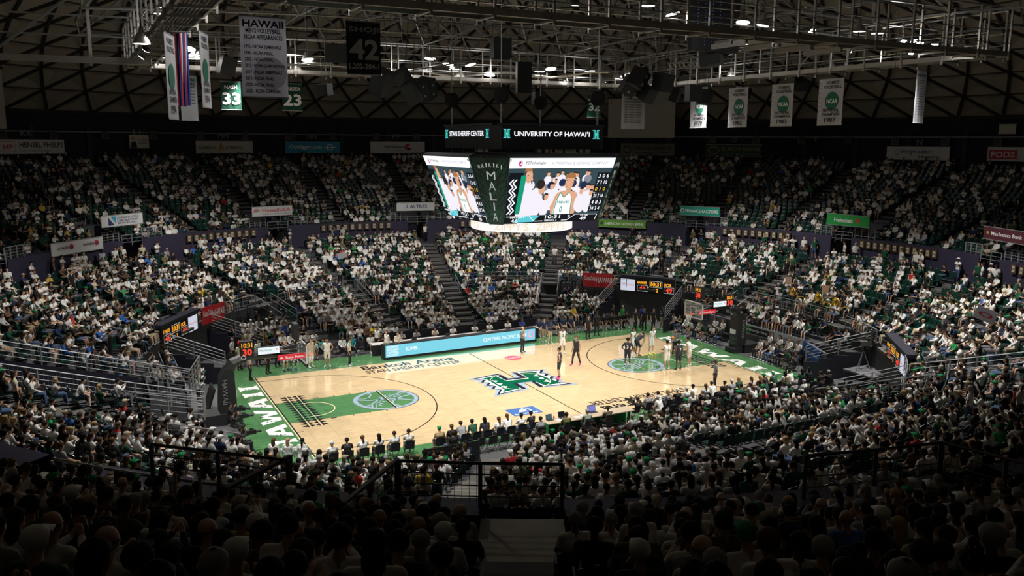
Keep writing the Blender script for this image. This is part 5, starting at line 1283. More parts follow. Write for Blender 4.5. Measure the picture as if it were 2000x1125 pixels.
# ================================================================ ADVERTISING ON THE BACK WALL
def wallsign(lab, u0, u1, v0, v1, bg, rows, extra=None, r=49.3, name='wall_banner', rounded=False, grp='banners on the back wall'):
    um, vm = (u0+u1)/2, (v0+v1)/2; c = onr(um, vm, r); az = math.atan2(c.y, c.x); F0 = Fr(c, (math.sin(az), -math.cos(az), 0), (0, 0, 1))
    w = (onr(u1, vm, r)-onr(u0, vm, r)).length; h = onr(um, v0, r).z-onr(um, v1, r).z
    t = thing(name, lab, 'sign', c, 0, grp); F = F0.sub(-w/2, -h/2, 0)
    MB().plate(F, 0, w, 0, h, -.05, 0).build('board', bg, t)
    MB().plate(F, -.04, w+.04, h, h+.04, -.06, .02).plate(F, -.04, w+.04, -.04, 0, -.06, .02).build('edging', M_steelp, t)
    by = {}
    for s, a0, a1, b0, b1, m in rows: text_to(by.setdefault(m.name, MB()), F, s, a0*w, a1*w, b0*h, b1*h, .014, .012)
    for k, q_ in by.items(): q_.build('lettering', MATS[k], t)
    if extra: extra(t, F, w, h)
    return t
K = mat
W_bg = K('sign_white', (.55, .55, .55), .7); W_cream = K('sign_cream', (.50, .47, .42), .7); I_navy = K('ink_navy', (.02, .03, .12), .7); I_red = K('ink_red', (.5, .03, .05), .7); I_grey = K('ink_grey', (.22, .22, .24), .7); I_gold = K('ink_gold', (.40, .24, .08), .7)
S_cyan = K('sign_cyan', (.02, .28, .45), .7); S_dkg = K('sign_dark_green', (.012, .05, .03), .7); S_teal = K('sign_teal', (.01, .24, .17), .7); S_lime = K('sign_lime', (.10, .28, .02), .7); S_hgreen = K('sign_bright_green', (.006, .24, .035), .7); S_tan = K('sign_tan', (.17, .15, .12), .7); S_mar = K('sign_maroon', (.07, .012, .02), .7); S_blue = K('sign_blue', (.01, .09, .34), .7)
def shp(pts, m, n=.016, nm='mark'):
    def f(t, F, w, h): flat(F, [(a*w, b*h) for a, b in pts], m, t, n, nm)
    return f
def ring(a, b, ra, wd, m, sq=1.0, nm='mark'):
    def f(t, F, w, h): mb = MB(); stroke(mb, F, [(a*w+ra*h*math.cos(rad(x))*sq, b*h+ra*h*math.sin(rad(x))) for x in range(0, 360, 18)], wd*h, .016, 0, True); mb.build(nm, m, t)
    return f
def disc(a, b, ra, m, n=.016): 
    def f(t, F, w, h): flat(F, ellipse(None, a*w, b*h, ra*h, ra*h, 18), m, t, n, 'mark')
    return f
def seq(*fs):
    def f(t, F, w, h):
        for g in fs: g(t, F, w, h)
    return f
def star(a, b, r, m):
    def f(t, F, w, h): flat(F, [(a*w+(r if i % 2 == 0 else r*.42)*h*math.sin(rad(36*i)), b*h+(r if i % 2 == 0 else r*.42)*h*math.cos(rad(36*i))) for i in range(10)][::-1], m, t, .016, 'star_mark')
    return f
wallsign('white banner with red square mark and black company name, far left wall', -6, 128, 273, 300, W_bg, [('HENSEL PHELPS', .33, .98, .45, .82, M_ink), ('Plan. Build. Manage.', .33, .78, .12, .30, I_grey), ('HP', .10, .24, .32, .66, I_red)], seq(lambda t, F, w, h: (lambda mb: (stroke(mb, F, [(.05*w, .15*h), (.27*w, .15*h), (.27*w, .85*h), (.05*w, .85*h)], .05*h, .016, 0, True), mb.build('mark', I_red, t)))(MB())))
wallsign('small portrait advertisement with a dark-suited figure on the left wall', 253, 291, 264, 289, W_cream, [('#1 Advisor', .45, .95, .55, .70, M_ink), ('in Hawaii', .45, .85, .33, .47, M_ink)], seq(disc(.2, .72, .15, SKINS[0]), shp([(.05, 0), (.38, 0), (.32, .5), (.1, .5)], M_ink)))
wallsign('cream banner with brown mark between two words, left of centre on the wall', 384, 495, 276, 299, W_cream, [('RAINBOW', .04, .35, .33, .58, M_ink), ('AUTHENTICS', .50, .82, .33, .58, M_ink)], seq(shp([(.38, .2), (.42, .2), (.45, .85), (.42, .85)], I_gold), shp([(.44, .85), (.41, .85), (.46, .2), (.50, .2)], I_gold, .017)))
wallsign('bright blue banner with white web address and ring mark', 558, 665, 277, 298, S_cyan, [('Outrigger.com', .07, .66, .25, .72, M_lt)], seq(ring(.81, .5, .27, .09, M_lt), shp([(.70, .42), (.92, .46), (.92, .54), (.70, .50)], M_lt, .018)))
wallsign('cream banner with a round red and purple flower mark, left of the scoreboard', 724, 830, 277, 299, W_bg, [('HAWAIIAN', .25, .62, .44, .68, M_ink), ('AIRLINES', .43, .61, .18, .30, I_grey)], seq(disc(.69, .52, .30, I_red), disc(.71, .47, .18, I_navy, .018), disc(.72, .58, .12, M_lt, .020)))
wallsign('small white sign glimpsed left above the video scoreboard', 928, 954, 288, 298, W_bg, [('MOVERS', .05, .95, .5, .9, M_ink)])
for i, (a, b) in enumerate(((1049, 1058), (1064, 1078), (1084, 1125), (1130, 1139), (1143, 1154))):
    wallsign(['tiny leftmost sign of the five glimpsed under the name ring', 'second tiny sign of the five glimpsed under the name ring', 'widest sign in the middle of the five glimpsed under the name ring', 'fourth tiny sign of the five glimpsed under the name ring', 'rightmost tiny sign of the five glimpsed under the name ring'][i], a, b, 288, 299, W_cream, [('Honolulu', .1, .9, .4, .75, M_ink)] if i == 2 else [])
wallsign('dull tan banner with round mark, below the grey projection screen', 1212, 1317, 281, 303, S_tan, [('HONOLULU COFFEE CO', .25, .95, .50, .75, M_ink), ('THE HAWAIIAN COFFEE COMPANY', .27, .92, .18, .30, M_ink)], ring(.12, .5, .3, .1, M_ink))
wallsign('dark green banner with serif lettering and an oval emblem', 1378, 1487, 283, 305, S_dkg, [('KUALOA RANCH', .30, .96, .48, .80, I_gold), ('PRIVATE NATURE RESERVE', .30, .96, .12, .24, I_grey)], ring(.14, .5, .32, .06, I_gold, 1.5))
wallsign('white banner with handwritten-style lettering on the right wall', 1730, 1853, 287, 312, W_bg, [('Polynesian', .25, .72, .38, .80, I_navy), ('adventure', .52, .84, .14, .36, M_ink)], ring(.18, .6, .2, .05, I_grey))
wallsign('white banner with a big red lettered box at the right edge', 1926, 2060, 288, 315, W_bg, [('68', .68, .78, .5, .7, M_ink)], seq(shp([(.03, .14), (.45, .14), (.45, .80), (.03, .80)], I_red), lambda t, F, w, h: text(F, 'PODS', .06*w, .42*w, .24*h, .70*h, M_lt, t, .020, .02)))
wallsign('small blank white panel high on the right wall', 1951, 1984, 243, 261, W_cream, [], name='wall_panel_sign')
# section letters and the little framed wall boxes between the banners
for s, u, v, lab in (('KK', 52, 260, 'pale section letters KK on the dark wall'), ('LL', 271, 259, 'pale section letters LL on the dark wall'), ('MM', 436, 266, 'dim section letters MM on the dark wall'), ('NN', 609, 267, 'dim section letters NN on the dark wall'), ('PP', 775, 267, 'dim section letters PP on the dark wall'), ('Q', 1434, 274, 'dim section letter Q on the dark wall'), ('P', 1596, 271, 'pale section letter P on the dark wall'), ('N', 1796, 278, 'pale section letter N on the dark wall')):
    c = onr(u, v, 49.2); az = math.atan2(c.y, c.x); F = Fr(c, (math.sin(az), -math.cos(az), 0), (0, 0, 1)); w = .26*len(s)
    o = text_to(MB(), F, s, -w, w, -.25, .28, .0, .0).build('section_letters', K('letter_dim_grey', (.22, .22, .23), .7)); tag(o, lab, 'sign', 'section letters')
for i, u in enumerate((4, 105, 205, 300, 392, 478, 564, 651, 735, 814, 1228, 1305, 1392, 1477, 1565, 1655, 1749, 1846, 1949)):
    v = 262+u*.0075; c = onr(u, v, 49.2); az = math.atan2(c.y, c.x); F = Fr(c, (math.sin(az), -math.cos(az), 0), (0, 0, 1)); mb = MB()
    stroke(mb, F, [(-.33, -.35), (.33, -.35), (.33, .35), (-.33, .35)], .05, .0, 0, True); t = thing('wall_box', '%s small outlined square box from the left along the dark wall' % ordw(i+1), 'box', c, 0, 'outlined boxes on the back wall')
    MB().plate(F, -.3, .3, -.32, .32, -.3, -.02).build('box_body', M_black, t); mb.build('box_frame', K('box_frame_grey', (.16, .16, .16), .6), t)
# ================================================================ SIGNS OVER THE PORTALS AND ON THE BALCONY
def por(lab, u0, u1, v0, v1, bg, rows, extra=None, r=31.0): return wallsign(lab, u0, u1, v0, v1, bg, rows, extra, r, 'portal_sign', grp='signs over the portals')
def swirl(t, F, w, h):
    for k in range(6): a = 20+k*28; flat(F, [(.11*w, .45*h), (.11*w+.38*h*math.cos(rad(a)), .45*h+.38*h*math.sin(rad(a))), (.11*w+.38*h*math.cos(rad(a+18)), .45*h+.38*h*math.sin(rad(a+18)))], I_red if k > 1 else I_gold, t, .016, 'mark')
por('white sign with two red and purple flower marks under the left seats', 102, 203, 469, 493, W_bg, [('HAWAIIAN', .10, .32, .40, .66, M_ink), ('HAWAIIAN', .60, .82, .44, .68, M_ink)], seq(disc(.37, .55, .24, I_red), disc(.385, .5, .13, I_navy, .018), disc(.87, .58, .24, I_red), disc(.885, .53, .13, I_navy, .018)), 31.2)
por('white sign with blue triangles and laboratory name over the left portal', 199, 280, 419, 440, W_bg, [('DIAGNOSTIC', .37, .90, .64, .84, I_navy), ('LABORATORY', .37, .88, .38, .58, I_navy), ('SERVICES, INC.', .37, .85, .12, .32, I_navy)], seq(shp([(.16, .1), (.30, .1), (.16, .85)], I_navy), shp([(.22, .9), (.34, .9), (.34, .2)], S_cyan)))
por('white sign with red and gold fan mark over a portal left of centre', 493, 571, 403, 421, W_bg, [('HawaiiUSA', .25, .96, .42, .80, I_red), ('FEDERAL CREDIT UNION', .25, .96, .12, .26, I_grey)], swirl)
por('white sign with blue bracket mark left of the scoreboard', 775, 849, 396, 411, W_bg, [('ALTRES', .34, .80, .28, .74, I_navy)], seq(shp([(.18, .30), (.28, .30), (.28, .75), (.26, .75), (.26, .38), (.18, .38)], S_blue)))
por('teal sign with white lettering and ring over a portal right of the scoreboard', 1327, 1405, 404, 421, S_teal, [('FINANCE FACTORS', .15, .96, .32, .68, M_lt)], ring(.075, .5, .2, .07, M_lt))
por('lime green sign on the dark balcony wall below the scoreboard corner', 1169, 1261, 430, 444, S_lime, [('AMERICAN SAVINGS BANK', .12, .96, .28, .68, M_lt)], shp([(.03, .3), (.09, .35), (.08, .75), (.04, .65)], S_dkg), 31.15)
por('bright green sign with white name and red star on the right', 1614, 1697, 420, 441, S_hgreen, [('Heineken', .18, .62, .28, .70, M_lt)], star(.74, .5, .34, I_red))
por('dark maroon sign with orange diamond mark at the right edge', 1919, 2010, 448, 472, S_mar, [('Mechanics Bank', .18, .85, .36, .66, M_lt)], shp([(.10, .36), (.14, .52), (.10, .68), (.06, .52)], I_gold))
# honour plaques on the balcony wall
M_frame = K('plaque_wood', (.06, .035, .016), .5); M_pl = K('plaque_face', (.46, .42, .32), .6)
def plaque(az, lab, grp, z=6.62):
    F = Fr(pol(31.22, az, z), (math.sin(rad(az)), -math.cos(rad(az)), 0), (0, 0, 1)); t = thing('plaque', lab, 'plaque', F.o, 0, grp)
    MB().plate(F, -.24, .24, -.3, .3, -.06, 0).build('wood_frame', M_frame, t); MB().plate(F, -.12, .12, -.2, .2, 0, .015).build('plaque_face', M_pl, t)
    m = MB(); stroke(m, F, [(-.05, -.08), (-.05, .08)], .035, .02); stroke(m, F, [(.05, -.08), (.05, .08)], .035, .02); stroke(m, F, [(-.05, 0), (.05, 0)], .035, .0205); m.build('plaque_mark', M_ink, t)
for grp, a0, a1, n, wd in (('left plaques', 119.8, 108.9, 10, 'far left balcony wall'), ('left centre plaques', 96.9, 85.6, 10, 'balcony wall left of the scoreboard'), ('centre plaques', 72.6, 66.0, 6, 'balcony wall under the scoreboard'), ('right plaques', 26.9, 16.2, 10, 'balcony wall right of centre'), ('far right plaques', 3.8, -8.2, 12, 'right balcony wall'), ('edge plaques', -21.5, -27, 5, 'balcony wall at the right edge')):
    for i in range(n): plaque(a0+(a1-a0)*i/(n-1), '%s framed honour plaque from the left on the %s' % (ordw(i+1), wd), grp)
# ================================================================ RAILINGS
def railing(pts, lab, bars=5, h=1.0, post=1.6, grp='metal railings', mesh=False, m=None, pr=.035, top=.03):
    m = m or M_steelp; pts = [Vector(p) for p in pts]; t = thing('railing', lab, 'railing', pts[0], 0, grp)
    for k in range(bars): hh = h*(k+1)/bars; MB().tube([p+V(0, 0, hh) for p in pts], top if k == bars-1 else .016, 5).build('rail_bar', m, t)
    acc = 0; MB().tube([pts[0], pts[0]+V(0, 0, h)], pr, 6).build('post', m, t)
    for i in range(len(pts)-1):
        L = (pts[i+1]-pts[i]).length; n = max(1, round(L/post))
        for k in range(1, n+1): p = pts[i].lerp(pts[i+1], k/n); MB().tube([p, p+V(0, 0, h)], pr, 6).build('post', m, t)
    if mesh:
        w = MB()
        for i in range(len(pts)-1):
            n = max(1, int((pts[i+1]-pts[i]).length/.16))
            for k in range(n): p = pts[i].lerp(pts[i+1], (k+.5)/n); w.bar(p+V(0, 0, .12), p+V(0, 0, h-.03), .008, .008)
        w.build('wire_infill', m, t)['kind'] = 'stuff'
    return t
def arcp(r, a0, a1, z, n=5): return [pol(r, a0+(a1-a0)*i/n, z) for i in range(n+1)]
sides_ = {-17: 'at the right edge', 7.5: 'below the green starred sign', 32: 'below the teal sign', 56: 'right of the scoreboard base', 80.5: 'below the white bracket-mark sign', 104.5: 'below the fan-mark sign', 129: 'below the laboratory sign', 152: 'above the far left stands'}
for a in (-17, 7.5, 32, 56, 80.5, 104.5, 129, 152):
    railing(arcp(31.65, a-1.9, a-5.2, 7.0, 3), 'grey balcony railing right of the portal %s' % sides_[a], 4, .75, 1.9, mesh=True)
    railing(arcp(31.65, a+1.9, a+4.6, 7.0, 3), 'grey balcony railing left of the portal %s' % sides_[a], 4, .75, 1.9, mesh=True)
    railing([pol(31.5, a-1.7, 6.6), pol(31.5, a+1.7, 6.6)], 'short grey rail across the portal %s' % sides_[a], 3, .8, 1.0)
DK = K('dark_rail_paint', (.045, .046, .05), .45, .4)
railing([onz(300, 950, 6.2), onz(565, 985, 6.2)], 'dark railing along the near balcony at the left, ending in a slope', 4, 1.05, 1.5, mesh=True, m=DK, pr=.05, top=.04)
railing([pol(31.9, -122.6, 6.2), pol(31.9, -119.3, 6.2), pol(31.9, -116, 6.2)], 'dark railing across the near portal above the walkway', 4, 1.05, 1.8, mesh=True, m=DK, pr=.05, top=.04)
railing([pol(31.9, -122.7, 6.2), pol(34.4, -123.6, 6.2)], 'sloping dark rail closing the left end of the near portal', 4, 1.05, 1.5, mesh=True, m=DK, pr=.05, top=.06)
railing([pol(31.9, -127.2, 6.2), pol(34.2, -128.2, 6.2)], 'sloping pale-topped dark rail left of the near portal', 4, 1.0, 1.4, mesh=True, m=DK, pr=.05, top=.06)
railing([pol(31.9, -105.8, 6.2), pol(31.9, -102.5, 6.2), pol(31.9, -99.2, 6.2)], 'dark railing along the near balcony at the right', 4, 1.05, 1.8, mesh=True, m=DK, pr=.05, top=.04)
railing([pol(31.9, -99.1, 6.2), pol(36.4, -97.6, 6.5)], 'dark railing turning back up the stand at the right', 4, 1.05, 1.8, mesh=True, m=DK, pr=.05, top=.04)
tag(MB().tube([pol(31.6, a, 6.22) for a in np.linspace(-140, -128, 8)], .035, 5).build('ledge_trim', K('worn_metal_edge', (.35, .33, .25), .5, .4)), 'worn pale metal edge strip on the near balcony ledge, left', 'trim')
# mid-bowl rails
MID = [(57.2, 75, 'below the middle seats right of centre'), (83.5, 95, 'across the middle block under the scoreboard'), (98.5, 101, 'short piece beside the central stairs'), (105, 120, 'across the seats left of centre'), (127, 141, 'above the left red banner'), (38, 54.0, 'above the right red banner'), (12.5, 26.5, 'above the basket at the right'), (-12, 6.5, 'behind the band'), (-29, -18, 'right of the band'), (-60, -46, 'over the right corner scoreboard')]
for a0, a1, w in MID: railing(arcp(21.15, a0, a1, 2.62, 6), 'grey rail %s' % w, 3, .85, 1.8)
for a in (55.5, 79.5, 102.5, 124, 9.5):
    for s in (-1, 1):
        T = pol(1, a+90)
        railing([pol(21.1, a)+T*s*.75+V(0, 0, 2.5), pol(18.6, a)+T*s*.75+V(0, 0, 1.5)], 'handrail on the %s side of the stairs %s' % ('left' if s > 0 else 'right', {55.5: 'right of the scoreboard', 79.5: 'under the scoreboard', 102.5: 'left of the scoreboard', 124: 'far left of centre', 33: 'beside the far tunnel', 9.5: 'behind the right basket'}[a]), 2, .9, 2.4)
for a, hw, r0, r1 in TUN:
    T = pol(1, a+90); nm = {33: 'far right tunnel', 147: 'far left tunnel', -36: 'near right tunnel'}[a]
    for s in (-1, 1):
        P = [pol(r, a)+T*s*(hw+.02)+V(0, 0, .25+.282*(r-14.6)) for r in (17.3, 19.2, 21.1)]
        railing(P, 'five-bar grey railing down the %s edge of the %s' % ('left' if s > 0 else 'right', nm), 5, 1.0, 2.0)
railing([V(-29, .45, 4.9), V(-21.5, .45, 2.7), V(-18.6, .45, 1.9)], 'grey railing along the far edge of the left walkway cut', 4, .9, 2.0, mesh=True)
railing([V(-29, -3.9, 4.9), V(-21.5, -3.9, 2.7), V(-18.6, -3.9, 1.9)], 'grey mesh railing along the near edge of the left walkway cut', 4, .9, 2.0, mesh=True)
railing([onz(188, 745, 2.2), onz(372, 775, 1.7)], 'white five-bar railing in front of the left end seats', 5, 1.3, 1.5)
railing([onz(190, 800, 2.4), onz(400, 820, 2.0)], 'second white railing nearer the camera at the left end', 4, 1.0, 1.5)
railing([onz(372, 775, 1.7), onz(392, 740, 1.6)], 'short white rail at the corner of the left end seats', 5, 1.3, 1.0)
railing([onz(330, 875, 2.6), onz(470, 893, 1.8)], 'white crowd railing low in the left corner by the baseline', 4, 1.0, 1.2)
railing([onz(1590, 795, 2.0), onz(1810, 770, 3.2)], 'white railing in front of the seats below the camera platform', 3, .9, 1.8)
railing([pol(21.5, -52, 2.6), pol(27.5, -55, 4.4)], 'tall grey railing running up the stairs right of the corner scoreboard', 4, 1.0, 1.6)
# ================================================================ CORNER SCOREBOARDS, SCREENS BY THE FLOOR
E_amb = em('digit_amber', (1, .42, .03), 1.3); E_redd = em('digit_red', (1, .06, .03), 1.3); E_whd = em('digit_white', (.9, .9, .9), .6)
def sboard(lab, F, w, h, mirror=False):
    t = thing('tunnel_scoreboard', lab, 'scoreboard', F.P(w/2, 0, 0), 0, 'tunnel scoreboards')
    MB().plate(F, -.15, w+.15, -.1, h+.1, -.25, 0).build('case', M_navy, t); MB().plate(F, -.3, w+.3, h+.1, h+.3, -.5, .1).build('hood', M_navy, t)
    X = (lambda a: a*w)
    s0, s1 = (0.0, .27) if not mirror else (.73, 1.0); d0 = .29 if not mirror else 0.0
    MB().plate(F, X(s0), X(s1), .02*h, .98*h, 0, .02).build('advert_screen', em('advert_screen_glow', (.75, .78, .92), .8), t)
    text(F, 'PAPA JOHNS', X(s0+.02), X(s1-.02), .42*h, .58*h, em('advert_red', (.75, .02, .12), .8), t, .03)
    MB().plate(F, X(d0), X(d0+.71), .0*h, h, 0, .015).build('digit_panel', M_black, t)
    a = MB(); r = MB(); k = MB(); D = lambda q: X(d0+q*.71)
    for s, q0, q1, b0, b1, m in (("HAWAI'I", .03, .27, .66, .90, a), ('10:31', .38, .64, .55, .90, a), ('UCSB', .72, .90, .62, .86, a), ('46', .08, .26, .14, .50, r), ('49', .76, .93, .14, .50, r), ('2', .52, .57, .10, .36, a), (':', .30, .33, .12, .5, a)): text_to(m, F, s, D(q0), D(q1), b0*h, b1*h, .022, .02)
    for q0, q1, b0, b1 in ((.04, .30, .08, .56), (.35, .67, .48, .96), (.72, .97, .08, .56)): stroke(k, F, [(D(q0), b0*h), (D(q1), b0*h), (D(q1), b1*h), (D(q0), b1*h)], .03, .018, 0, True)
    text_to(k, F, 'PERIOD', D(.36), D(.49), .16*h, .28*h, .02, .0)
    a.build('amber_digits', E_amb, t); r.build('red_digits', E_redd, t); k.build('frame_lines', E_whd, t); return t
def face_frame(az, r, z, half, tw=0): 
    n = -pol(1, az+tw); rr = V(0, 0, 1).cross(n); return Fr(pol(r, az, z)-rr*half, rr, (0, 0, 1))
sboard('lit scoreboard over the far right tunnel showing 46, 10:31 and 49', face_frame(33, 21.1, 2.28, 2.35), 4.7, 1.0)
sboard('lit scoreboard over the far left tunnel beside the red banner, seen obliquely', face_frame(149, 21.1, 2.28, 2.35), 4.7, 1.0, True)
sboard('lit scoreboard over the near right tunnel beside the camera platform, seen obliquely', face_frame(-39.5, 21.1, 2.28, 2.35), 4.7, 1.0, True)
def drape(lab, F, w, h, m, rows, extra=None, name='cloth_banner', cat='banner', grp='cloth banners on the rails'):
    t = thing(name, lab, cat, F.P(w/2, 0, 0), 0, grp); mb = MB(); n = 14
    for i in range(n+1):
        for j in range(5): mb.v.append(tuple(F.P(w*i/n, h*j/4-.03*math.sin(i/n*math.pi)*(1-j/4), .03*math.sin(i*1.3+j*.6))))
    for i in range(n):
        for j in range(4): k = i*5+j; mb.f.append((k, k+5, k+6, k+1)); mb.m.append(0)
    mb.build('cloth', m, t, True); by = {}
    for s, a0, a1, b0, b1, tm in rows: text_to(by.setdefault(tm.name, MB()), F, s, a0*w, a1*w, b0*h, b1*h, .04, .02)
    for k, q_ in by.items(): q_.build('lettering', MATS[k], t)
    if extra: extra(t, F, w, h)
    return t
for lab, az in (('red cloth banner with white lettering on the rail left of the far right scoreboard', 44.5), ('red cloth banner with white lettering on the rail by the far left scoreboard', 138.5)):
    drape(lab, face_frame(az, 21.0, 2.45, 1.3), 2.6, 1.15, M_red, [('Coca-Cola', .06, .42, .45, .80, M_lt), ('HAWAII', .44, .96, .32, .72, M_lt)])
# ================================================================ BASKETS
M_glass = bpy.data.materials.new('backboard_glass'); M_glass.use_nodes = True; _b = M_glass.node_tree.nodes['Principled BSDF']; _b.inputs['Base Color'].default_value = (.8, .85, .88, 1); _b.inputs['Roughness'].default_value = .05; _b.inputs['Alpha'].default_value = .12
M_orange = K('rim_orange', (.75, .12, .02), .4); M_net = K('net_cord', (.8, .8, .78), .7)
M_pad2 = K('stanchion_pad', (.012, .013, .014), .5)
for s, side in ((-1, 'left'), (1, 'right')):
    t = thing('basketball_hoop', 'basketball hoop on a padded black stanchion at the %s end' % side, 'basketball hoop', (s*16.8, 0, 0), 0, 'basketball hoops')
    F = Fr((s*13.1, 0, 2.75), (0, s*1.0, 0), (0, 0, 1)) if s < 0 else Fr((s*13.1, 0, 2.75), (0, -1, 0), (0, 0, 1))
    F = Fr((s*13.1, 0, 2.75), (0, -s, 0), (0, 0, 1))      # normal points to the court
    MB().plate(F, -.9, .9, .0, 1.07, -.02, 0).build('glass_backboard', M_glass, t)
    f = MB()
    for a, b, c, d in ((-.93, .93, -.06, .04), (-.93, .93, 1.03, 1.10), (-.93, -.86, -.06, 1.1), (.86, .93, -.06, 1.1)): f.plate(F, a, b, c, d, -.04, .02)
    f.build('backboard_frame', K('backboard_frame_grey', (.55, .55, .55), .4, .2), t)
    b = MB(); stroke(b, F, [(-.295, .30), (.295, .30), (.295, .76), (-.295, .76)], .05, .006, 0, True); b.build('target_square', M_lt, t)
    MB().plate(F, -.95, .95, -.14, -.02, -.05, .06).build('lower_padding', M_black, t)
    rc = V(s*(13.1-.375), 0, 3.05)
    MB().tube([rc+V(.23*math.cos(rad(a)), .23*math.sin(rad(a)), 0) for a in range(0, 361, 20)], .014, 6, caps=False).box(rc+V(s*.28, 0, -.03), (.18, .16, .06)).build('rim', M_orange, t)
    n_ = MB()
    for k in range(12):
        for dd in (-1, 1): n_.tube([rc+V(rr*math.cos(rad(30*k+dd*15*j)), rr*math.sin(rad(30*k+dd*15*j)), -z) for j, (rr, z) in enumerate(((.225, .0), (.19, .12), (.15, .24), (.125, .34), (.13, .42)))], .006, 3)
    n_.build('net', M_net, t)
    # arm from the board back to the stanchion
    MB().tube([V(s*13.2, 0, 3.1), V(s*14.3, 0, 3.25), V(s*15.9, 0, 3.35), V(s*16.7, 0, 3.05), V(s*17.1, 0, 2.4)], [.10, .16, .24, .30, .32], 8).build('padded_arm', M_pad2, t)
    for q_ in (-1, 1): MB().tube([V(s*13.15, q_*.55, 3.6), V(s*14.9, q_*.12, 3.4)], .035, 5).build('brace', M_darksteel, t)
    MB().tube([V(s*13.15, .0, 3.9), V(s*14.7, 0, 3.5)], .03, 5).build('brace', M_darksteel, t)
    st = MB(); P = [(-.3, 0), (.55, 0), (.55, .9), (.45, 2.4), (.15, 2.9), (-.25, 2.6), (-.3, 1.2)]
    G = Fr((s*16.95, .38, 0), (s, 0, 0), (0, 0, 1)); w_ = .76*(1 if s > 0 else -1); st.prism(Fr((s*16.95, -.38, 0), (s, 0, 0), (0, 0, 1)), P, 0, -.76 if s > 0 else .76)
    k0 = st.build('padded_column', M_pad2, t)
    MB().box((s*18.0, 0, .28), (1.6, 1.3, .56)).box((s*17.1, 0, .18), (1.4, .9, .36)).build('weighted_base', M_pad2, t)
    H = Fr((s*16.63, 0, 0), (0, -s, 0), (0, 0, 1))
    MB().plate(H, -.27, .27, 1.3, 1.62, 0, .02).build('white_notice', M_lt, t); text(H, 'HAWAII', -.25, .25, .62, .80, K('pad_letter_green', (.10, .20, .15), .7), t, .02)
    text(H, '20', -.22, .22, .85, 1.12, MATS['pad_letter_green'], t, .02)
    Sd = Fr((s*17.2, -.40, 0), (1, 0, 0), (0, 0, 1)); co, sz, fs = text_data('HAWAII', .01)
    vv = MB(); vv.add([Vector((s*17.2+(c[1]/sz[1]-.5)*.25, -.40-.012, 2.3-c[0]/sz[0]*1.3)) for c in co], fs); vv.build('lettering', K('pad_letter_grey', (.16, .17, .17), .7), t)
    rg = MB(); stroke(rg, Fr((s*16.2, -.27, 3.32), (1, 0, 0), (0, 0, 1)), [(.11*math.cos(rad(a)), .11*math.sin(rad(a))) for a in range(0, 360, 24)], .025, .02, 0, True); rg.build('round_mark', M_lt, t)
    # things mounted on the arm
    A = Fr((s*15.0-.5, -.33, 3.38), (1, 0, 0), (0, 0, 1))
    q = thing('sign_box', 'small glowing white sign with a red star on the arm of the %s hoop' % side, 'sign', A.o, 0, 'glowing signs on the hoops')
    MB().plate(A, 0, 1.15, 0, .42, -.12, 0).build('box', M_black, q); MB().plate(A, .03, 1.12, .03, .39, 0, .01).build('glowing_face', em('beer_sign_face', (.85, .93, .95), 1.0), q)
    text(A, 'Heineken', .12, .75, .18, .32, em('beer_sign_green', (.05, .35, .20), .9), q, .02); star(.85, .6, .16, em('beer_sign_red', (.9, .05, .12), 1.0))(q, A, 1.15, .42)
    A2 = Fr((s*13.9-.55, -.30, 2.98), (1, 0, 0), (0, 0, 1)); q = thing('sign_box', 'long red sign with white lettering slung beside the %s backboard' % side, 'sign', A2.o, 0, 'red signs on the hoops')
    MB().plate(A2, 0, 1.45, 0, .27, -.08, 0).build('red_board', K('insurance_red', (.62, .015, .03), .5, emit=.15, ecol=(.62, .015, .03)), q); text(A2, 'State Farm', .35, 1.3, .06, .20, M_lt, q, .012, .02)
    for i in range(3): flat(A2, ellipse(None, .16+.05*(i-1), .10+.05*(i == 1), .045, .03, 12), M_lt, q, .012+.001*i, 'oval_mark')
    for cxx, cz, nn in ((13.35, 4.45, 'above the backboard'), (16.0, 3.75, 'on the arm')):
        p = V(s*cxx, -.1 if nn[0] == 'a' else -.25, cz); q = thing('shot_clock', 'lit shot clock reading 30 %s of the %s hoop' % (nn, side), 'clock', p, 0, 'shot clocks')
        for rot in ((0,) if nn[0] == 'a' else (1,)):
            r_ = V(0, -s, 0) if rot == 0 else V(1, 0, 0); D = Fr(p, r_, (0, 0, 1))
            if rot == 0 or nn[0] != 'a': MB().plate(D, -.33, .33, -.42, .42, -.25, .0).build('case', M_black, q)
            off = .0 if rot == 0 or nn[0] != 'a' else .33
            text(D, '10:31', -.27, .27, .08, .33, E_amb, q, .012+off, .02, 'amber_digits'); text(D, '30', -.22, .24, -.34, .02, E_redd, q, .012+off, .03, 'red_digits')
        MB().tube([p-V(0, 0, .42), p-V(-s*.2, 0, .9)], .03, 5).build('mounting_pole', M_darksteel, q)
    o = MB().lathe((s*16.3, .1, 3.95), [(0, -.02), (.1, .0), (.12, .1), (.08, .2), (0, .22)], 10).build('warning_light', K('red_beacon', (.35, .01, .015), .3), t, True)
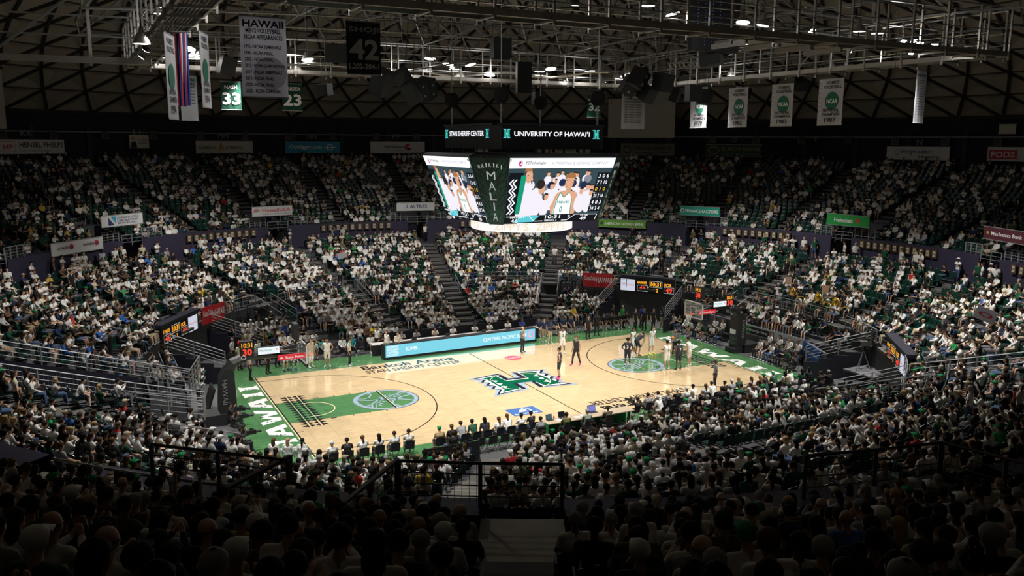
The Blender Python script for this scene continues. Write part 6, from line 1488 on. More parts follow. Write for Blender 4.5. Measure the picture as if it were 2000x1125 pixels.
# ================================================================ COURTSIDE BOARD, TABLES, WALL SIGNS
b0, b1 = V(-5.78, 8.30, 0), V(5.82, 8.72, 0); LB = Fr(b0, b1-b0, (0, 0, 1)); LW = (b1-b0).length
t = thing('courtside_screen', 'long glowing pale blue advertising board on the far sideline', 'screen', (b0+b1)/2)
MB().plate(LB, -.08, LW+.08, .0, 1.02, -.55, -.02).build('case', M_black, t)
MB().plate(LB, .05, LW-.05, .16, .96, -.02, 0).build('led_face', em('led_pale_blue', (.21, .66, .80), 1.05), t)
text(LB, 'CPB.', 1.45, 2.4, .48, .72, em('led_white', (.95, 1, 1), 1.1), t, .01, .02); text(LB, 'CENTRAL PACIFIC BANK', 7.3, 10.9, .45, .70, MATS['led_white'], t, .01, .01)
g = MB()
for j in range(4):
    for i in range(3): text_to(g, LB, 'HCHC'[i % 2:i % 2+2], .15+.28*i, .40+.28*i, .22+.18*j, .37+.18*j, .01, .02)
g.build('led_pattern', MATS['led_white'], t)
sw = MB(); stroke(sw, LB, [(11.15+.26*math.cos(rad(a))*(1-a/900), .56+.30*math.sin(rad(a))*(1-a/900)) for a in range(-40, 400, 20)], .10, .012); sw.build('swirl_mark', em('led_swirl', (.75, .45, .85), 1.0), t)
sw = MB(); stroke(sw, LB, [(11.2+.15*math.cos(rad(a)), .56+.17*math.sin(rad(a))) for a in range(100, 300, 20)], .06, .014); sw.build('swirl_inner', em('led_swirl_warm', (.95, .75, .4), 1.0), t)
tt = thing('press_table', 'long black-draped table standing behind the courtside board', 'table', (0, 10.0, 0))
MB().box((0.2, 10.0, .74), (12.8, .65, .05)).build('table_top', K('table_top_white', (.5, .5, .5), .6), tt); MB().box((0.2, 9.70, .36), (12.8, .03, .72)).build('drape', M_blackcloth, tt)
for x in (-6, -2, 2, 6.3): MB().box((x, 10.1, .36), (.05, .5, .72)).build('leg', M_darksteel, tt)
t = thing('drape_wall', 'low black cloth partition in front of the far middle seats', 'partition', (0.5, 11.4, 0)); MB().box((.6, 11.45, .55), (13.6, .06, 1.1)).build('cloth', M_blackcloth, t)
for i in range(9): MB().box((-6.2+1.7*i, 11.5, .56), (.05, .05, 1.12)).build('pole', M_darksteel, t)
for i, x in enumerate((-4.5, -3.1, -.6, 2.2, 4.2)):
    p = V(x, 10.05, .77); lt = thing('laptop', '%s open laptop from the left on the press table' % ordw(i+1), 'laptop', p, 0, 'laptops on the press table')
    MB().box(p+V(0, 0, .01), (.34, .24, .02)).build('keyboard', M_darksteel, lt); MB().box(p+V(0, -.14, .12), (.34, .02, .23), Matrix.Rotation(rad(15), 3, 'X')).build('screen_lid', M_darksteel, lt)
# wall signs at the right end
R_end = Fr((18.76, 3.45, 0), (0, -1, 0), (0, 0, 1)); 
t = thing('rail_sign', 'pale grey strip with a green and black lettered panel on the right end wall', 'sign', (18.76, 1, 1)); MB().plate(R_end, 1.6, 5.1, .95, 1.65, 0, .02).build('grey_board', K('sign_pale_grey', (.50, .52, .55), .7), t)
MB().plate(R_end, 2.25, 4.75, 1.02, 1.52, .02, .03).build('black_panel', M_ink, t); MB().plate(R_end, 2.25, 2.9, 1.02, 1.52, .03, .035).build('green_panel', S_hgreen, t); text(R_end, 'enterprise', 2.35, 4.6, 1.14, 1.40, M_lt, t, .04, .02)
t = thing('rail_sign', 'pale grey strip with dark lettering beyond the black panel on the right end wall', 'sign', (18.76, -2, 1)); MB().plate(R_end, 5.2, 7.9, .95, 1.65, 0, .02).build('grey_board', MATS['sign_pale_grey'], t); text(R_end, 'PROJECT', 6.2, 7.5, 1.15, 1.38, I_grey, t, .03, .02)
flat(R_end, ellipse(None, 5.8, 1.28, .16, .22, 12), S_cyan, t, .03, 'blue_mark')
F = Fr(V(18.75, -4.35, 0), V(-.42, -.9, 0), (0, 0, 1)); t = thing('rail_sign', 'blue sign with white bank lettering on the angled right end wall', 'sign', F.P(1.3, 0, 1)); MB().plate(F, .15, 2.9, .65, 1.55, 0, .03).build('blue_board', S_blue, t); text(F, 'Bank of Hawai\u02bbi', .7, 2.7, .95, 1.2, M_lt, t, .04, .01); flat(F, [(.3, .95), (.6, .95), (.6, 1.3)], M_lt, t, .04, 'white_mark')
def bw(t, F, w, h):
    m = MB(); stroke(m, F, [(.12*w, .70*h), (.42*w, .78*h), (.36*w, .52*h), (.44*w, .30*h), (.18*w, .22*h)], .12*h, .04); stroke(m, F, [(.18*w, .5*h), (.36*w, .52*h)], .1*h, .0405); m.build('swoosh_mark', K('print_pale_grey', (.40, .40, .42), .7), t)
    z = MB(); stroke(z, F, [(.03*w, .5*h), (.08*w, .9*h), (.5*w, .97*h), (.97*w, .9*h), (.97*w, .1*h), (.5*w, .03*h), (.08*w, .1*h)], .04*h, .038, 0, True); z.build('border_print', I_grey, t)
drape('dark grey cloth banner with pale swoosh mark behind the right basket', Fr(V(18.72, 8.4, 1.0), V(-.04, -1, 0), (0, 0, 1)), 3.4, 1.35, K('charcoal_cloth', (.035, .036, .04), .8), [('THE', .55, .72, .64, .82, MATS['plaque_face']), ('BIG', .55, .72, .42, .60, MATS['plaque_face']), ('WEST', .55, .82, .18, .38, MATS['plaque_face'])], bw)
# camera platform in the right corner
t = thing('camera_platform', 'grey square platform for the television camera in the right corner', 'platform', (18.4, -10.3, 0)); MB().box((18.4, -10.3, .95), (2.6, 2.2, .10)).build('deck', K('platform_deck', (.14, .14, .15), .8), t)
for x in (17.2, 19.6):
    for y in (-11.3, -9.3): MB().box((x, y, .45), (.07, .07, .9)).build('leg', M_darksteel, t)
for i in range(4): MB().bar((17.2, -11.3+.65*i, .5), (19.6, -11.3+.65*i, .5), .04, .04).build('crossbar', M_darksteel, t)
def tvcam(p, az, lab, hgt=1.35):
    t = thing('television_camera', lab, 'camera', p); p = Vector(p); R = Matrix.Rotation(rad(az), 3, 'Z')
    for k in range(3): a = rad(120*k+az); MB().tube([p+V(.5*math.cos(a), .5*math.sin(a), 0), p+V(0, 0, hgt-.15)], .022, 5).build('tripod_leg', M_steelp, t)
    MB().box(p+V(0, 0, hgt), (.16, .16, .3)).build('pan_head', M_black, t); MB().box(p+V(0, 0, hgt+.28)+R @ V(0, -.05, 0), (.22, .62, .30), R).build('camera_body', K('camera_grey', (.10, .11, .10), .5), t)
    MB().box(p+V(0, 0, hgt+.28)+R @ V(0, .48, 0), (.24, .50, .26), R).build('box_lens', M_black, t); MB().box(p+V(0, 0, hgt+.50)+R @ V(.0, -.25, 0), (.2, .12, .15), R).build('viewfinder', M_black, t); return t
tvcam((17.9, -9.9, 1.0), 60, 'grey television camera on a white tripod on the corner platform')
# scorer's table on the near side
T0 = Fr((-3.62, -9.25, 0), (1, .0, 0), (0, 1, 0))
t = thing('scorer_table', 'long scorer table with green cloth front on the near sideline', 'table', (-1, -9.3, 0)); MB().box((-1.0, -9.35, .75), (5.1, .75, .04)).build('table_top', K('table_top_tan', (.42, .33, .22), .6), t)
MB().box((-1.0, -8.96, .38), (5.1, .03, .76)).build('green_skirt', K('green_skirt_cloth', (.01, .20, .04), .8), t); MB().box((-3.56, -9.35, .38), (.03, .8, .76)).build('green_skirt_end', MATS['green_skirt_cloth'], t)
for x in (-3.3, -1, 1.3): MB().box((x, -9.5, .36), (.05, .05, .72)).build('leg', M_darksteel, t)
for i, (x, y, sc, c, lb) in enumerate(((-3.15, -9.2, 1.0, (.05, .12, .14), 'left'), (-2.4, -9.15, 1.1, (.01, .01, .015), 'middle, dark-screened'), (-.6, -9.1, 1.4, (.20, .22, .60), 'right, blue-lit'))):
    p = V(x, y, .77); lt = thing('laptop', '%s laptop open on the scorer table' % lb, 'laptop', p, 0, 'laptops on the scorer table'); MB().box(p+V(0, 0, .01), (.34*sc, .24, .02)).build('keyboard', M_darksteel, lt)
    MB().box(p+V(0, .14, .13*sc), (.34*sc, .02, .25*sc), Matrix.Rotation(rad(-12), 3, 'X')).build('screen_lid', M_darksteel, lt); MB().box(p+V(0, .125, .13*sc), (.31*sc, .01, .21*sc), Matrix.Rotation(rad(-12), 3, 'X')).build('lit_screen', em('laptop_glow_%d' % i, c, 1.0), lt)
for i, (x, y, w) in enumerate(((-2.75, -9.4, .28), (-1.7, -9.4, .3), (-1.3, -9.3, .3), (.2, -9.3, .3))): tag(MB().box((x, y, .777), (w, .21, .012), Matrix.Rotation(rad(20*i-30), 3, 'Z')).build('paper', K('paper_white', (.75, .75, .72), .7)), '%s sheet of paper from the left on the scorer table' % ordw(i+1), 'paper', 'papers on the scorer table')
tag(MB().lathe((-2.85, -9.05, .77), [(0, 0), (.035, 0), (.045, .12), (0, .12)], 10).build('paper_cup', K('cup_red', (.5, .02, .03), .5), None, True), 'red drinking cup beside the left laptop on the scorer table', 'cup')
# near black drape and boundary
t = thing('drape_wall', 'black cloth partition behind the near courtside chairs at the left gap', 'partition', (-9.4, -10.9, 0)); MB().box((-9.2, -11.1, .55), (2.6, .06, 1.1)).build('cloth', M_blackcloth, t)
for x in (-10.5, -7.9): MB().lathe((x, -11.1, 0), [(.12, 0), (.05, .3), (.04, 1.15), (0, 1.18)], 8).build('pole', M_darksteel, t)
# monitors and small screens by the left baseline
for i, (u, v, zz, lab) in enumerate(((229, 738, 2.6, 'small lit monitor on the left end camera position'), (263, 738, 2.6, 'grey-backed monitor beside the small lit one'))):
    p = onz(u, v, zz); t = thing('monitor', lab, 'monitor', p); R = Matrix.Rotation(rad(-20), 3, 'Z'); MB().box(p, (.6, .05, .38), R).build('monitor_case', M_black if i == 0 else K('monitor_grey', (.12, .12, .12), .6), t)
    if i == 0: MB().box(p+R @ V(0, -.03, 0), (.55, .01, .33), R).build('lit_screen', em('monitor_glow', (.06, .16, .25), 1), t)
    MB().tube([p-V(0, 0, .2), p-V(0, 0, .8)], .02, 5).build('stand', M_darksteel, t)
t = thing('floor_monitor', 'pale tilted screen facing the court beside the left hoop', 'screen', (-17.6, 2.6, 0)); R = Matrix.Rotation(rad(18), 3, 'Y'); MB().box((-17.6, 2.4, .75), (.10, 1.5, 1.1), R).build('case', M_black, t); MB().box((-17.53, 2.4, .77), (.02, 1.35, .95), R).build('lit_face', em('floor_monitor_glow', (.45, .60, .62), .6), t)
# ================================================================ PLAYERS, OFFICIALS, BENCHES, COURTSIDE ROWS
def solid(n, c, r=.8): return mat('cloth_'+n, c, r)
C_w = solid('white', (.74, .74, .71)); C_b = solid('black', (.012, .012, .014)); C_n = solid('navy', (.012, .025, .075)); C_cr = solid('cream', (.62, .57, .46)); C_kh = solid('khaki', (.42, .34, .22)); C_gr = solid('grey', (.28, .29, .31)); C_gn = solid('green', (.01, .25, .07))
C_bk2 = solid('dark_jersey', (.016, .02, .03)); C_dg = solid('dark_green', (.01, .07, .04)); C_ol = solid('olive_green', (.10, .12, .03)); C_bl = solid('blue', (.01, .05, .35)); C_cam = solid('camouflage', (.10, .08, .045)); C_tl = solid('teal', (.02, .28, .30)); C_dn = solid('denim', (.06, .11, .22)); C_tan = solid('tan', (.40, .30, .16))
C_rg = solid('referee_grey', (.20, .21, .23)); C_neon = solid('neon_yellow', (.60, .75, .02)); C_pink = solid('pink', (.75, .05, .25)); C_mar = solid('maroon', (.14, .02, .02)); C_org = solid('orange', (.55, .10, .02)); C_aloha = solid('pale_aloha', (.30, .36, .30))
C_wp = solid('off_white_trim', (.70, .66, .55)); S_t, S_l, S_br, S_d = SKINS
BK = (.010, .008, .007); DB = (.04, .022, .014); BR = (.10, .05, .025); GY = (.30, .29, .28); FR = (.38, .25, .12)
STAND = dict(voxel=.016, fine=True)
def hero(key, uv, face, mats, hair, lab, z=0, scale=1.0, grp=None, num=None, front=False, **kw):
    p = onz(uv[0], uv[1], z) if not isinstance(uv, Vector) else uv
    o = person(key, p, rad(face-90), mats, hair, lab, grp, scale, 'person', **kw)
    if num:      # number on the back (or chest) of the vest
        s, m = num; me = LIB[key][0]; cy = -.135 if not front else .125; F = Fr((0, cy, 1.10), (1, 0, 0) if not front else (-1, 0, 0), (0, 0, 1))
        F = Fr((0, cy, 1.10), (1, 0, 0), (0, 0, 1)) if not front else Fr((0, cy, 1.10), (-1, 0, 0), (0, 0, 1))
        w = .055*len(s); mb = text_to(MB(), F, s, -w, w, .02, .22, .0, .03); nb = mb.build('number', m); nb.parent = o
    return o
B_down = dict(pose='stand', arms='down', sleeve='tank', legs='shorts', **STAND); B_hips = dict(pose='stand', arms='hips', sleeve='tank', legs='shorts', **STAND); B_bend = dict(pose='bend', arms='knees', sleeve='tank', legs='shorts', **STAND)
PL = 1.12
hero('p_hips_tee', (1225, 716), 50, (C_bk2, S_d, C_bk2, C_b, C_w), ('curly', BK), 'player in black number 3 kit standing on the lane emblem, hand on hip', 0, 1.10, 'players on the court', ('3', C_w), **dict(B_hips, sleeve='tee'))
hero('p_down', (1236, 694), -70, (C_w, S_br, C_w, C_w, C_w), ('short', BK), 'bearded player in white kit standing behind the number 3 player', 0, PL, 'players on the court', ('1', C_gn), front=True, **B_down)
hero('p_bend', (1246, 694), 5, (C_bk2, S_t, C_bk2, C_b, C_b), ('short', BR), 'player in black bending over with hands on knees', 0, 1.12, 'players on the court', **B_bend)
hero('p_bend2', (1271, 692), -85, (C_w, S_l, C_w, C_neon, C_w), ('short', BR), 'player in white leaning on his knees, wearing neon yellow shoes', 0, 1.14, 'players on the court', ('12', C_gn), front=True, pose='bend2' if False else 'stand', lean=.16, arms='knees' if False else 'down', sleeve='tank', legs='shorts', **STAND)
hero('p_down', (1302, 723), 88, (C_w, S_t, C_w, C_w, C_w), ('short', BK), 'player in white number 6 kit seen from behind at the lane edge', 0, PL, 'players on the court', ('6', C_gn), **B_down)
hero('p_down2', (1325, 722), 86, (C_bk2, S_d, C_bk2, C_b, C_b), ('curly', BK), 'player in black number 7 kit seen from behind between two white kits', 0, 1.10, 'players on the court', ('7', C_w), lean=.03, **{k: v for k, v in B_down.items()})
hero('p_lean', (1346, 716), 118, (C_w, S_t, C_wp, C_w, C_w), ('short', BK), 'player in white number 5 kit leaning towards the lane, right of number 7', 0, 1.12, 'players on the court', ('5', C_gn), pose='stand', lean=.14, arms='down', sleeve='tank', legs='shorts', **STAND)
hero('p_hips', (1092, 739), 140, (C_bk2, S_t, C_bk2, C_pink, C_b), ('short', BK), 'player in black standing on the centre emblem tip, hands on hips', 0, PL, 'players on the court', None, **B_hips)
hero('p_down', (1098, 691), -100, (C_w, S_br, C_w, C_w, C_w), ('curly', BK), 'player in white facing the camera right of midcourt', 0, 1.08, 'players on the court', ('2', C_gn), front=True, **B_down)
hero('p_stride', (1125, 713), 200, (C_bk2, S_t, C_b, C_pink, C_b), ('short', BR), 'player in black with long black leggings and pink shoes walking beside the white kit', 0, 1.12, 'players on the court', ('20', C_w), pose='stride', arms='down', sleeve='tank', legs='long', **STAND)
REF = dict(sleeve='tee', legs='long', **STAND)
hero('r_hold', (1317, 693), -95, (C_rg, S_t, C_b, C_b, C_b), ('bald', (.25, .15, .10)), 'referee in grey and black holding the ball at the lane', 0, 1.02, 'referees', pose='stand', arms='hold', armsR='down', **REF)
hero('r_hand', (1020, 688), -60, (C_rg, S_l, C_b, C_b, C_b), ('bald', (.35, .20, .14)), 'referee in grey and black with hand at his mouth before the glowing board', 0, 1.04, 'referees', pose='stand', arms='down', armsR='chin', **REF)
hero('r_down', (1396, 760), 150, (C_rg, S_d, C_b, C_b, C_b), ('bald', (.03, .02, .015)), 'referee in grey and black standing near the close right sideline', 0, 1.04, 'referees', pose='stand', arms='down', **REF)
bp = onz(1317, 693, 0)+V(-.42, -.30, 1.28)
ball = MB(); vs_, fs_ = [], []; capsule(vs_, fs_, bp, bp+V(0, 0, .001), .125, .125, 16); t = thing('basketball', 'orange basketball held by the referee at the lane', 'ball', bp); ball.add(vs_, fs_).build('ball_skin', K('ball_orange', (.62, .20, .04), .6), t, True)
sm = MB(); sm.tube([bp+V(.126*math.cos(rad(a)), 0, .126*math.sin(rad(a))) for a in range(0, 361, 20)], .004, 4, caps=False); sm.tube([bp+V(.126*math.cos(rad(a)), .126*math.sin(rad(a)), 0) for a in range(0, 361, 20)], .004, 4, caps=False); sm.build('seam', M_black, t)
ST = dict(pose='stand', sleeve='tee', legs='long', **STAND)
hero('st_down', (683, 714), -30, (C_cr, S_t, C_b, C_w, C_b), ('short', BK), 'man in cream top and black trousers standing on the sideline left of the group', 0, 1.04, 'home bench group', arms='down', **ST)
hero('p_stride', (756, 698), 195, (C_w, S_l, C_cr, C_w, C_w), ('short', BR), 'player in white walking along the far sideline', 0, 1.08, 'home bench group', pose='stride', arms='down', sleeve='tank', legs='long', **STAND)
hero('st_cross', (777, 698), -70, (C_cr, S_t, C_b, C_b, C_b), ('short', BK), 'man in cream top and black trousers at the left end of the glowing board', 0, 1.02, 'home bench group', arms='hold', **dict(ST, sleeve='long'))
hero('st_down', (737, 686), 200, (C_w, S_t, C_b, C_b, C_b), ('short', BK), 'man in white top and black trousers left of the glowing board', 0, 1.0, 'home bench group', arms='down', **ST)
hero('p_down', (608, 718), -60, (C_cr, S_l, C_wp, C_w, C_w), ('short', BR), 'player in cream warm-up standing by the far bench, left of the pair', 0, 1.12, 'home bench group', None, **B_down)
hero('p_hips', (640, 717), -110, (C_w, S_t, C_wp, C_w, C_w), ('short', BK), 'player in white warm-up clapping by the far bench, right of the pair', 0, 1.10, 'home bench group', None, **B_hips)
hero('p_down', (558, 724), -60, (C_b, S_l, C_w, C_b, C_w), ('short', FR), 'player in black top and white shorts behind the red sign on the left hoop', 0, 1.10, 'home bench group', None, **B_down)
hero('p_down', (573, 722), -90, (C_b, S_d, C_w, C_bl, C_w), ('short', BK), 'player in black top and blue shoes behind the red sign on the left hoop', 0, 1.10, 'home bench group', None, **B_down)
hero('st_down', (523, 730), -40, (C_n, S_t, C_b, C_b, C_b), ('short', BK), 'man in navy top and black trousers under the left glowing sign', 0, 1.02, 'home bench group', arms='down', **ST)
hero('st_down', (489, 742), -20, (C_cr, S_t, C_b, C_b, C_b), ('short', BK), 'man in cream top and black trousers at the left far corner of the court', 0, 1.02, 'home bench group', arms='down', **ST)
for i, (u, v, f, c, pz, hr, lb) in enumerate([(455, 712, -30, C_w, C_b, 'bald', 'man in white top clapping near the shot clock at the left corner'), (505, 715, -50, C_w, C_b, 'short', 'man in white top standing left of the navy-topped man'), (468, 722, -40, C_cr, C_b, 'short', 'man in cream top under the left arm clock'), (542, 716, -60, C_b, C_b, 'short', 'man in black standing behind the glowing sign box'),
        (1062, 668, -70, C_n, C_kh, 'short', 'coach in navy shirt and khaki trousers right of the glowing board, left one'), (1074, 672, -80, C_n, C_kh, 'short', 'coach in navy shirt and khaki trousers right of the glowing board, right one'), (1215, 640, -70, C_gn, C_b, 'short', 'grey-bearded man in bright green shirt standing by the far tunnel'), (1240, 646, -70, C_b, C_b, 'short', 'person in black shirt left of the far tunnel mouth'),
        (1252, 640, -70, C_bl, C_b, 'short', 'person in blue shirt at the far tunnel mouth'), (1258, 645, 200, C_b, C_b, 'short', 'person in black facing the tunnel beside the blue shirt'), (1275, 646, -80, C_b, C_b, 'short', 'person in black lettered shirt in the middle of the tunnel mouth'), (1292, 643, -80, C_n, C_kh, 'short', 'man in navy top and khaki trousers right of the tunnel mouth, arms folded'),
        (1196, 638, -60, C_b, C_dn, 'long', 'long-haired person in black and jeans at the foot of the tunnel rail'), (1148, 662, -80, C_b, C_b, 'short', 'man all in black standing at the far visiting bench'), (1165, 655, -100, C_b, C_b, 'short', 'second man in black standing behind the visiting bench')]):
    hero('st_cross2' if i in (5, 11) else 'st_down', (u, v), f, (c, [S_t, S_l, S_d][i % 3], pz, C_w if pz is C_kh else C_b, C_b), (hr, (GY if i == 6 else BK)), lb, 0, 1.02, 'people standing beyond the court', arms='crossed' if i in (5, 11) else 'down', **ST)
# chairs and their sitters
def sit_at(p, face, shirt, pants, skin, hair, lab, kind=None, chair=True, chlab=None, grp='people seated courtside', sc=1.0):
    key, kw = SEATED[RND.choice((0, 1, 2, 4, 6, 7)) if kind is None else kind]
    if chair: put_seat(PROTO_CHAIR, p, rad(face-90), chlab or 'black folding chair of the '+' '.join(lab.split()[:11]), 'black folding chairs')
    if shirt is None: return
    o = person(key, p, rad(face-90)+RND.uniform(-.12, .12), (shirt, skin, pants, M_shoe if RND.random() < .6 else M_shoeb, M_shoe), hair, lab, grp, sc, 'person', **kw)
    return o
HK2 = [('short', BK), ('short', DB), ('short', BK), ('long', BK), ('bun', DB), ('pony', BR), ('short', GY), ('cap', (.6, .6, .6)), ('cap', (.01, .25, .07)), ('long', FR)]
HN = {('short', BK): 'black-haired', ('short', DB): 'dark-haired', ('long', BK): 'long-black-haired', ('bun', DB): 'dark-bunned', ('pony', BR): 'ponytailed', ('short', GY): 'grey-haired', ('cap', (.6, .6, .6)): 'white-capped', ('cap', (.01, .25, .07)): 'green-capped', ('long', FR): 'long-fair-haired'}
CN = [(C_w, 'white', 6), (C_gr, 'grey', 3), (C_b, 'black', 3), (C_dg, 'dark green', 1.5), (C_mar, 'maroon', .4), (C_tan, 'tan', .5)]
# far home bench and visiting bench
for i in range(16):
    x = -15.2+.66*i; p = V(x, 10.75, 0); occ = i in (5, 6, 8, 9, 11, 12, 14)
    sit_at(p, -90, (C_w if i % 3 else C_tl) if occ else None, PANTS[0], SKINS[i % 3], HK2[i % 3], '%s bench sitter from the left on the home bench, in %s' % (ordw(i+1), 'white' if i % 3 else 'teal'), chlab='%s black folding chair from the left along the home bench' % ordw(i+1))
vb = [C_n, C_n, C_n, C_n, C_n, None, C_b, C_n, C_b, C_b, C_b, C_b]
for i, c in enumerate(vb):
    x = 6.9+.68*i; p = V(x, 10.15-.03*i, 0)
    sit_at(p, -95, c, PANTS[2] if c is C_n and i < 4 else PANTS[0], SKINS[(i*2) % 4], HK2[i % 3], '%s from the left on the visiting bench, in %s' % (ordw(i+1).capitalize()+' person' if False else 'person '+ordw(i+1), 'navy' if c is C_n else 'black'), kind=4 if i > 5 else 1, chlab='%s black folding chair from the left along the visiting bench' % ordw(i+1), sc=1.05)
for i, (x, c) in enumerate(((-5.2, C_b), (-3.7, C_gr), (-2.6, C_gr), (-1.2, C_cr), (.2, C_w), (1.9, C_w), (3.1, C_w), (4.6, C_w), (5.8, C_bl))):
    sit_at(V(x, 10.75, 0), -90, c, PANTS[0], SKINS[i % 3], HK2[i % 3], '%s person from the left seated at the press table' % ordw(i+1), kind=6, chlab='%s chair from the left behind the press table' % ordw(i+1))
# right end: two rows of courtside sitters facing the court
for i, (u, v, c, pz, nm) in enumerate([(1317, 668, C_w, 3, 'white shirt and grey trousers'), (1331, 668, C_ol, 1, 'yellow-green top and jeans'), (1343, 668, C_w, 0, 'white top and black trousers'), (1357, 676, C_w, 3, 'white shirt and grey jeans'), (1371, 678, C_aloha, 0, 'pale checked shirt'), (1380, 684, C_dg, 2, 'green top and orange trousers'), (1396, 684, C_w, 0, 'cream top and black trousers'), (1410, 690, C_b, 1, 'black top and blue jeans')]):
    p = onz(u, v, 0); p.x = max(p.x, 17.2)
    p = V(17.35+.0*i, 7.6-.84*i*.92, 0)
    sit_at(p, 180, c, PANTS[pz], SKINS[i % 3], HK2[(i*3) % 5], 'person in %s behind the right baseline' % nm, kind=(0, 6, 7, 4, 0, 4, 2, 5)[i])
for i in range(7):
    nm = ('white hooded top', 'black top and shorts', 'white top and jeans', 'dark blue polo', 'navy blazer', 'dark green polo', 'dark blue jacket')[i]; c = (C_w, C_b, C_w, C_n, C_n, C_dg, C_n)[i]
    sit_at(V(17.3-.07*i, -1.9-.62*i, 0), 178, c, PANTS[(0, 1, 1, 0, 0, 3, 0)[i]], SKINS[i % 3], HK2[i % 4], 'person in %s, %s from the hoop, right baseline row' % (nm, ordw(i+1)), kind=(0, 1, 6, 7, 2, 4, 5)[i])
CHEER = HK2[3], HK2[5], HK2[4]
M_pom = K('pompom_green', (.02, .12, .08), .5); M_pomw = K('pompom_white', (.6, .6, .6), .5)
def pompom(p, lab, r=.15):
    t = thing('pompom', lab, 'pompom', p, 0, 'cheerleader pompoms'); a, b = MB(), MB(); R_ = random.Random(int(p[0]*100)+int(p[1]*37))
    for k in range(60):
        d = Vector((R_.gauss(0, 1), R_.gauss(0, 1), R_.gauss(0, 1))).normalized(); q = Vector(p); (a if k % 2 else b).bar(q, q+d*r*R_.uniform(.7, 1.1), .012, .012)
    a.build('green_strands', M_pom, t)['kind'] = 'stuff'; b.build('white_strands', M_pomw, t)['kind'] = 'stuff'
for i, y in enumerate((3.9, 3.1, -1.7, -2.6, -3.5, -4.3)):
    w = ('behind the right baseline row, %s from far end' % ordw(i+1))
    sit_at(V(18.35, y, .25), 182, C_w, PANTS[0], SKINS[i % 3], CHEER[i % 3], 'cheerleader in white %s' % w, kind=0, chair=False)
    MB
    for s in (-1, 1): pompom(V(17.98, y+.17*s, .92), '%s pompom of the %s right cheerleader from the far end' % ('left' if s > 0 else 'right', ordw(i+1)))
t = thing('bench', 'low grey bench under the right cheerleaders', 'bench', (18.4, 0, 0)); MB().box((18.45, 3.5, .55), (.4, 2.0, .08)).build('bench_top', M_darksteel, t); MB().box((18.45, -3.0, .55), (.4, 3.6, .08)).build('bench_top', M_darksteel, t)
for y in (2.7, 4.3, -1.4, -4.6): MB().box((18.45, y, .26), (.3, .06, .52)).build('leg', M_darksteel, t)
for i in range(6):
    p = V(-17.6-.1*i, 7.2-.75*i, 0); o = person('p_ch%d' % (i % 2), p, rad(0-90)+RND.uniform(-.3, .3), (C_w, SKINS[i % 3], C_b, M_shoe, M_shoe), CHEER[i % 3], 'cheerleader in white behind the left baseline, %s from far side' % ordw(i+1), 'left cheerleaders', .95, 'person', pose='stand', arms='phone' if i % 2 else 'down', sleeve='long', legs='shorts', voxel=.022)
    pompom(p+V(.30, .12, 1.05 if i % 2 else .85), 'pompom of the %s left cheerleader from the far side' % ordw(i+1))
for i, (u, v, lb) in enumerate(((528, 893, 'long-haired cheerleader in white at the near left corner, left one'), (548, 893, 'fair-haired cheerleader in white at the near left corner'), (566, 896, 'dark-haired cheerleader in white nearest the near left corner'))):
    p = onz(u, v, 0); p = V(-16.4+.55*i, -8.3-.3*i, 0); person('p_ch0', p, rad(60-90), (C_w, SKINS[1], C_b, M_shoe, M_shoe), (('long', BR), ('long', FR), ('pony', BK))[i], lb, 'near corner cheerleaders', .95, 'person', pose='stand', arms='down', sleeve='long', legs='shorts', voxel=.022); pompom(p+V(.35, .2, .9), 'pompom of the %s' % lb.replace(' in white', '').replace(' at the near left corner', ' near corner'))
# floor photographers and camera crew
def cam_op(p, face, lab, kneel=False, crew='black'):
    p = Vector(p); person('cam_sit' if kneel else 'cam_st', p, rad(face-90), (C_b, S_t, C_b, M_shoeb, C_b), ('cap', (.012, .012, .012)), 'camera operator in black %s' % lab, 'camera operators', 1.0, 'person', pose='sit' if kneel else 'stand', arms='cam', sleeve='long', legs='long', voxel=.02)
    h = .98 if kneel else 1.68; d = V(math.cos(rad(face)), math.sin(rad(face)), 0); q = p+d*.42+V(0, 0, h)
    t = thing('shoulder_camera', 'black video camera of the operator %s' % lab, 'camera', q); R = Matrix.Rotation(rad(face-90), 3, 'Z')
    MB().box(q, (.14, .42, .18), R).build('camera_body', M_black, t); MB().tube([q+d*.2, q+d*.45], [.055, .075], 10).build('lens', M_black, t); MB().box(q+V(0, 0, .15), (.05, .2, .06), R).build('top_handle', M_black, t)
cam_op((-17.0, -1.2, 0), -20, 'crouching beside the left hoop', True); cam_op((-17.1, -2.6, 0), 0, 'sitting on the left baseline', True); cam_op((-17.2, -5.2, 0), 5, 'at the left baseline with a long lens', True)
cam_op((1.95, -9.3, 0), 95, 'at the right end of the scorer table', True); cam_op((18.75, -9.75, 1.0), 150, 'on the corner platform')
cam_op((16.0, -6.3, 0), 170, 'on the floor at the right baseline', True)
for i, (x, c, h, lb) in enumerate(((-2.75, C_ol, HK2[0], 'official in olive shirt at the left end of scorer table'), (-1.55, C_aloha, ('short', GY), 'official in pale leaf-patterned shirt at the middle of scorer table'), (-.35, C_cam, HK2[1], 'official in brown patterned shirt at the right of scorer table'))):
    sit_at(V(x, -10.0, 0), 90, c, PANTS[0], SKINS[i % 3], h, lb, kind=6, sc=1.05)
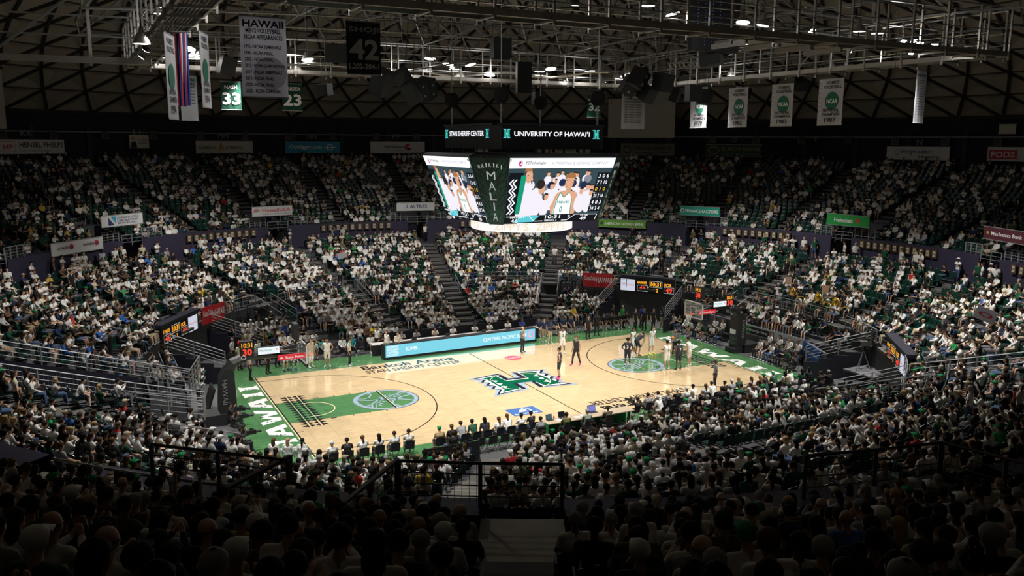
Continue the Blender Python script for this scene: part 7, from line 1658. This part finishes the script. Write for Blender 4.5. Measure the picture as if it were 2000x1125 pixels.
# near courtside rows of black padded chairs
def row(y, x0, x1, n, face, word, skip=(), empties=0.0):
    for i in range(n):
        x = x0+(x1-x0)*i/(n-1)
        if i in skip: continue
        p = V(x, y, 0)
        if not inview(p, 20): continue
        c, cn, _ = RND.choices(CN, [q_[2] for q_ in CN])[0]; h = RND.choice(HK2); w = '%s from left, %s' % (ordw(i+1), word)
        emp = RND.random() < empties
        sit_at(p, face+RND.uniform(-8, 8), None if emp else c, RND.choice(PANTS), RND.choice(SKINS[:3]), h, '%s person in %s, %s' % (HN[h], cn.replace(' ', '-'), w), chlab='black padded chair, %s' % w)
row(-8.75, -14.0, -10.4, 6, 90, 'first near row by the left baseline'); row(-9.0, -9.0, -4.1, 9, 90, 'near front row left of scorer table')
row(-9.85, -8.7, -4.1, 8, 90, 'near second row left of scorer table', empties=.35)
row(-8.9, 2.9, 14.6, 19, 90, 'near front row right of scorer table'); row(-9.75, 3.2, 15.2, 19, 90, 'near second row right of scorer table', empties=.45); row(-10.6, 3.4, 15.8, 19, 90, 'near third row right of scorer table', empties=.3)
# the band's brass and drums, held-up papers
M_brass = K('brass', (.80, .55, .12), .25, .9)
def sousa(u, v, lab):
    p = onr(u, v, 20.6); t = thing('sousaphone', lab, 'instrument', p, 0, 'band sousaphones'); d = (V(-1, .1, .25)).normalized(); x = d.orthogonal().normalized(); R = Matrix((x, d.cross(x), d)).transposed()
    MB().lathe(p, [(.05, -.35), (.07, -.15), (.13, 0), (.24, .08), (.31, .10), (.24, .085), (.12, .01)], 18, 0, R).build('bell', M_brass, t, True)
    MB().tube([p-d*.35+V(0, .0, 0)]+[p-d*.4+V(.1*math.sin(rad(a)), .33*math.cos(rad(a))-.33, -.35+.35*math.sin(rad(a))*1.0-.2) for a in range(0, 300, 30)], [.05]+[.045-.003*k for k in range(10)], 7).build('coiled_tube', M_brass, t, True)
sousa(1549, 570, 'gold sousaphone bell high in the band, left one'); sousa(1599, 581, 'gold sousaphone bell in the middle of the band'); sousa(1633, 590, 'gold sousaphone bell at the right of the band')
for i, (u, v) in enumerate(((1464, 625), (1472, 628))):
    p = onr(u, v, 19.3); t = thing('drum', 'silver marching drum at the front of the band, %s' % ('left' if i == 0 else 'right'), 'drum', p, 0, 'band drums'); MB().lathe(p, [(.18, -.15), (.19, -.14), (.19, .14), (.18, .15), (0, .15)], 16).build('shell', K('drum_silver', (.6, .6, .6), .35, .4), t, True); MB().lathe(p, [(.2, .11), (.2, .15)], 16).lathe(p, [(.2, -.15), (.2, -.11)], 16).build('hoop', M_darksteel, t)
def placard(u, v, r, w, h, rz, lab, m, txt=None):
    p = onr(u, v, r); n = Vector(CAM)-p; n.z = 0; n.normalize(); rr = V(0, 0, 1).cross(n); up = (V(0, 0, 1)*math.cos(rad(rz))+rr*math.sin(rad(rz))); F = Fr(p, up.cross(n), up); t = thing('placard', lab, 'placard', p, 0, 'signs held by spectators')
    MB().plate(F, -w/2, w/2, -h/2, h/2, -.01, 0).build('card', m, t)
    if txt: text(F, txt[0], -w*.35, w*.35, -h*.2, h*.2, txt[1], t, .012, .02)
placard(668, 499, 24.2, .75, .5, -15, 'white hand-held sign in the seats left of the central stairs', M_vin); placard(850, 570, 20.0, .8, .55, 25, 'white sign with rainbow stripes held right of centre left block', M_vin)
placard(875, 588, 18.8, .7, .45, 10, 'pale green-lettered sign held low near the press table', M_vin, ('GO', M_green)); placard(1540, 548, 22.5, .45, .55, 0, 'cut-out portrait board raised behind the band, left of the pair', SKINS[1]); placard(1612, 565, 22.5, .45, .55, 0, 'cut-out portrait board raised behind the band, right of the pair', SKINS[0])
placard(1925, 615, 22.0, .9, .6, 20, 'white card with red heart held at the right side', M_vin, ('\u2665' if False else 'O', I_red)); placard(798, 656, 12.4, .75, .5, 0, 'white paper sign fixed to the black partition left of the press table', M_vin, ('22', M_ink))
PH = thing('phone', 'glowing blue phone screen low in the dark near stand', 'phone', onz(366, 1085, 9.2)); MB().box(onz(366, 1085, 9.2), (.16, .02, .09), Matrix.Rotation(rad(-20), 3, 'Z')).build('lit_screen', em('phone_glow', (.05, .35, .6), 1), PH)
assert 'folding_chair' not in [o.name for o in COL.objects if o.get('label') == 'x']
